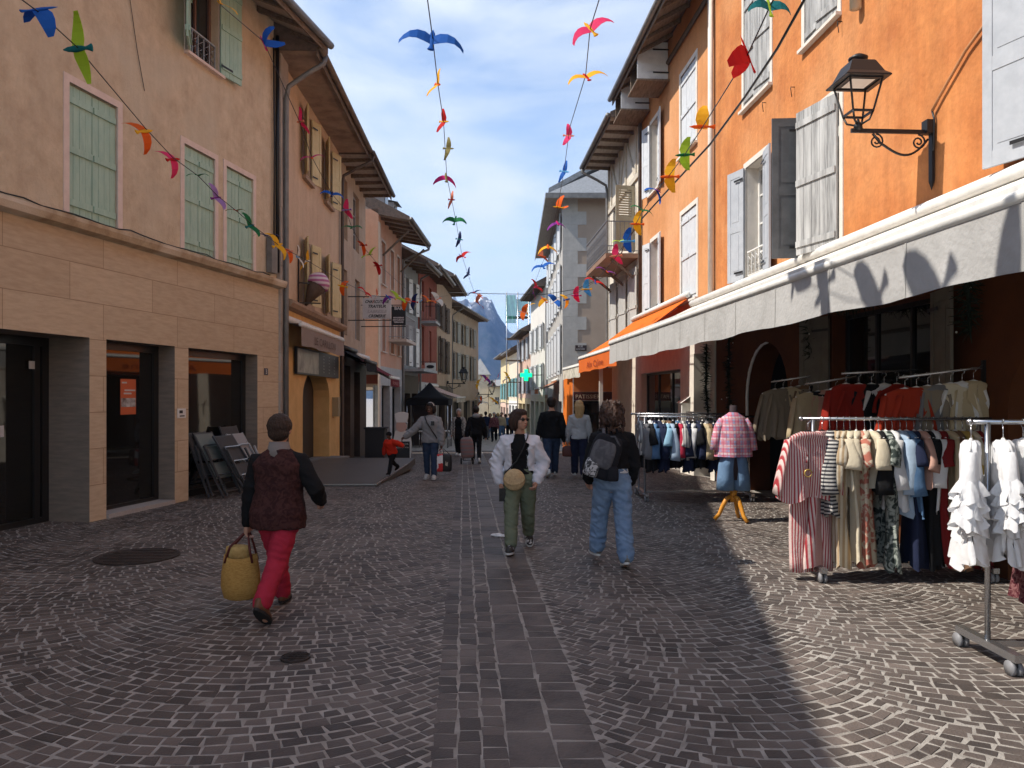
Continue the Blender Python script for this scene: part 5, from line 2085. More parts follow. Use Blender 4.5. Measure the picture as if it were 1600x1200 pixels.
string("thin cord of paper birds running up the middle left of the sky",
       [(655, -80, 6.5), (664, -30, 7), (676, 60, 8), (684, 130, 10), (693, 190, 11.5), (698, 275, 15), (712, 343, 19), (722, 400, 24), (735, 440, 28), (745, 468, 31), (752, 482, 33)],
       [(675, 62, "blue", "blue", 0, 1.12, 8, 6, 55), (684, 132, "yellow", "orange", 1, .8, 160, 60, -50), (694, 190, "red", "yellow", 1, .75, 170, 75, -60), (701, 232, "olive", "olive", 0, .8, 175, 80, -70),
        (697, 277, "magenta", "olive", 2, 1.15, 15, 5, 50), (706, 312, "salmon", "red", 0, .8, 170, 75, -60), (711, 344, "green", "green", 0, 1.2, -8, 5, 55), (718, 374, "navy", "teal", 0, .9, 175, 75, -70), (722, 400, "red", "red", 0, 1.2, 30, -35, 30),
        (732, 428, "navy", "navy", 1, .95, 160, 60, -60), (741, 457, "navy", "red", 0, 1.15, 20, -20, 20), (749, 462, "salmon", "orange", 2, 1.2), (747, 474, "orange", "red", 1, 1.3)], "middle left string")
string("thin cord of paper birds running up the middle right of the sky",
       [(945, -70, 6), (936, 0, 7.5), (922, 45, 8.5), (915, 118, 10), (890, 200, 13), (881, 270, 16), (870, 330, 18.5), (856, 390, 22), (842, 425, 26), (830, 460, 29), (820, 492, 32)],
       [(922, 45, "pink", "yellow", 0, .85, 0, -30, 60), (916, 120, "yellow", "red", 0, 1.05, 5, -14, 40), (889, 212, "pink", "salmon", 1, .8, 175, 78, -70), (882, 268, "blue", "sky", 0, .95, 170, 70, -60),
        (872, 324, "orange", "yellow", 3, 1.2, 60, 40, 20), (871, 348, "purple", "magenta", 2, 1.3, 8, 0, 30), (856, 385, "yellow", "orange", 2, 1.4, 0, 0, 30), (846, 400, "salmon", "orange", 1, 1.2, 60, 40, 20), (848, 416, "blue", "blue", 0, 1.6, 5, -16, 30),
        (838, 448, "red", "pink", 1, 1.3), (833, 458, "magenta", "purple", 0, 1.3), (824, 480, "yellow", "orange", 2, 1.5), (818, 488, "orange", "salmon", 1, 1.5)], "middle right string")
string("dark cord of paper birds sagging across the stone fronted house",
       [(-60, -70, 5.6), (62, 20, 6.8), (122, 75, 7.6), (227, 200, 9.4), (270, 246, 10.2), (310, 275, 10.9), (340, 306, 11.5), (370, 330, 12.1), (400, 356, 12.8), (438, 385, 13.6), (478, 406, 14.6), (530, 437, 16.8), (580, 462, 20), (640, 468, 24), (700, 462, 28)],
       [(62, 14, "blue", "blue", 2, .95, -30, 30, 30), (121, 76, "lime", "teal", 0, 1.1, 84, 72, 12), (226, 205, "orange", "yellow", 2, 1.1, 20, 55, 40), (271, 249, "pink", "red", 2, 1.0, 20, 60, 40), (310, 274, "green", "green", 0, .62, 0, 0, 10), (338, 309, "lilac", "purple", 1, .9, 20, 60, 40), (369, 329, "olive", "red", 0, .62, 0, 0, 5),
        (391, 353, "green", "teal", 1, .95, 20, 55, 40), (417, 368, "navy", "navy", 0, .9, 5, 0, 15), (434, 383, "yellow", "yellow", 0, 1.1, 15, 55, 40), (452, 393, "orange", "salmon", 2, .85), (466, 402, "white", "sky", 1, .9), (481, 408, "yellow", "white", 1, .9),
        (535, 447, "orange", "yellow", 2, .9), (571, 457, "red", "red", 0, 1), (590, 462, "salmon", "white", 1), (606, 464, "purple", "blue", 2), (622, 466, "lime", "yellow", 1, 1.2), (634, 470, "orange", "salmon", 2, 1.2), (646, 471, "navy", "red", 0, 1.1), (658, 470, "white", "sky", 1, 1.2),
        (670, 470, "orange", "yellow", 1, 1.2), (684, 468, "white", "salmon", 1, 1.3)], "stone house string")
string("cord of paper birds descending along the ochre arch house",
       [(318, -50, 8), (345, 8, 9.2), (412, 65, 10.6), (468, 190, 12.6), (487, 245, 13.6), (518, 302, 15.2), (541, 330, 16.4), (550, 356, 17.2), (566, 384, 18.2), (590, 412, 20), (640, 456, 24.5)],
       [(345, 5, "yellow", "yellow", 1, .9, 30, 40, 30), (411, 66, "blue", "magenta", 3, 1.15, 75, 20, 60), (469, 190, "pink", "salmon", 1, .9, 60, 60, 20), (487, 246, "magenta", "orange", 0, .85, 15, -14, 25), (519, 303, "blue", "navy", 0, .9, 15, 8, 40), (541, 328, "pink", "lilac", 1, .9, 70, 60, 0),
        (550, 355, "green", "green", 0, .95, 0, 0, 25), (567, 383, "orange", "red", 2, 1, 60, 50, 10), (577, 398, "lime", "olive", 1, 1, 30, -40, 10), (590, 415, "red", "red", 2, 1, 60, 50, 0)], "arch house string")
string("cord of paper birds rising across the orange houses on the right",
       [(1240, -60, 5.0), (1204, 8, 5.5), (1167, 88, 6.2), (1097, 200, 8.5), (1069, 243, 9.5), (1045, 275, 10.5), (1027, 297, 11.3), (1003, 332, 12.5), (982, 372, 14), (960, 405, 15), (930, 440, 17.2), (905, 456, 19), (868, 466, 22), (840, 470, 25)],
       [(1202, 10, "teal", "lime", 0, .55, 10, 0, 70), (1168, 84, "red", "red", 2, .95, 70, -10, 70), (1097, 198, "yellow", "orange", 3, .85, 90, 40, 0), (1070, 242, "lime", "green", 1, .85, 80, 60, 0), (1046, 276, "yellow", "orange", 1, .95, 80, 65, 10), (1026, 297, "blue", "purple", 2, .85, 30, 30, 30),
        (1003, 328, "green", "green", 0, .8, 10, 20, 30), (995, 350, "yellow", "orange", 1, .9, 80, 60, 10), (980, 377, "blue", "sky", 1, 1, 80, 60, 0), (968, 377, "lime", "lime", 0, .6, 5, -5, 20), (962, 400, "pink", "salmon", 1, .95, 60, 50, 0), (948, 424, "purple", "orange", 0, 1, 10, 20, 20), (930, 440, "red", "blue", 0, 1, 10, 20, 30),
        (916, 452, "sky", "yellow", 1, 1, 70, 50, 0), (900, 462, "pink", "magenta", 1, 1, 80, 50, 0), (886, 468, "yellow", "blue", 2, 1), (868, 470, "blue", "white", 1, 1.1), (850, 468, "yellow", "orange", 2, 1.1)], "orange house string")
string("far cord of small paper birds near the end of the street",
       [(744, 592, 56), (760, 600, 57), (778, 608, 58), (800, 596, 59), (815, 580, 60)],
       [(746, 600, "yellow", "white", 0, 1.6), (752, 588, "yellow", "yellow", 2, 1.6), (760, 592, "purple", "pink", 0, 2), (770, 600, "white", "salmon", 1, 2), (778, 590, "pink", "white", 0, 2), (786, 596, "white", "pink", 2, 2), (793, 588, "yellow", "white", 0, 1.8)], "far string")
string("farthest cord of paper birds above the crowd",
       [(742, 622, 62), (765, 634, 63), (790, 626, 64)],
       [(744, 622, "white", "yellow", 0, 1.8), (752, 627, "orange", "white", 1, 1.8), (762, 630, "white", "white", 2, 2), (772, 626, "yellow", "salmon", 0, 2), (782, 630, "white", "sky", 2, 2)], "farthest string")
# the cord right overhead, whose birds throw their shadows on the pale valance
_pts = [Vector((-.75, 2.4, 6.45)), Vector((-.45, 4.2, 6.25)), Vector((-.2, 6.2, 6.2)), Vector((.05, 8.2, 6.45))]
m = MB()
m.tube(_pts, .006, BLACKMETAL, n=5)
tag(m.build("garland_cord", loc=_pts[0]), "thin cord of paper birds passing right above the viewer", "cord")
for i, (y_, wc, bc, ya, ro, pi_, st_, sz) in enumerate(((4.15, "blue", "navy", 20, -35, 10, 1, 1.6), (4.85, "red", "orange", 65, -40, 0, 2, 1.9), (5.72, "yellow", "orange", 50, -30, 10, 2, 1.6), (6.6, "pink", "red", 30, -35, 0, 2, 1.4), (7.25, "lime", "teal", 80, -30, 0, 1, 1.3))):
    t_ = next(k for k in range(3) if y_ <= _pts[k + 1].y)
    p_ = _pts[t_].lerp(_pts[t_ + 1], (y_ - _pts[t_].y) / (_pts[t_ + 1].y - _pts[t_].y))
    bird(p_, wc, bc, f"{wc} winged paper bird with {bc} body, {ORD[i]} on the cord overhead", sz, (rad(pi_), rad(ro), rad(ya)), st_)
# bare cables
m = MB()
m.tube([at(1262, -10, 6.2), at(1215, 75, 7.0), at(1165, 150, 8.2), at(1110, 225, 9.8), at(1050, 290, 11.6), at(1000, 345, 13.6), at(975, 385, 15.5), at(958, 430, 18)], .014, BLACKMETAL, n=6)
tag(m.build("overhead_cable", loc=at(1262, -10, 6.2)), "thick black overhead cable slanting across the orange houses", "cable")
m = MB()
m.tube([at(700, 457, 29), at(770, 459, 29), at(850, 460, 29), at(900, 452, 28.8), at(945, 432, 28.5)], .012, BLACKMETAL, n=5)
tag(m.build("overhead_cable", loc=at(700, 457, 29)), "thin black cable strung level across the far street", "cable")


# ------------------------------------------------------------------ clothes racks and garments
def clothes_rack(label, x0, x1, y, zr, half, rails=(0,), low=True):
    root = thing("clothes_rack", label, "clothes rack", ((x0 + x1) / 2, y, 0))
    for dy, dz in [(r_, 0) if not isinstance(r_, tuple) else r_ for r_ in rails]:
        m = MB()
        m.tube([(x0 - .12, y + dy, zr + dz), (x1 + .12, y + dy, zr + dz)], .016, STEEL, n=8)
        m.ball((x0 - .12, y + dy, zr + dz), .024, STEEL, n=8, m_=6)
        m.build("rail", root)
    for x in (x0, x1):
        m = MB()
        ds = [(r_, 0) if not isinstance(r_, tuple) else r_ for r_ in rails]
        for dy, dz in ds:
            m.tube([(x, y + dy, .13), (x, y + dy, zr + dz)], .019, STEEL, n=8)
        m.build("upright", root)
        m = MB()
        m.box((x - .03, y - half, .10), (x + .03, y + half, .15), STEEL)
        ft = m.build("foot", root)
        for dy in (-half + .04, half - .04):
            c = MB()
            for o in (-.022, .022):
                c.tube([(x + o - .012, y + dy + .02, .05), (x + o + .012, y + dy + .02, .05)], .05, surf("caster tyre", (.20, .20, .21), rough=.5), n=14)
            c.box((x - .02, y + dy - .01, .06), (x + .02, y + dy + .03, .10), BLACKMETAL)
            c.build("caster", root)
    if low:
        m = MB()
        m.box((x0 + .03, y - .02, .105), (x1 - .03, y + .02, .145), STEEL)
        m.build("lower_bar", root)
    return root


HANGW = surf("white hanger", (.72, .71, .69), rough=.5)
HANGB = surf("black hanger", (.015, .015, .016), rough=.5)


def hanger_mesh(mat, w=.40):
    m = MB()
    pts = [(0, 0, -.115)] + [(0, 0, -.07), (0.0, 0, -.035)] + [(.028 * math.sin(a), 0, .0 - .006 + .028 * math.cos(a)) for a in (2.6, 2.0, 1.2, .4, -.4, -1.1)]
    m.tube(pts, .004, STEEL, n=5)
    m.tube([(-w / 2, 0, -.185), (-w / 4, 0, -.145), (0, 0, -.115), (w / 4, 0, -.145), (w / 2, 0, -.185)], [.012, .015, .014, .015, .012], mat, n=6)
    return m.mesh("hanger")


def garment_mesh(kind, L, w, mat, seed=0, mat2=None, th=.034):
    """hangs in the local x-z plane from a rail at z = 0; thickness along y"""
    rr = random.Random(seed)
    m = MB()
    n = 28
    ph = [rr.uniform(0, 6.28) for _ in range(6)]

    def ring(z, a, b, rip=0.0, cx=0.0, cy=0.0, k=5):
        out = []
        for i in range(n):
            t = 2 * math.pi * i / n
            c, s = math.cos(t), math.sin(t)
            f = 1 + rip * (math.sin(k * t + ph[0]) + .6 * math.sin((k + 3) * t + ph[1]))
            ex = .7
            out.append((cx + a * math.copysign(abs(c) ** ex, c) * (1 + rip * .25 * math.sin(3 * t + ph[2])), cy + b * s * f, z + .012 * rip * 4 * math.sin(4 * t + ph[3])))
        return out
    hw = w / 2
    if kind in ("shirt", "dress", "blouse", "jacket", "tunic"):
        L0 = L
        fl = {"shirt": 1.02, "dress": 1.25, "blouse": 1.15, "jacket": 1.05, "tunic": 1.18}[kind]
        R_ = [ring(-.118, .075, .03), ring(-.125, .085, .045), ring(-.14, .13, .05), ring(-.165, .185, .052), ring(-.20, hw * .93, th), ring(-.27, hw * .97, th + .012, .08)]
        k = 9
        for i in range(1, k + 1):
            t = i / k
            waist = 1 - .07 * math.sin(math.pi * min(1, t * 1.4)) if kind != "tunic" else 1
            R_.append(ring(-.27 - (L - .27) * t, hw * (waist + (fl - 1) * t), th + .02 * t + .012, .16 + .55 * t, k=6, cy=.012 * math.sin(3 * t + ph[4])))
        m.rings(R_, mat, True, caps=False)
        # dark inside at the hem and neck closed a little above
        m.rings([ring(-.121, .07, .025), ring(-.135, .01, .005)], mat2 or mat, True, caps=False)
        sl = {"shirt": .50, "dress": .25, "blouse": .30, "jacket": .60, "tunic": .52}[kind] * rr.uniform(.9, 1.05)
        for sg in (-1, 1):
            pts, rs = [], []
            for i in range(7):
                t = i / 6
                pts.append((sg * (hw * .86 + .10 * t + .02 * math.sin(3 * t)), .0 + .02 * math.sin(4 * t + ph[5]), -.20 - sl * t))
                rs.append(.056 + .008 * t + (.02 * t if kind in ("blouse", "tunic") else -.004 * t))
            m.tube(pts, rs, mat, n=12, flat=.42)
        if kind == "jacket":
            for sg in (-1, 1):
                m.add([(sg * .0, -th - .02, -.15), (sg * .09, -th - .02, -.16), (sg * .11, -th - .035, -.30), (sg * .015, -th - .04, -.42)], [[0, 1, 2, 3]], mat)
    elif kind == "trousers":
        for sg in (-1, 1):
            R_ = []
            for i in range(9):
                t = i / 8
                R_.append([(sg * hw * .5 + hw * .53 * math.cos(2 * math.pi * q / 16), (.05 + .02 * t) * math.sin(2 * math.pi * q / 16) * (1 + .2 * math.sin(5 * q + i)), -.16 - (L - .16) * t) for q in range(16)])
            m.rings(R_, mat, True)
        m.tube([(-hw, 0, -.17), (hw, 0, -.17)], .035, mat, n=8, flat=.9)
    elif kind == "ruffle":
        R_ = [ring(-.118, .075, .03), ring(-.14, .13, .05), ring(-.165, .18, .052), ring(-.21, hw * .9, .06)]
        z = -.21
        n = 56

        def frill(z, a, b, rip, k, dip):
            return [(a * math.copysign(abs(math.cos(t)) ** .7, math.cos(t)) * (1 + .05 * math.sin(k * t * .5 + ph[2])), b * math.sin(t) * (1 + rip * math.sin(k * t + ph[0])) + .012 * math.sin(k * 1.7 * t + ph[4]),
                     z + dip * math.sin(3 * t + ph[1]) + dip * .6 * math.sin(8 * t + ph[3])) for t in (2 * math.pi * i / n for i in range(n))]
        m.rings([frill(-.118, .075, .03, 0, 5, 0), frill(-.14, .13, .05, 0, 5, 0), frill(-.165, .18, .05, 0, 5, 0), frill(-.21, hw * .92, .055, 0, 5, 0), frill(-.36, hw * .92, .06, .10, 6, .004), frill(-.48, hw * .88, .045, .1, 7, .004), frill(-.66, hw * .85, .04, .1, 8, .004)], mat, True, caps=False)
        for q, (za, zb) in enumerate(((-.46, -.60), (-.58, -.72), (-.69, -L))):
            m.rings([frill(za, hw * (.90 + .03 * q), .056 + .006 * q, .10, 9, .012), frill(za - .03, hw * (.99 + .04 * q), .078, .22, 10, .016), frill((za + zb) / 2, hw * (1.03 + .05 * q), .088, .30, 11, .022), frill(zb, hw * (1.08 + .06 * q), .097, .38, 11, .034)], mat, True, caps=False)
        def cuff(cx, z, a, b, rip, k, dip, tw):
            return [(cx + a * math.cos(t) * (1 + rip * .4 * math.sin(k * t + ph[3])), b * math.sin(t) * (1 + rip * math.sin(k * t + ph[0] + tw)), z + dip * math.sin(2 * t + ph[1]) + dip * .7 * math.sin(5 * t + ph[2])) for t in (2 * math.pi * i / n for i in range(n))]
        for sg in (-1, 1):
            c0 = sg * hw * .84
            m.rings([cuff(c0 - sg * .03, -.185, .05, .045, 0, 5, 0, 0), cuff(c0, -.23, .062, .05, .04, 5, .004, 0), cuff(c0 + sg * .03, -.33, .064, .052, .12, 5, .006, 0), cuff(c0 + sg * .045, -.40, .07, .058, .2, 6, .012, 0)], mat, True, caps=False)
            for q in range(3):
                z = -.36 - .085 * q
                m.rings([cuff(c0 + sg * (.04 + .012 * q), z, .062, .05, .1, 7, .01, q), cuff(c0 + sg * (.05 + .014 * q), z - .05, .085, .07, .28, 8, .018, q), cuff(c0 + sg * (.058 + .016 * q), z - .125, .105, .088, .40, 9, .03, q)], mat, True, caps=False)
    for i, p in enumerate(m.v):
        k = noise.noise(Vector((p[0] * 7 + seed, p[1] * 7, p[2] * 2.5))) * .022 * min(1, max(0, (-p[2] - .15) * 5))
        m.v[i] = (p[0], p[1] + k, p[2])
    return m.mesh(kind)


_hm = {}


def hang(kind, mat, p, rz, L, w, label, group, seed=0, hmat=HANGW, scale=1.0, cat="garment", rx=0.0):
    key = (kind, mat.name, L, w, seed)
    if key not in _hm:
        _hm[key] = garment_mesh(kind, L, w, mat, seed)
    hk = (hmat.name, w)
    if hk not in _hm:
        _hm[hk] = hanger_mesh(hmat, w * .86)
    nm = {"ruffle": "blouse"}.get(kind, kind)
    root = thing(nm, label, cat, p, group, rz)
    for n_, me in (("cloth", _hm[key]), ("hanger", _hm[hk])):
        o = bpy.data.objects.new(n_, me)
        COL.objects.link(o)
        o.parent = root
    return root


C = {
    "red striped": fabric("red striped cotton", (.42, .05, .06), (.72, .58, .54), stripes=42, axis=0, duty=.45, soft=.12, trl=.2),
    "black and white striped": fabric("dark striped cotton", (.05, .05, .06), (.62, .60, .56), stripes=28, axis=2, duty=.5, soft=.1),
    "tan striped": fabric("tan striped linen", (.50, .36, .22), (.72, .64, .50), stripes=24, axis=1, duty=.5, soft=.1),
    "cream": fabric("cream linen", (.70, .62, .47)),
    "sand": fabric("sand linen", (.56, .46, .30)),
    "white": fabric("white linen", (.80, .80, .81), trl=.3),
    "pale blue": fabric("pale blue cotton", (.40, .52, .66)),
    "denim blue": fabric("denim blue cotton", (.10, .20, .36), (.14, .25, .42), floral=.2),
    "navy": fabric("navy jersey", (.018, .024, .055), trl=.08),
    "black": fabric("black jersey", (.012, .012, .013), trl=.05),
    "grey": fabric("grey jersey", (.20, .20, .21)),
    "dusty pink": fabric("dusty pink linen", (.60, .36, .29)),
    "mustard": fabric("mustard linen", (.52, .36, .10)),
    "grey green leaf print": fabric("leaf print", (.05, .065, .06), (.40, .44, .40), floral=.06, sc=14),
    "sage": fabric("sage linen", (.27, .30, .22), (.22, .25, .18), floral=.15),
    "dark red": fabric("dark red cotton", (.22, .02, .02)),
    "scarlet": fabric("scarlet cotton", (.30, .025, .015)),
    "coral red": fabric("coral red cotton", (.40, .045, .02)),
    "crimson": fabric("crimson cotton", (.50, .04, .08)),
    "brown": fabric("brown linen", (.22, .13, .08)),
    "burgundy print": fabric("burgundy print", (.10, .02, .03), (.30, .14, .14), floral=.08, sc=26),
    "beige": fabric("beige wool", (.24, .20, .15), trl=.1),
    "teal": fabric("teal jersey", (.02, .16, .15)),
    "yellow": fabric("yellow cotton", (.72, .55, .10)),
    "floral cream": fabric("floral cream", (.68, .60, .46), (.50, .18, .13), floral=.03, sc=9),
    "white grey striped": fabric("white grey stripes", (.66, .65, .62), (.22, .22, .24), stripes=22, axis=1, duty=.6, soft=.08),
}

# ---- rack nearest the camera, cut by the right edge of the photo
RA = ("nearest clothes rack", 5.15)
clothes_rack("chrome clothes rack on wheels nearest the right edge, hung with white blouses", 3.22, 4.55, 5.2, 1.62, .33)
GA = "clothes on the nearest rack"
hang("ruffle", C["white"], (3.06, 5.12, 1.62), rad(56), .90, .50, "white ruffled blouse hung at the street end of the nearest rack", GA, 3)
hang("ruffle", C["white"], (3.30, 5.16, 1.62), rad(66), .90, .48, "white tiered blouse tucked second on the nearest rack", GA, 8)
hang("shirt", C["white"], (3.46, 5.2, 1.62), rad(82), .72, .42, "plain white shirt, third on the nearest rack", GA, 4)
hang("tunic", C["sage"], (3.55, 5.2, 1.62), rad(80), .62, .44, "sage green linen tunic beside the white blouses", GA, 5)
hang("blouse", C["dusty pink"], (3.66, 5.2, 1.62), rad(84), .60, .42, "dusty pink blouse at the right edge of the picture", GA, 6)
hang("dress", C["burgundy print"], (3.60, 5.32, 1.30), rad(70), .92, .46, "long burgundy printed dress hanging low behind the sage tunic", GA, 7)
hang("shirt", C["white"], (3.78, 5.2, 1.62), rad(84), .7, .42, "white shirt farthest right on the nearest rack", GA, 4)
# price tags on the nearest blouses
for x, y, z, lb in ((2.99, 4.98, 1.17, "beige cardboard price tag hanging on the first white blouse"), (3.24, 4.98, 1.16, "beige cardboard price tag hanging on the second white blouse")):
    m = MB()
    m.box((x - .028, y - .012, z - .05), (x + .028, y - .010, z + .05), surf("kraft card", (.50, .38, .25), rough=.8))
    m.box((x - .012, y - .0135, z - .01), (x + .012, y - .0121, z + .02), INK)
    m.tube([(x, y - .011, z + .05), (x + .01, y - .005, z + .18)], .002, INK, n=4)
    tag(m.build("price_tag", loc=(x, y, z)), lb, "price tag")

# ---- middle rack
GB = "clothes on the middle rack"
yB, zB = 7.6, 1.57
clothes_rack("long chrome clothes rack on wheels in the middle, first hung with red stripes", 2.98, 4.62, yB, zB, .28)
hang("tunic", C["red striped"], (2.86, 7.42, zB), rad(8), .78, .48, "red and white striped tunic facing the street on the middle rack", GB, 1, HANGB)
hang("trousers", C["red striped"], (2.93, 7.54, zB - .52), rad(10), .97, .44, "red and white striped trousers hanging below the striped tunic", GB, 2, HANGB)
hang("dress", C["red striped"], (3.06, yB - .02, zB), rad(34), 1.45, .48, "long red striped dress tucked behind the striped tunic", GB, 3, HANGB)
seqB = [("tunic", "black and white striped", .92), ("shirt", "tan striped", .88), ("dress", "tan striped", 1.42), ("blouse", "cream", .66), ("dress", "cream", 1.36), ("dress", "floral cream", 1.41), ("blouse", "cream", .64),
        ("tunic", "black", .70), ("dress", "grey green leaf print", 1.45), ("shirt", "white", .86), ("shirt", "pale blue", .92), ("tunic", "denim blue", .92), ("dress", "navy", 1.42), ("blouse", "dusty pink", .64),
        ("dress", "black", 1.43), ("shirt", "white", .90), ("dress", "dark red", 1.4), ("tunic", "sand", 1.0), ("dress", "brown", 1.44), ("tunic", "mustard", 1.0), ("dress", "cream", 1.42), ("dress", "dark red", 1.44)]
for i, (k, c_, L) in enumerate(seqB):
    x = 3.14 + i * .069 + R.uniform(-.01, .01)
    hang(k, C[c_], (x, yB, zB), rad(R.uniform(58, 76) if i < 6 else R.uniform(72, 92)), L, .44, f"{c_} {k}, {ORD[i]} along the middle rack after the red stripes", GB, 10 + i, HANGB if i < 4 else HANGW)
# medallion necklace on the striped tunic
m = MB()
m.tube([(2.82 + .035 * math.cos(k * .6), 7.31, 1.06 + .035 * math.sin(k * .6)) for k in range(11)], .008, surf("brass ring", (.5, .33, .1), rough=.4, metal=.6), n=5)
m.tube([(2.82, 7.312, 1.09), (2.835, 7.325, 1.40)], .003, INK, n=4)
tag(m.build("necklace", loc=(2.82, 7.3, 1.06)), "brass ring necklace hanging on the red striped tunic", "necklace")

# ---- far double rack
GC = "clothes on the far double rack"
yC = 13.45
clothes_rack("chrome double clothes rack farthest down the street, full of small tops", 2.27, 4.05, yC, 1.44, .55, rails=((-.32, 0), (.32, .03)))
seqC = ["grey", "navy", "denim blue", "navy", "yellow", "sky", "pale blue", "white", "crimson", "white grey striped", "cream", "white", "navy", "crimson", "sand", "brown", "navy", "denim blue", "white grey striped", "white", "black", "navy", "white grey striped", "grey"]
C["sky"] = fabric("sky blue cotton", (.30, .52, .68))
for row, (dy, dz) in enumerate(((-.32, 0), (.32, .03))):
    for i in range(24 if row == 0 else 20):
        c_ = seqC[(i + 9 * row) % len(seqC)]
        k = ("shirt", "blouse", "tunic", "shirt")[(i + row) % 4]
        x = 2.30 + i * (.072 if row == 0 else .085) + R.uniform(-.012, .012)
        low = (i % 3 == 1)
        L = R.choice((.62, .66, .70)) if not low else R.choice((.85, .92))
        cc_ = c_ if not low else ("black" if i % 2 else "navy")
        hang(k, C[cc_], (x, yC + dy, 1.44 + dz), rad(R.uniform(72, 100)), L, .42, f"{cc_} {k}, {ORD[i] if i < 24 else 'last'} along the {'front' if row == 0 else 'back'} rail of the far double rack", GC, (i * 3 + row) % 9, HANGW if i % 3 else HANGB)

# ---- dark wall rails under the awning
GD = "clothes hanging against the shaded shop wall"
for k, (u, z, ln) in enumerate(((1205, 2.0, .75), (1258, 1.95, .75), (1405, 1.98, .9))):
    s = FR.s_of(u, ln)
    m = MB(FR.P)
    m.tube([(s, .03, z + .12), (s, .06, z + .1), (s, ln, z)], .014, STEEL, n=6)
    m.box((s - .02, 0.0, z - .05), (s + .02, .03, z + .18), BLACKMETAL)
    tag(m.build("wall_rail", loc=FR.P(s, 0, z)), ("steel wall rail with beige coats beside the arched door", "steel wall rail between the arched door and shop window", "steel wall rail with red blouses right of the shop window")[k], "clothes rail")
    cols = (("beige", "beige", "sand", "beige", "brown", "black"), ("sand", "black", "dusty pink", "white", "black"), ("coral red", "coral red", "beige", "grey", "cream", "white", "sand"))[k]
    for i, c_ in enumerate(cols):
        d = ln - .06 - i * .12
        p = FR.P(s, d, z + .1 * (1 - d / ln))
        kd = "jacket" if c_ in ("beige", "sand", "coral red") else "shirt"
        hang(kd, C[c_], p, rad(R.uniform(-6, 14)), .85 if kd == "jacket" else .7, .46, f"{c_} {kd}, {ORD[i]} from the street on the wall rail {('beside the arched door', 'left of the shop window', 'right of the shop window')[k]}", GD, 40 + i + 7 * k)
p = None
m = MB(FR.P)
s = FR.s_of(1322, .93)
m.tube([(s, .03, 2.1), (s, .98, 2.05)], .014, STEEL, n=6)
tag(m.build("wall_rail", loc=FR.P(s, 0, 2.1)), "steel wall rail with scarlet blouses in front of the shop window", "clothes rail")
for i, (c_, kd) in enumerate((("scarlet", "tunic"), ("scarlet", "shirt"), ("black", "shirt"), ("white", "shirt"), ("scarlet", "dress"))):
    d = .93 - i * .15
    hang(kd, C[c_], FR.P(s, d, 2.05), rad(R.uniform(0, 12)), .8 if i == 0 else .7, .48, f"{c_} {kd}, {ORD[i]} from the street on the rail before the shop window", GD, 60 + i)

# ------------------------------------------------------------------ dress form with plaid shirt
mx, my = 3.17, 11.0
df = thing("mannequin", "headless dress form on an orange wooden tripod between the racks", "mannequin", (mx, my, 0))
WOODO = surf("orange varnished wood", (.62, .27, .03), (.52, .21, .025), sc=6, rough=.4, stretch=(6, 6, 1))
m = MB()
m.lathe([(.05, .28), (.042, .36), (.055, .42), (.035, .5), (.04, .62), (.03, .9)], (mx, my, 0), WOODO, n=12)
m.build("post", df)
for k in range(3):
    a = rad(-90 + 28 + 120 * k)
    c_, s_2 = math.cos(a), math.sin(a)
    m = MB()
    m.tube([(mx + c_ * r_, my + s_2 * r_, z) for r_, z in ((.02, .36), (.09, .33), (.15, .22), (.20, .10), (.27, .025))], [.032, .034, .032, .028, .03], WOODO, n=8)
    m.build("leg", df)
m = MB()


def ell(z, a, b, n=24, dx=0, dy=0, rip=0, k=6):
    return [(mx + dx + a * math.cos(2 * math.pi * i / n), my + dy + b * math.sin(2 * math.pi * i / n) * (1 + rip * math.sin(k * 2 * math.pi * i / n)), z) for i in range(n)]


m.rings([ell(.60, .15, .1), ell(.75, .17, .12), ell(1.0, .15, .1), ell(1.25, .17, .12), ell(1.45, .17, .1), ell(1.52, .10, .07), ell(1.56, .055, .055), ell(1.66, .05, .05)], surf("mannequin black cloth", (.03, .02, .025), rough=.8), True)
m.build("torso", df)
JEAN = fabric("faded denim", (.16, .26, .40), (.10, .17, .28), floral=.25, sc=5, trl=.05)
pl = fabric("pink blue plaid", (.74, .30, .38), (.40, .40, .60), plaid=(10, (.82, .62, .66), (.62, .10, .18)), trl=.25)
m = MB()
m.rings([ell(.93, .275, .19, rip=.14), ell(1.08, .262, .18, rip=.09), ell(1.27, .24, .155, rip=.05), ell(1.40, .215, .125, rip=.02), ell(1.49, .165, .095), ell(1.545, .08, .07), ell(1.56, .06, .055)], pl, True, caps=False)
for sg in (-1, 1):
    m.tube([(mx + sg * .15, my, 1.45), (mx + sg * .205, my - .01, 1.36), (mx + sg * .245, my - .02, 1.2), (mx + sg * .265, my - .02, 1.02)], [.06, .068, .07, .075], pl, n=12)
sh_ = m.build("plaid_shirt", loc=(mx, my, 0))
tag(sh_, "pink and blue plaid shirt dressed on the mannequin", "shirt")
m = MB()
for sg in (-1, 1):
    m.rings([ell(z, a, b, 18, dx=sg * x, rip=.04) for z, a, b, x in ((.45, .125, .145, .115), (.62, .12, .145, .11), (.80, .115, .14, .095), (.98, .10, .13, .07))], JEAN, True)
jn = m.build("denim_shorts", loc=(mx, my, 0))
tag(jn, "knee length blue denim shorts on the mannequin", "shorts")


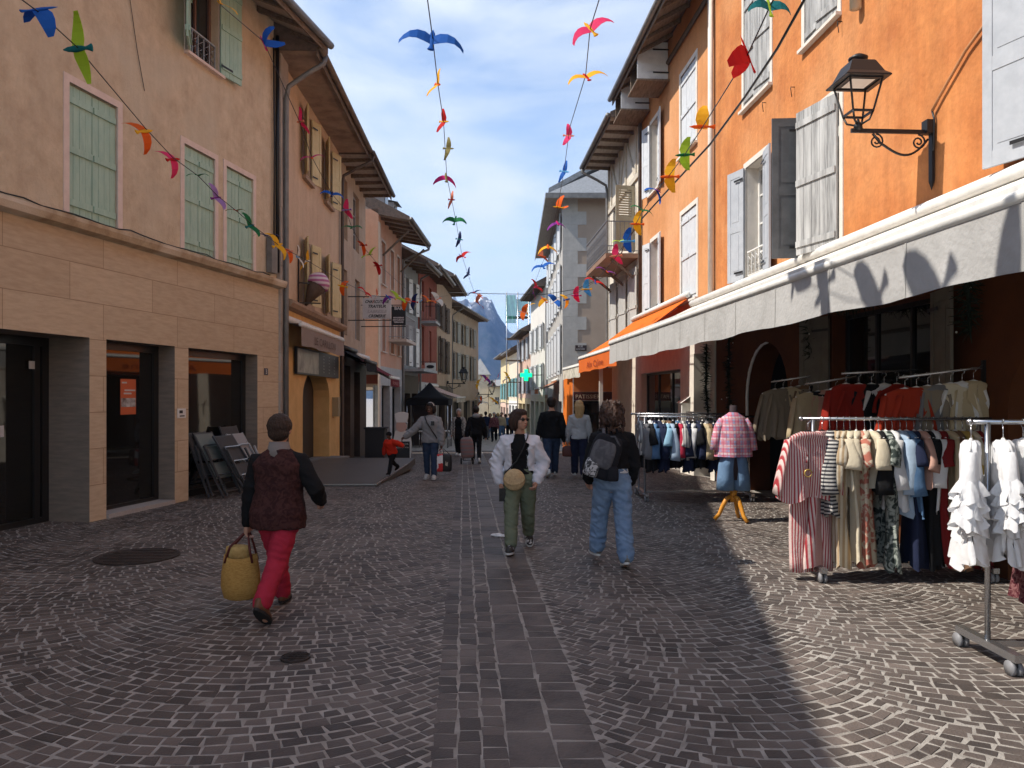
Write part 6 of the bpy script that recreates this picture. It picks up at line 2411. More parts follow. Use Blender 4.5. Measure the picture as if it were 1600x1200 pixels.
# ------------------------------------------------------------------ people
def remeshed(mb, name, parent, vox, smooth=4, wr=0.0, wsc=(9, 9, 13), seed=0):
    """one continuous skin grown over the overlapping closed forms of mb"""
    off = root_loc(parent)
    me = mb.mesh(name + "_src", off, recalc=False)
    ob = bpy.data.objects.new(name + "_src", me)
    COL.objects.link(ob)
    md = ob.modifiers.new("r", 'REMESH')
    md.mode = 'VOXEL'
    md.voxel_size = vox
    md.use_smooth_shade = True
    sm = ob.modifiers.new("s", 'SMOOTH')
    sm.factor = .5
    sm.iterations = smooth
    dg = bpy.context.evaluated_depsgraph_get()
    out = bpy.data.meshes.new_from_object(ob.evaluated_get(dg))
    bpy.data.objects.remove(ob)
    bpy.data.meshes.remove(me)
    out.name = name
    n = len(out.vertices)
    if wr and n:
        co = np.empty(n * 3)
        out.vertices.foreach_get("co", co)
        no = np.empty(n * 3)
        out.vertices.foreach_get("normal", no)
        co, no = co.reshape(-1, 3), no.reshape(-1, 3)
        h = np.array([.55 * noise.noise(Vector((p[0] * wsc[0] + seed, p[1] * wsc[1], p[2] * wsc[2]))) + .9 * (.45 - abs(noise.noise(Vector((p[0] * wsc[0] * 1.3 + p[2] * 6, p[1] * wsc[1] * 1.3 + seed, p[2] * wsc[2] * 1.15 + p[0] * 5)))) * 1.8)
                      + .25 * noise.noise(Vector((p[0] * wsc[0] * 3.3, p[1] * wsc[1] * 3.3 + seed, p[2] * wsc[2] * 2.6))) for p in co])
        co = co + no * (h * wr)[:, None]
        out.vertices.foreach_set("co", co.reshape(-1))
    if not out.materials:
        for m_ in mb.mats:
            out.materials.append(m_)
    out.polygons.foreach_set("use_smooth", [True] * len(out.polygons))
    out.update()
    o = bpy.data.objects.new(name, out)
    COL.objects.link(o)
    o.parent = parent
    return o


SKIN = surf("light skin", (.46, .25, .17), (.40, .21, .14), sc=9, rough=.55)
SKIND = surf("dark skin", (.10, .05, .032), (.08, .04, .026), sc=9, rough=.5)


def capsule(mb, pts, rs, mat, n=14, flat=1.0):
    mb.tube(pts, rs, mat, n=n, flat=flat)
    mb.ball(pts[0], rs[0] * .99, mat, n=10, m_=6)
    mb.ball(pts[-1], rs[-1] * .99, mat, n=10, m_=6)


def person(label, x, y, rz, H, legs, arms, wear, z0=None, lean=0, head=(0, 0), vox=.012, skin=SKIN, hair=None, group=None, face=True, seed=1, slim=1.0):
    """legs: ((hip flex, knee flex, abduct, toe-down), ...) left then right; arms: ((flex, abduct, forearm flex, forearm abduct), ...)"""
    S = H
    z0 = gz(y) if z0 is None else z0
    root = thing("person", label, "person", (x, y, z0), group)
    cr, sr = math.cos(rad(rz)), math.sin(rad(rz))

    # joints first, in the body's own frame (y forward, x to its right)
    hips, knees, ankles, toes, heels = [], [], [], [], []
    for side, (h, k, ab, td) in zip((-1, 1), legs):
        hp = Vector((side * .052 * S, 0, 0))
        a = rad(h)
        d1 = Vector((side * math.sin(rad(ab)), math.sin(a), -math.cos(a)))
        kn = hp + d1.normalized() * .245 * S
        b = rad(h - k)
        d2 = Vector((side * math.sin(rad(ab)) * .6, math.sin(b), -math.cos(b)))
        an = kn + d2.normalized() * .235 * S
        t = rad(td)
        f = Vector((side * .12, math.cos(t), -math.sin(t))).normalized()
        u = Vector((0, math.sin(t), math.cos(t)))
        hips.append(hp); knees.append(kn); ankles.append(an)
        toes.append(an + f * .105 * S - u * .038 * S)
        heels.append(an - f * .035 * S - u * .038 * S)
    low = min(min(p.z for p in toes), min(p.z for p in heels))
    zh = -low + .006

    def W(p):
        px, py, pz = p[0], p[1], p[2] + zh
        return (x + px * cr - py * sr, y + px * sr + py * cr, z0 + pz)
    ln = rad(lean)

    def tor(px, py, pz):
        return Vector((px, py * math.cos(ln) + pz * math.sin(ln), pz * math.cos(ln) - py * math.sin(ln)))

    def ring(z, a, b, cy=0.0, n=24, pw=.85):
        out = []
        for i in range(n):
            t = 2 * math.pi * i / n
            c, s = math.cos(t), math.sin(t)
            out.append(W(tor(a * S * math.copysign(abs(c) ** pw, c), (cy + b * math.copysign(abs(s) ** pw, s)) * S, z * S)))
        return out
    sh, el, wr_, hd = [], [], [], []
    for side, (f, ab, f2, ab2) in zip((-1, 1), arms):
        s0 = tor(side * .097 * S * slim, 0, .262 * S)
        d = Vector((side * math.sin(rad(ab)), math.sin(rad(f)) * math.cos(rad(ab)), -math.cos(rad(f)) * math.cos(rad(ab))))
        e = s0 + d * .172 * S
        d2 = Vector((side * math.sin(rad(ab2)), math.sin(rad(f2)) * math.cos(rad(ab2)), -math.cos(rad(f2)) * math.cos(rad(ab2))))
        w = e + d2 * .150 * S
        sh.append(s0); el.append(e); wr_.append(w); hd.append(d2)
    RT = [(-.075, .04, .035, 0), (-.05, .088, .06, -.005), (0, .097, .068, -.008), (.055, .088, .060, 0), (.115, .078, .054, .004), (.19, .09, .063, .008), (.24, .096, .062, .004), (.272, .088, .052, -.002), (.298, .062, .044, -.006), (.318, .041, .038, -.006)]

    # ---- body
    m = MB()
    m.rings([ring(z, a * .94 * slim, b * .92, cy) for z, a, b, cy in RT], skin)
    nb, nt = tor(0, -.006 * S, .30 * S), tor(0, .008 * S, .365 * S)
    capsule(m, [W(nb), W(nt)], [.036 * S, .031 * S], skin)
    yaw, pit = rad(head[0]), rad(head[1])
    HM = Matrix.Rotation(-yaw, 3, 'Z') @ Matrix.Rotation(-pit, 3, 'X')
    hc = tor(0, .012 * S, .412 * S)
    hb = .073 * S

    def Hd(px, py, pz):
        return W(hc + HM @ Vector((px, py, pz)) * hb)

    def hball(c, r, mat, mbx, n=12, mm=8):
        rg = []
        for i in range(mm + 1):
            ph = math.pi * (.03 + .94 * i / mm)
            rg.append([Hd(c[0] + r[0] * math.sin(ph) * math.cos(2 * math.pi * k / n), c[1] + r[1] * math.sin(ph) * math.sin(2 * math.pi * k / n), c[2] + r[2] * math.cos(ph)) for k in range(n)])
        mbx.rings(rg, mat, True)
    hball((0, -.06, .18), (.68, .86, .80), skin, m)
    hball((0, .18, -.30), (.53, .60, .62), skin, m)
    hball((0, .42, -.70), (.27, .27, .26), skin, m)
    for sgn in (-1, 1):
        hball((sgn * .30, .42, -.18), (.26, .24, .25), skin, m)
        hball((sgn * .70, -.08, -.08), (.08, .17, .24), skin, m)
    nz = MB()
    m.rings([[Hd(a * .10 * (1.2 - t) + a * .06, .70 + .22 * t, .12 - .34 * t + b * .05) for a, b in ((-1, 0), (0, 1), (1, 0), (0, -1))] for t in (0, .5, 1)], skin)
    hball((0, .86, -.24), (.13, .12, .10), skin, m)
    hball((0, .72, -.50), (.20, .10, .05), skin, m)
    hball((0, .71, -.58), (.16, .10, .05), skin, m)
    for i in (0, 1):
        capsule(m, [W(sh[i]), W(sh[i].lerp(el[i], .5)), W(el[i]), W(el[i].lerp(wr_[i], .4)), W(wr_[i])], [.029 * S, .027 * S, .023 * S, .023 * S, .0155 * S], skin)
        capsule(m, [W(hips[i]), W(hips[i].lerp(knees[i], .5)), W(knees[i]), W(knees[i].lerp(ankles[i], .35)), W(ankles[i])], [.050 * S, .044 * S, .032 * S, .033 * S, .020 * S], skin)
        capsule(m, [W(ankles[i]), W(ankles[i].lerp(toes[i], .7))], [.021 * S, .018 * S], skin)
        # hand: palm, four bent fingers, a thumb from the side of the palm
        d = hd[i].normalized()
        side = (-1, 1)[i]
        nrm = Vector((-side, 0, 0))
        nrm = (nrm - d * nrm.dot(d)).normalized()
        wd = d.cross(nrm).normalized()
        if wd.y < 0:
            wd = -wd
        k = S / 1.7
        p0 = wr_[i]
        capsule(m, [W(p0), W(p0 + d * .045 * k + wd * .012 * k), W(p0 + d * .085 * k + wd * .014 * k)], [.024 * k, .030 * k, .026 * k], skin, n=10, flat=1)
        capsule(m, [W(p0 + d * .045 * k - wd * .014 * k), W(p0 + d * .085 * k - wd * .016 * k)], [.024 * k, .021 * k], skin, n=10)
        for q, (o_, L_) in enumerate(((.030, .066), (.010, .076), (-.011, .070), (-.031, .055))):
            b0 = p0 + d * .088 * k + wd * o_ * k
            b1 = b0 + (d * .85 + nrm * .5).normalized() * L_ * .5 * k
            b2 = b1 + (d * .25 + nrm).normalized() * L_ * .5 * k
            capsule(m, [W(b0), W(b1), W(b2)], [.0095 * k, .009 * k, .0078 * k], skin, n=8)
        t0 = p0 + d * .03 * k + wd * .026 * k
        t1 = t0 + (d * .7 + wd * .7 + nrm * .2).normalized() * .04 * k
        t2 = t1 + (d * .9 + nrm * .5).normalized() * .03 * k
        capsule(m, [W(t0), W(t1), W(t2)], [.0125 * k, .011 * k, .009 * k], skin, n=8)
    remeshed(m, "body", root, vox * .72, 2)

    if face:
        m = MB()
        for sgn in (-1, 1):
            hball((sgn * .27, .68, .06), (.10, .05, .055), surf("eye", (.02, .015, .012), rough=.2), m, 8, 6)
            hball((sgn * .27, .71, .22), (.15, .05, .035), surf("eyebrow", (.05, .03, .02), rough=.8), m, 8, 6)
        m.build("eyes", root)
        m = MB()
        hball((0, .80, -.54), (.20, .05, .045), surf("lips", (.34, .10, .09), rough=.5), m, 10, 6)
        m.build("lips", root)

    # ---- trousers
    t = wear.get("trousers")
    if t:
        mat, e0, e1, ln_ = t[:4]
        m = MB()
        hi = t[4] if len(t) > 4 else .07
        m.rings([ring(z, a * slim + .006, b + .006, cy) for z, a, b, cy in RT if z < .05] + [ring(hi, .088 * slim + .004, .062, 0)], mat)
        for i in (0, 1):
            A, B_, C_ = hips[i], knees[i], ankles[i]
            E = B_.lerp(C_, ln_)
            capsule(m, [W(A), W(A.lerp(B_, .5)), W(B_), W(B_.lerp(E, .5)), W(E)], [.056 * S + e0, .050 * S + e0, .038 * S + e0 * .5 + e1 * .5, .036 * S + e1 * .8, .030 * S + e1], mat)
        remeshed(m, "trousers", root, vox, 3, wr=(t[5] if len(t) > 5 else .007) * 1.2, wsc=(8, 8, 15), seed=seed)
    # ---- shoes
    s_ = wear.get("shoes")
    if s_:
        for i in (0, 1):
            m = MB()
            A, Tt, Hh = ankles[i], toes[i], heels[i]
            f = (Tt - Hh).normalized()
            up = (A - Hh.lerp(Tt, .25)).normalized()
            rt = f.cross(up).normalized()

            def sole(z, g, w):
                out = []
                for q in range(16):
                    an_ = 2 * math.pi * q / 16
                    fx = math.cos(an_)
                    wid = w * (.030 + .006 * fx) * S * math.sin(an_)
                    c0 = Hh.lerp(Tt, .5) + f * (.082 * S * fx * g) + rt * wid + up * z
                    out.append(W(c0))
                return out
            m.rings([sole(.0, 1.0, 1.0), sole(.022 * S / 1.7, 1.02, 1.06)], s_[1], False)
            so = m.build("shoe_sole", root)
            m = MB()

            def upper(z, g, w, sh_):
                out = []
                for q in range(16):
                    an_ = 2 * math.pi * q / 16
                    fx = math.cos(an_)
                    c0 = Hh.lerp(Tt, .5) + f * ((.080 * fx * g - sh_) * S) + rt * (w * .031 * S * math.sin(an_)) + up * z
                    out.append(W(c0))
                return out
            k = S / 1.7
            m.rings([upper(.0225 * k, 1, 1, 0), upper(.045 * k, .97, 1, .003), upper(.065 * k, .8, .92, .016), upper(.085 * k, .58, .85, .034), upper(.105 * k, .46, .82, .042)], s_[0], True)
            m.build("shoe", root)
    # ---- top
    for nm in ("shirt", "top", "vest"):
        g = wear.get(nm)
        if not g:
            continue
        mat, hem, ease, sleeve = g["mat"], g.get("hem", -.01), g.get("ease", .02), g.get("sleeve", 1.0)
        es = ease / S
        m = MB()
        zs = [hem] + [q for q in (.0, .055, .115, .19, .24, .272, .298, .316) if q > hem + .02]
        zr = np.array([q[0] for q in RT])

        def par(z):
            return [float(np.interp(z, zr, [q[j] for q in RT])) for j in (1, 2, 3)]
        gap = g.get("gap", 0)
        if gap:
            # open front: two-sided shell wrapped round from one front edge to the other
            rgs = []
            n = 26
            for z in zs:
                a, b, cy = par(max(z, -.02))
                e = es * (1 if z < .25 else .6 if z < .29 else .4)
                gp = rad(gap * (1.15 if z > .25 else 1))
                o_, i_ = [], []
                for q in range(n + 1):
                    an_ = math.pi / 2 + gp + (2 * math.pi - 2 * gp) * q / n
                    c, s = math.cos(an_), math.sin(an_)
                    pw = .85
                    px, py = math.copysign(abs(c) ** pw, c), math.copysign(abs(s) ** pw, s)
                    o_.append(W(tor((a * slim + e) * S * px, (cy + (b + e) * py) * S, z * S)))
                    i_.append(W(tor((a * slim + e - .016) * S * px, (cy + (b + e - .016) * py) * S, z * S)))
                rgs.append(o_ + i_[::-1])
            m.rings(rgs, mat)
        else:
            rgs = []
            for z in zs:
                a, b, cy = par(max(z, -.03))
                e = es * (1 if z < .25 else .6 if z < .29 else .35) * (1 + (g.get("flare", 0) * (.25 - z) if z < .25 else 0))
                rgs.append(ring(z, a * slim + e, b + e, cy))
            m.rings(rgs, mat)
        smat = g.get("smat", mat)
        tgt = m
        if smat is not mat:
            tgt = MB()
        if sleeve > 0:
            for i in (0, 1):
                E, Wt = el[i], el[i].lerp(wr_[i], sleeve)
                inn = sh[i].lerp(tor(0, 0, .262 * S), .4)
                capsule(tgt, [W(inn), W(sh[i]), W(sh[i].lerp(E, .5)), W(E), W(E.lerp(Wt, .5)), W(Wt)],
                        [.034 * S + ease * .6, .033 * S + ease * .7, .030 * S + ease * .9, .026 * S + ease, .024 * S + ease * .95, .019 * S + ease * .75], smat)
        if g.get("collar"):
            h_ = g["collar"]
            m.rings([ring(.300, .052, .048, -.004), ring(.315 + h_, .045, .042, 0), ring(.313 + h_, .036, .034, 0), ring(.30, .038, .036, 0)], g.get("cmat", mat))
        part = g.get("name", "shirt")
        remeshed(m, part, root, vox, 3, wr=g.get("wr", .008) * 1.25, wsc=(7, 7, 11), seed=seed + 3)
        if smat is not mat and sleeve > 0:
            remeshed(tgt, "sleeves", root, vox, 3, wr=g.get("wr", .008), wsc=(7, 7, 10), seed=seed + 5)
    # ---- hair
    if hair:
        hm, style = hair
        m = MB()
        hball((0, -.18, .28), (.83, .90, .84), hm, m)
        if style == "short":
            hball((0, -.36, -.20), (.74, .64, .62), hm, m)
            hball((0, .10, .62), (.62, .62, .42), hm, m)
            for sgn in (-1, 1):
                hball((sgn * .62, -.02, .12), (.16, .30, .34), hm, m)
        elif style in ("bob", "curly"):
            hball((0, -.40, -.22), (.92, .74, .88 if style == 'bob' else 1.0), hm, m)
            for sgn in (-1, 1):
                hball((sgn * .70, -.14, -.18), (.34, .44, .78), hm, m)
            hball((0, .18, .66), (.66, .60, .42), hm, m)
            if style == "curly":
                rr = random.Random(seed)
                for q in range(110):
                    a = rr.uniform(0, 2 * math.pi)
                    zz = rr.uniform(-1.5, 1.0)
                    r_ = 1.02 if zz < .4 else .82
                    if math.sin(a) > .35 and zz < .45:
                        continue
                    hball((.92 * r_ * math.cos(a), -.2 + .85 * r_ * math.sin(a), zz), (.15, .15, .24), hm, m, 7, 5)
        elif style == "long":
            for q in range(7):
                z = -.1 - .38 * q
                hball((.06 * math.sin(q), -.78 + .0 * q, z), (.98 - .04 * q, .46 - .01 * q, .46), hm, m)
            for sgn in (-1, 1):
                hball((sgn * .60, -.14, -.3), (.26, .36, .8), hm, m)
        elif style == "hat":
            hball((0, -.05, .40), (.86, .92, .72), hm, m)
            hball((0, -.05, .10), (.84, .88, .35), hm, m)
        elif style == "bun":
            hball((0, -.40, -.05), (.70, .55, .5), hm, m)
            hball((0, -.2, 1.12), (.34, .34, .3), hm, m)
        remeshed(m, "hat" if style == "hat" else "hair", root, max(.009, vox * .8), 1, wr={"hat": 0, "curly": .020}.get(style, .007), wsc=(30, 30, 17) if style == "curly" else (60, 60, 14), seed=seed)
    return {"root": root, "W": W, "tor": tor, "wr": wr_, "el": el, "sh": sh, "S": S, "Hd": Hd, "hball": hball, "hd": hd, "ankles": ankles}


BROWNHAIR = surf("brown hair", (.055, .03, .02), (.03, .018, .013), sc=40, rough=.5, bump=1.0, bsc=45, stretch=(3, 3, .5))
DARKHAIR = surf("dark hair", (.02, .014, .012), (.012, .009, .008), sc=30, rough=.5, bump=.5, bsc=80)
CURLHAIR = surf("auburn curls", (.07, .034, .022), (.022, .012, .009), sc=26, rough=.55, bump=.7, bsc=50)
BLONDE = surf("blonde hair", (.50, .33, .15), (.34, .21, .09), sc=30, rough=.5, bump=.5, bsc=60, stretch=(3, 3, .4))
GREYHAIR = surf("grey hair", (.40, .38, .36), (.28, .26, .25), sc=30, rough=.6, bump=.4)
RUBBER = surf("black sole", (.02, .02, .02), rough=.7)
WSOLE = surf("white sole", (.6, .6, .58), rough=.6)
TANSH = surf("brown leather", (.14, .06, .03), (.10, .045, .024), sc=8, rough=.5)
REDT = fabric("raspberry trousers", (.36, .025, .05), (.30, .02, .04), floral=.25, sc=4, trl=0)
VEST = fabric("dark maroon patterned quilt", (.030, .012, .012), (.055, .022, .020), floral=.07, sc=22, trl=0)
BLACKJ = fabric("black cotton", (.010, .010, .011), trl=0)
WHITEJ = fabric("white denim", (.62, .62, .66), (.56, .56, .60), floral=.25, sc=5, trl=0)
KHAKI = fabric("sage khaki", (.16, .18, .12), (.13, .15, .10), floral=.25, sc=4, trl=0)
JEANL = fabric("light blue jeans", (.20, .29, .42), (.13, .20, .32), floral=.2, sc=5, trl=0)
JEAND = fabric("dark blue jeans", (.035, .055, .10), (.025, .04, .075), floral=.2, sc=5, trl=0)
GREYF = fabric("grey fleece", (.26, .26, .265), (.21, .21, .215), floral=.25, sc=30, trl=0)
GREYSW = fabric("light grey sweater", (.36, .37, .38), trl=0)
REDJ = fabric("red child jacket", (.55, .03, .012), trl=0)
PLAIDC = fabric("black white plaid", (.03, .03, .03), (.35, .33, .30), plaid=(9, (.16, .15, .14), (.45, .42, .38)), trl=0)

# --- man seen from behind with the straw basket
P1 = person("man from behind in dark maroon vest and raspberry trousers carrying a straw basket", -1.93, 6.35, -3, 1.67,
            ((24, 6, -2, 0), (-20, 24, -7, 40)), ((2, 14, 6, 8), (-8, 30, 62, -6)),
            {"trousers": (REDT, .018, .022, .93, .07, .008), "shoes": (TANSH, RUBBER),
             "shirt": {"mat": BLACKJ, "ease": .026, "hem": .02, "name": "shirt", "wr": .008},
             "vest": {"mat": VEST, "ease": .050, "hem": -.075, "sleeve": 0, "name": "vest", "wr": .008, "flare": .5}},
            vox=.011, hair=(BROWNHAIR, "short"), lean=2, seed=2, slim=1.08)
m = MB()
_w = P1["tor"]
m.rings([[P1["W"](_w(a * P1["S"] * math.cos(2 * math.pi * k / 20), (b_ * math.sin(2 * math.pi * k / 20) - .004) * P1["S"], z * P1["S"])) for k in range(20)] for z, a, b_ in ((.278, .080, .062), (.315, .056, .052), (.352, .047, .047), (.352, .040, .040))],
        fabric("grey collar", (.20, .18, .17), trl=0), True)
m.build("collar", P1["root"])
# straw basket in the left hand
hp = Vector(P1["W"](P1["wr"][0] + P1["hd"][0].normalized() * .10))
bz = hp.z - .18
bk = thing("straw_basket", "tall woven straw basket with dark red handles held by the man in maroon", "basket", (hp.x - .05, hp.y, bz - .35))
straw = surf("yellow straw weave", (.50, .29, .08), (.36, .19, .045), sc=40, rough=.8, bump=.6, bsc=70, stretch=(1, 1, 3))
m = MB()
cx, cy = hp.x - .05, hp.y
pr = [(.105, .085, -.36), (.138, .11, -.345), (.162, .12, -.25), (.158, .115, -.14), (.142, .10, -.04), (.136, .095, .0), (.128, .088, -.005), (.13, .09, -.10), (.12, .085, -.33)]
m.rings([[(cx + a * math.cos(2 * math.pi * k / 26), cy + b_ * math.sin(2 * math.pi * k / 26), bz + z + (.012 * math.cos(4 * math.pi * k / 26) if i in (5, 6) else 0)) for k in range(26)] for i, (a, b_, z) in enumerate(pr)], straw, True)
m.build("basket_body", bk)
m = MB()
m.rings([[(cx - .02 + a * math.cos(2 * math.pi * k / 20), cy + a * .62 * math.sin(2 * math.pi * k / 20), bz + z) for k in range(20)] for a, z in ((.11, -.03), (.105, .05), (.10, .075), (.06, .085))], surf("pale straw liner", (.48, .32, .12), (.36, .22, .07), sc=30, rough=.85, bump=.4), True)
m.build("inner_bundle", bk)
for dy in (-.07, .07):
    m = MB()
    m.tube([(cx - .11, cy + dy, bz - .05), (cx - .07, cy + dy * .8, bz + .08), (hp.x - .02, hp.y + dy * .25, hp.z + .005), (hp.x + .02, hp.y + dy * .25, hp.z + .005), (cx + .09, cy + dy * .8, bz + .08), (cx + .12, cy + dy, bz - .05)], .010, surf("dark red leather", (.09, .018, .015), rough=.5), n=7)
    m.build("handle", bk)

# --- woman in the white denim jacket
P2 = person("woman walking towards us in white denim jacket, khaki trousers and sunglasses", .09, 8.95, 178, 1.65,
            ((-14, 22, 1, 22), (18, 4, 1, -4)), ((-6, 24, 34, -18), (-10, 26, 22, -14)),
            {"trousers": (KHAKI, .022, .022, .90, .085, .008), "shoes": (surf("black white trainer", (.03, .03, .03), (.55, .55, .55), sc=9, rough=.5, lo=.52, hi=.56), WSOLE),
             "shirt": {"mat": BLACKJ, "ease": .012, "hem": .03, "sleeve": .3, "name": "shirt", "wr": .004},
             "top": {"mat": WHITEJ, "ease": .040, "hem": .055, "sleeve": .93, "gap": 32, "name": "jacket", "wr": .013}},
            vox=.010, hair=(BROWNHAIR, "bob"), head=(-48, -2), seed=4)
m = MB()
for sgn in (-1, 1):
    P2["hball"]((sgn * .29, .74, .06), (.24, .09, .17), surf("sunglass lens", (.008, .008, .009), rough=.1, spec=.6), m, 10, 6)
m.tube([P2["Hd"](-.62, .1, .08), P2["Hd"](-.5, .62, .1), P2["Hd"](-.3, .80, .1), P2["Hd"](.3, .80, .1), P2["Hd"](.5, .62, .1), P2["Hd"](.62, .1, .08)], .005, BLACKMETAL, n=5)
m.build("sunglasses", P2["root"])
m = MB()
tt_, S2 = P2["tor"], P2["S"]
for sgn in (-1, 1):      # collar wings, pocket flaps and buttons
    m.add([P2["W"](tt_(sgn * q[0] * S2, q[1] * S2, q[2] * S2)) for q in ((.036, .050, .300), (.066, .030, .298), (.080, .080, .240), (.046, .088, .262))], [[0, 1, 2, 3]], WHITEJ)
    m.box(*[P2["W"](tt_(sgn * q[0] * S2, q[1] * S2, q[2] * S2)) for q in ((.058, .098, .212), (.092, .090, .224))], WHITEJ)
    for z in (.09, .13, .17, .21):
        m.ball(P2["W"](tt_(sgn * .052 * S2, .098 * S2, z * S2)), .006, surf("grey button", (.25, .25, .25), rough=.4, metal=.5), n=6, m_=4)
m.build("jacket_details", P2["root"])
# round straw crossbody bag
bc = Vector(P2["W"](tt_(.035 * S2, .135 * S2, .005 * S2)))
sb_ = thing("shoulder_bag", "round straw shoulder bag hanging in front of the woman in white", "bag", bc)
m = MB()
strawp = surf("pale straw weave", (.55, .40, .22), (.42, .29, .15), sc=45, rough=.8, bump=.5, bsc=80)
m.ball(bc, (.125, .055, .125), strawp, n=20, m_=12)
m.build("bag_body", sb_)
m = MB()
m.rings([[(bc.x + r_ * .12 * math.cos(math.pi * (1 + k / 11)) * -1, bc.y - .062 - .004 * j, bc.z + .03 + .0 + (r_ * .085 * math.sin(math.pi * (1 + k / 11)))) for k in range(12)] for j, r_ in enumerate((1.0, .98))], strawp, False)
m.build("flap", sb_)
m = MB()
m.tube([(bc.x - .10, bc.y - .01, bc.z + .08), P2["W"](tt_(.02 * S2, .105 * S2, .13 * S2)), P2["W"](tt_(-.028 * S2, .098 * S2, .22 * S2)), P2["W"](tt_(-.058 * S2, .07 * S2, .30 * S2)), P2["W"](tt_(-.06 * S2, .0, .325 * S2))], .007, BLACKMETAL, n=6)
m.build("strap", sb_)
h2 = Vector(P2["W"](P2["wr"][1] + P2["hd"][1].normalized() * .11))
m = MB()
m.box((h2.x - .037, h2.y - .055, h2.z - .11), (h2.x + .037, h2.y - .045, h2.z + .04), surf("black phone", (.012, .012, .013), rough=.2, spec=.5))
tag(m.build("phone", loc=h2), "black phone held low in the hand of the woman in white", "phone")

# --- woman from behind, black jacket, light jeans, backpack on one shoulder
P3 = person("woman from behind in cropped black jacket and wide light blue jeans", 1.06, 8.1, 6, 1.70,
            ((22, 8, 2, 0), (-10, 6, 1, 16)), ((-6, 16, 44, -4), (4, 14, 30, -4)),
            {"trousers": (JEANL, .020, .036, .93, .09, .012), "shoes": (surf("grey trainer", (.22, .21, .19), (.10, .10, .09), sc=8, rough=.6), WSOLE),
             "shirt": {"mat": C["white"], "ease": .018, "hem": .045, "sleeve": 0, "name": "shirt", "wr": .004},
             "top": {"mat": BLACKJ, "ease": .036, "hem": .075, "sleeve": .98, "name": "jacket", "wr": .009, "collar": .01}},
            vox=.010, hair=(CURLHAIR, "curly"), seed=6, head=(12, 0))
t3, S3 = P3["tor"], P3["S"]
bp_ = Vector(P3["W"](t3(-.085 * S3, -.135 * S3, .155 * S3)))
bpk = thing("backpack", "grey and black backpack slung on the left shoulder of the woman in jeans", "backpack", bp_)
BPG = fabric("grey backpack cloth", (.075, .075, .085), (.11, .11, .12), floral=.1, sc=14, trl=0)
BPB = fabric("black backpack cloth", (.016, .016, .02), trl=0)


def rbox(mb, c, hx, hy, hz, mat, tilt=0.0, tap=.85, n=20):
    """soft box: rounded rings stacked along its own tilted axis"""
    ct, st = math.cos(tilt), math.sin(tilt)
    rg = []
    for zf, f in ((-1, .62), (-.93, .88), (-.7, 1), (0, 1.02), (.55, .98), (.85, tap), (.97, tap * .8), (1, tap * .5)):
        r_ = []
        for k in range(n):
            a = 2 * math.pi * k / n
            px = hx * f * math.copysign(abs(math.cos(a)) ** .5, math.cos(a))
            py = hy * f * math.copysign(abs(math.sin(a)) ** .6, math.sin(a))
            pz = hz * zf
            r_.append((c.x + px * ct - pz * st, c.y + py, c.z + px * st + pz * ct))
        rg.append(r_)
    mb.rings(rg, mat, True)


m = MB()
rbox(m, bp_, .155, .085, .23, BPB, -.32)
m.build("bag_body", bpk)
m = MB()
rbox(m, bp_ + Vector((-.02, -.07, .03)), .12, .05, .14, BPG, -.32)
m.build("front_pocket", bpk)
m = MB()
rbox(m, bp_ + Vector((-.13, -.06, -.10)), .075, .06, .095, fabric("silver print", (.05, .05, .055), (.45, .45, .46), floral=.05, sc=22, trl=0), -.32)
m.build("printed_pouch", bpk)
m = MB()
rbox(m, bp_ + Vector((.08, -.07, -.17)), .06, .045, .075, BPB, 0)
m.build("side_pouch", bpk)
m = MB()
m.tube([bp_ + Vector((.03, -.02, .20)), bp_ + Vector((.10, -.09, .21)), bp_ + Vector((.15, -.06, .12)), bp_ + Vector((.15, -.05, .02))], .012, BPG, n=6)
m.tube([bp_ + Vector((.05, .02, .20)), P3["W"](t3(-.070 * S3, -.088 * S3, .25 * S3)), P3["W"](t3(-.070 * S3, -.06 * S3, .318 * S3)), P3["W"](t3(-.072 * S3, .04 * S3, .315 * S3)), P3["W"](t3(-.078 * S3, .10 * S3, .22 * S3))], .020, BPG, n=6, flat=.4)
m.build("strap", bpk)

# --- couple walking away
P4 = person("man walking away in black jacket and dark jeans beside a blonde woman", .89, 17.3, 4, 1.80,
            ((-16, 16, 1, 26), (18, 4, 1, 0)), ((4, 14, 12, 8), (-2, 14, 10, 6)),
            {"trousers": (JEAND, .018, .02, .97, .07), "shoes": (WSOLE, WSOLE), "top": {"mat": BLACKJ, "ease": .035, "hem": -.03, "name": "jacket"}}, vox=.015, hair=(DARKHAIR, "short"), face=False, seed=8, slim=1.08)
P4b = person("blonde woman walking away in light grey sweater and navy trousers", 1.50, 17.2, -2, 1.70,
             ((16, 4, 0, 0), (-12, 12, 0, 20)), ((6, 12, 20, 4), (2, 12, 14, 6)),
             {"trousers": (fabric("navy trousers", (.015, .018, .04), trl=0), .02, .03, .97, .07), "shoes": (WSOLE, WSOLE), "top": {"mat": GREYSW, "ease": .03, "hem": -.02, "name": "sweater"}}, vox=.014, hair=(BLONDE, "long"), face=False, seed=9)
h4 = Vector(P4b["W"](P4b["wr"][0])) + Vector((.0, 0, -.12))
hbg = thing("handbag", "small maroon handbag between the couple walking away", "bag", h4)
m = MB()
rbox(m, h4 + Vector((0, -.02, -.12)), .13, .05, .12, surf("maroon leather", (.10, .03, .022), rough=.5), 0)
m.build("bag_body", hbg)
m = MB()
m.tube([h4 + Vector((-.08, -.02, -.03)), h4 + Vector((-.03, 0, .07)), h4 + Vector((.03, 0, .07)), h4 + Vector((.08, -.02, -.03))], .008, surf("maroon leather", (.10, .03, .022)), n=6)
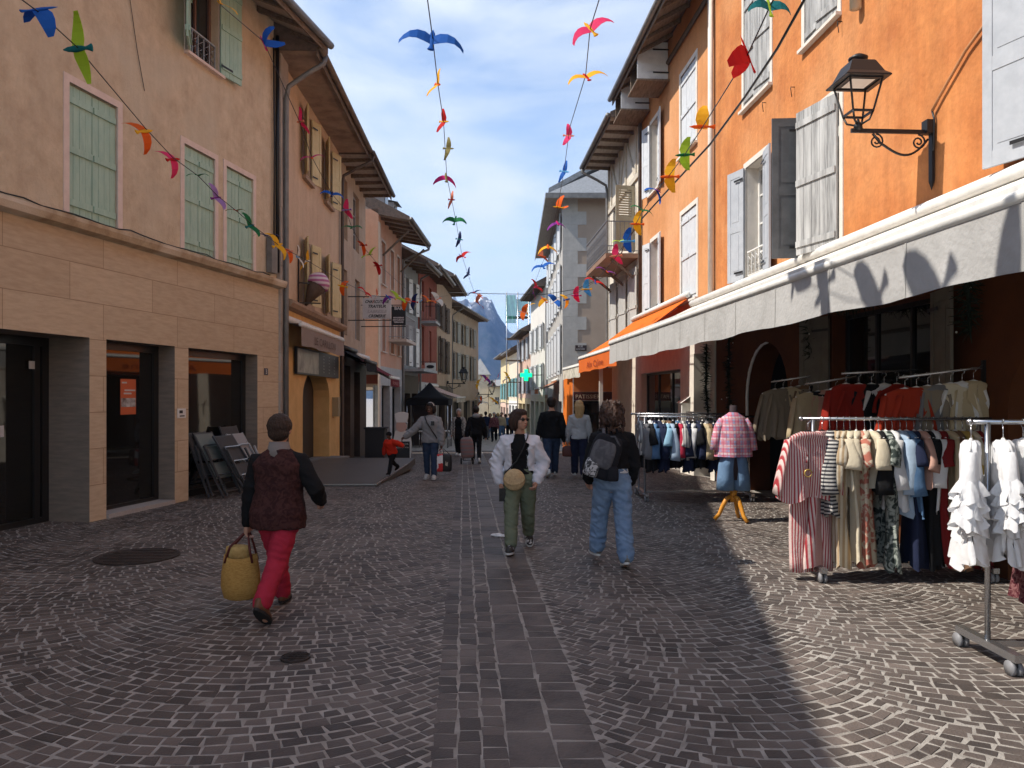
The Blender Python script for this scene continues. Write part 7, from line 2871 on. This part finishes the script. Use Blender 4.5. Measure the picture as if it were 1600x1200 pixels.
m.build("handle", hbg)

# --- woman in grey fleece leading a child
P5 = person("woman in grey fleece and jeans leading a child by the hand", -1.76, 16.6, 176, 1.64,
            ((12, 6, 1, 0), (-6, 10, 1, 10)), ((4, 14, 6, 4), (8, 40, 14, 52)),
            {"trousers": (JEAND, .012, .010, .95, .07), "shoes": (surf("pale trainer", (.45, .44, .42), rough=.6), WSOLE), "top": {"mat": GREYF, "ease": .045, "hem": -.04, "name": "fleece", "wr": .011, "collar": .012}},
            vox=.013, hair=(DARKHAIR, "bob"), skin=SKIND, head=(14, 4), seed=12)
m = MB()
t5, S5 = P5["tor"], P5["S"]
m.tube([P5["W"](t5(.07 * S5, .04 * S5, .31 * S5)), P5["W"](t5(.03 * S5, .105 * S5, .23 * S5)), P5["W"](t5(-.04 * S5, .115 * S5, .12 * S5)), P5["W"](t5(-.10 * S5, .08 * S5, .02 * S5))], .016, BLACKMETAL, n=6, flat=.5)
m.box(*[P5["W"](t5(a * S5, b_ * S5, c_ * S5)) for a, b_, c_ in ((-.07, .112, .19), (-.025, .119, .245))], BLACKMETAL)
m.build("bag_strap", P5["root"])
m = MB()
m.tube([P5["Hd"](.74 * math.cos(math.pi * k / 10), .05, .2 + .84 * math.sin(math.pi * k / 10)) for k in range(11)], .012, WHITEPAINT, n=6)
m.build("headband", P5["root"])
h5 = Vector(P5["W"](P5["wr"][0] + P5["hd"][0].normalized() * .11))
for k, (dx, cmat, lb, w_) in enumerate(((-.04, surf("red white carrier", (.50, .03, .03), (.7, .68, .66), sc=4, rough=.5, lo=.5, hi=.52), "red and white carrier bag in the hand of the woman in grey", .09), (.11, surf("black carrier", (.02, .017, .016), rough=.4), "black carrier bag with pale mark held beside the red one", .11))):
    bg = thing("carrier_bag", lb, "bag", h5 + Vector((dx, 0, -.2)))
    m = MB()
    rbox(m, h5 + Vector((dx, .0, -.30)), w_, .05, .19, cmat, 0, tap=.95)
    m.build("bag_body", bg)
    m = MB()
    m.tube([h5 + Vector((dx - .06, 0, -.12)), h5 + Vector((dx * .3 - .01, 0, .0)), h5 + Vector((dx * .3 + .01, 0, .0)), h5 + Vector((dx + .06, 0, -.12))], .007, cmat, n=5)
    m.build("handle", bg)
    if k:
        m = MB()
        c0 = h5 + Vector((dx, -.056, -.30))
        m.add([c0 + Vector(q) for q in ((-.03, 0, -.05), (.02, 0, -.07), (.03, 0, .03), (.0, 0, .0), (-.02, 0, .05))], [[0, 1, 2, 3, 4]], surf("pale bag mark", (.4, .34, .25), rough=.6))
        m.build("mark", bg)
P6 = person("small child in red jacket and black hat running along the ramp", -2.62, 16.75, 150, .97,
            ((30, 12, 4, -5), (-26, 34, 4, 30)), ((30, 74, 30, 70), (-20, 30, -8, 20)),
            {"trousers": (BLACKJ, .014, .014, .97, .06), "shoes": (BLACKJ, RUBBER), "top": {"mat": REDJ, "ease": .035, "hem": -.03, "name": "jacket"}}, z0=.085, vox=.012, hair=(BLACKJ, "hat"), skin=SKIND, seed=14, lean=14)

# --- farther walkers
P7 = person("grey haired woman in open plaid coat over black, walking towards us", -1.87, 27, 172, 1.64,
            ((12, 4, 0, 0), (-8, 14, 0, 14)), ((4, 12, 14, 4), (4, 12, 14, 4)),
            {"trousers": (BLACKJ, .02, .02, .97, .07), "shoes": (WSOLE, WSOLE), "shirt": {"mat": BLACKJ, "ease": .02, "hem": -.16, "sleeve": .3, "name": "dress"}, "top": {"mat": PLAIDC, "ease": .05, "hem": -.18, "gap": 38, "name": "coat"}}, vox=.02, hair=(GREYHAIR, "short"), seed=15)
P8 = person("woman from behind in black jacket with grey hood pulling a trolley", -1.06, 22.6, 4, 1.66,
            ((14, 4, 0, 0), (-12, 14, 0, 20)), ((-12, 14, 4, 8), (4, 16, 14, 10)),
            {"trousers": (BLACKJ, .01, .008, .97, .07), "shoes": (WSOLE, WSOLE), "top": {"mat": BLACKJ, "ease": .045, "hem": -.02, "name": "jacket"}}, vox=.018, hair=(DARKHAIR, "bun"), face=False, seed=16)
m = MB()
m.ball(P8["W"](P8["tor"](0, -.06 * 1.66, .318 * 1.66)), (.13, .08, .07), GREYF, n=12, m_=8)
m.build("hood", P8["root"])
tg_ = gz(22.2)
tr = thing("shopping_trolley", "grey and red two wheeled shopping trolley behind the woman in black", "shopping trolley", (-1.30, 22.2, tg_))
m = MB()
rbox(m, Vector((-1.30, 22.2, tg_ + .48)), .19, .12, .30, fabric("faded pink check", (.26, .15, .14), (.20, .17, .17), stripes=9, axis=2, trl=0), .08)
m.build("bag_body", tr)
m = MB()
m.tube([(-1.42, 22.3, tg_ + .1), (-1.38, 22.35, tg_ + .95), (-1.20, 22.35, tg_ + .95), (-1.17, 22.3, tg_ + .1), (-1.42, 22.3, tg_ + .1)], .012, BLACKMETAL, n=6)
m.build("frame", tr)
for dx in (-.17, .17):
    m = MB()
    m.tube([(-1.30 + dx - .02, 22.25, tg_ + .09), (-1.30 + dx + .02, 22.25, tg_ + .09)], .09, RUBBER, n=14)
    m.build("wheel", tr)

# --- the distant crowd, each a person
crowd = [(759, 47, 1.72, "navy", "grey", 0), (766, 52, 1.68, "black", "denim blue", 180), (772, 44, 1.65, "burgundy print", "black", 180), (778, 58, 1.75, "grey", "navy", 0), (784, 50, 1.7, "sand", "denim blue", 180),
         (790, 62, 1.7, "navy", "black", 0), (796, 55, 1.66, "denim blue", "black", 180), (765, 66, 1.72, "black", "grey", 0), (803, 60, 1.72, "white", "navy", 180), (782, 70, 1.7, "crimson", "black", 0), (812, 48, 1.7, "black", "navy", 0), (752, 60, 1.7, "brown", "black", 180)]
for i, (u, Y, H, top, bot, rz) in enumerate(crowd):
    s = 1 if i % 2 else -1
    person(f"distant walker in {top} top and {bot} trousers, {'facing us' if rz else 'walking away'}, {ORD[i]} of the far crowd", (u - 800) / 1200 * Y, Y, rz + 5 * s, H, ((14 * s, 6, 0, 0), (-12 * s, 12, 0, 10)), ((-8 * s, 12, 4, 8), (8 * s, 12, 18, 8)),
           {"trousers": (C[bot], .02, .02, .97, .07, 0), "shoes": (BLACKJ, RUBBER), "top": {"mat": C[top], "ease": .04, "hem": -.03, "name": "jacket", "wr": 0}}, vox=.035, hair=((DARKHAIR, BROWNHAIR, GREYHAIR, BLONDE)[i % 4], ("short", "bob")[i % 2]), face=False, group="people in the far crowd", seed=20 + i)


# ------------------------------------------------------------------ air
def haze():
    m = bpy.data.materials.new("hazy air")
    m.use_nodes = True
    n, l = m.node_tree.nodes, m.node_tree.links
    n.remove(n["Principled BSDF"])
    v = n.new("ShaderNodeVolumePrincipled")
    v.inputs['Color'].default_value = (.30, .52, 1.0, 1)
    v.inputs['Density'].default_value = .00024
    v.inputs['Anisotropy'].default_value = .2
    l.new(v.outputs['Volume'], n['Material Output'].inputs['Volume'])
    mb = MB()
    mb.box((-2600, -80, -8), (2600, 4600, 290), m)
    tag(mb.build("haze"), kind="stuff")


haze()
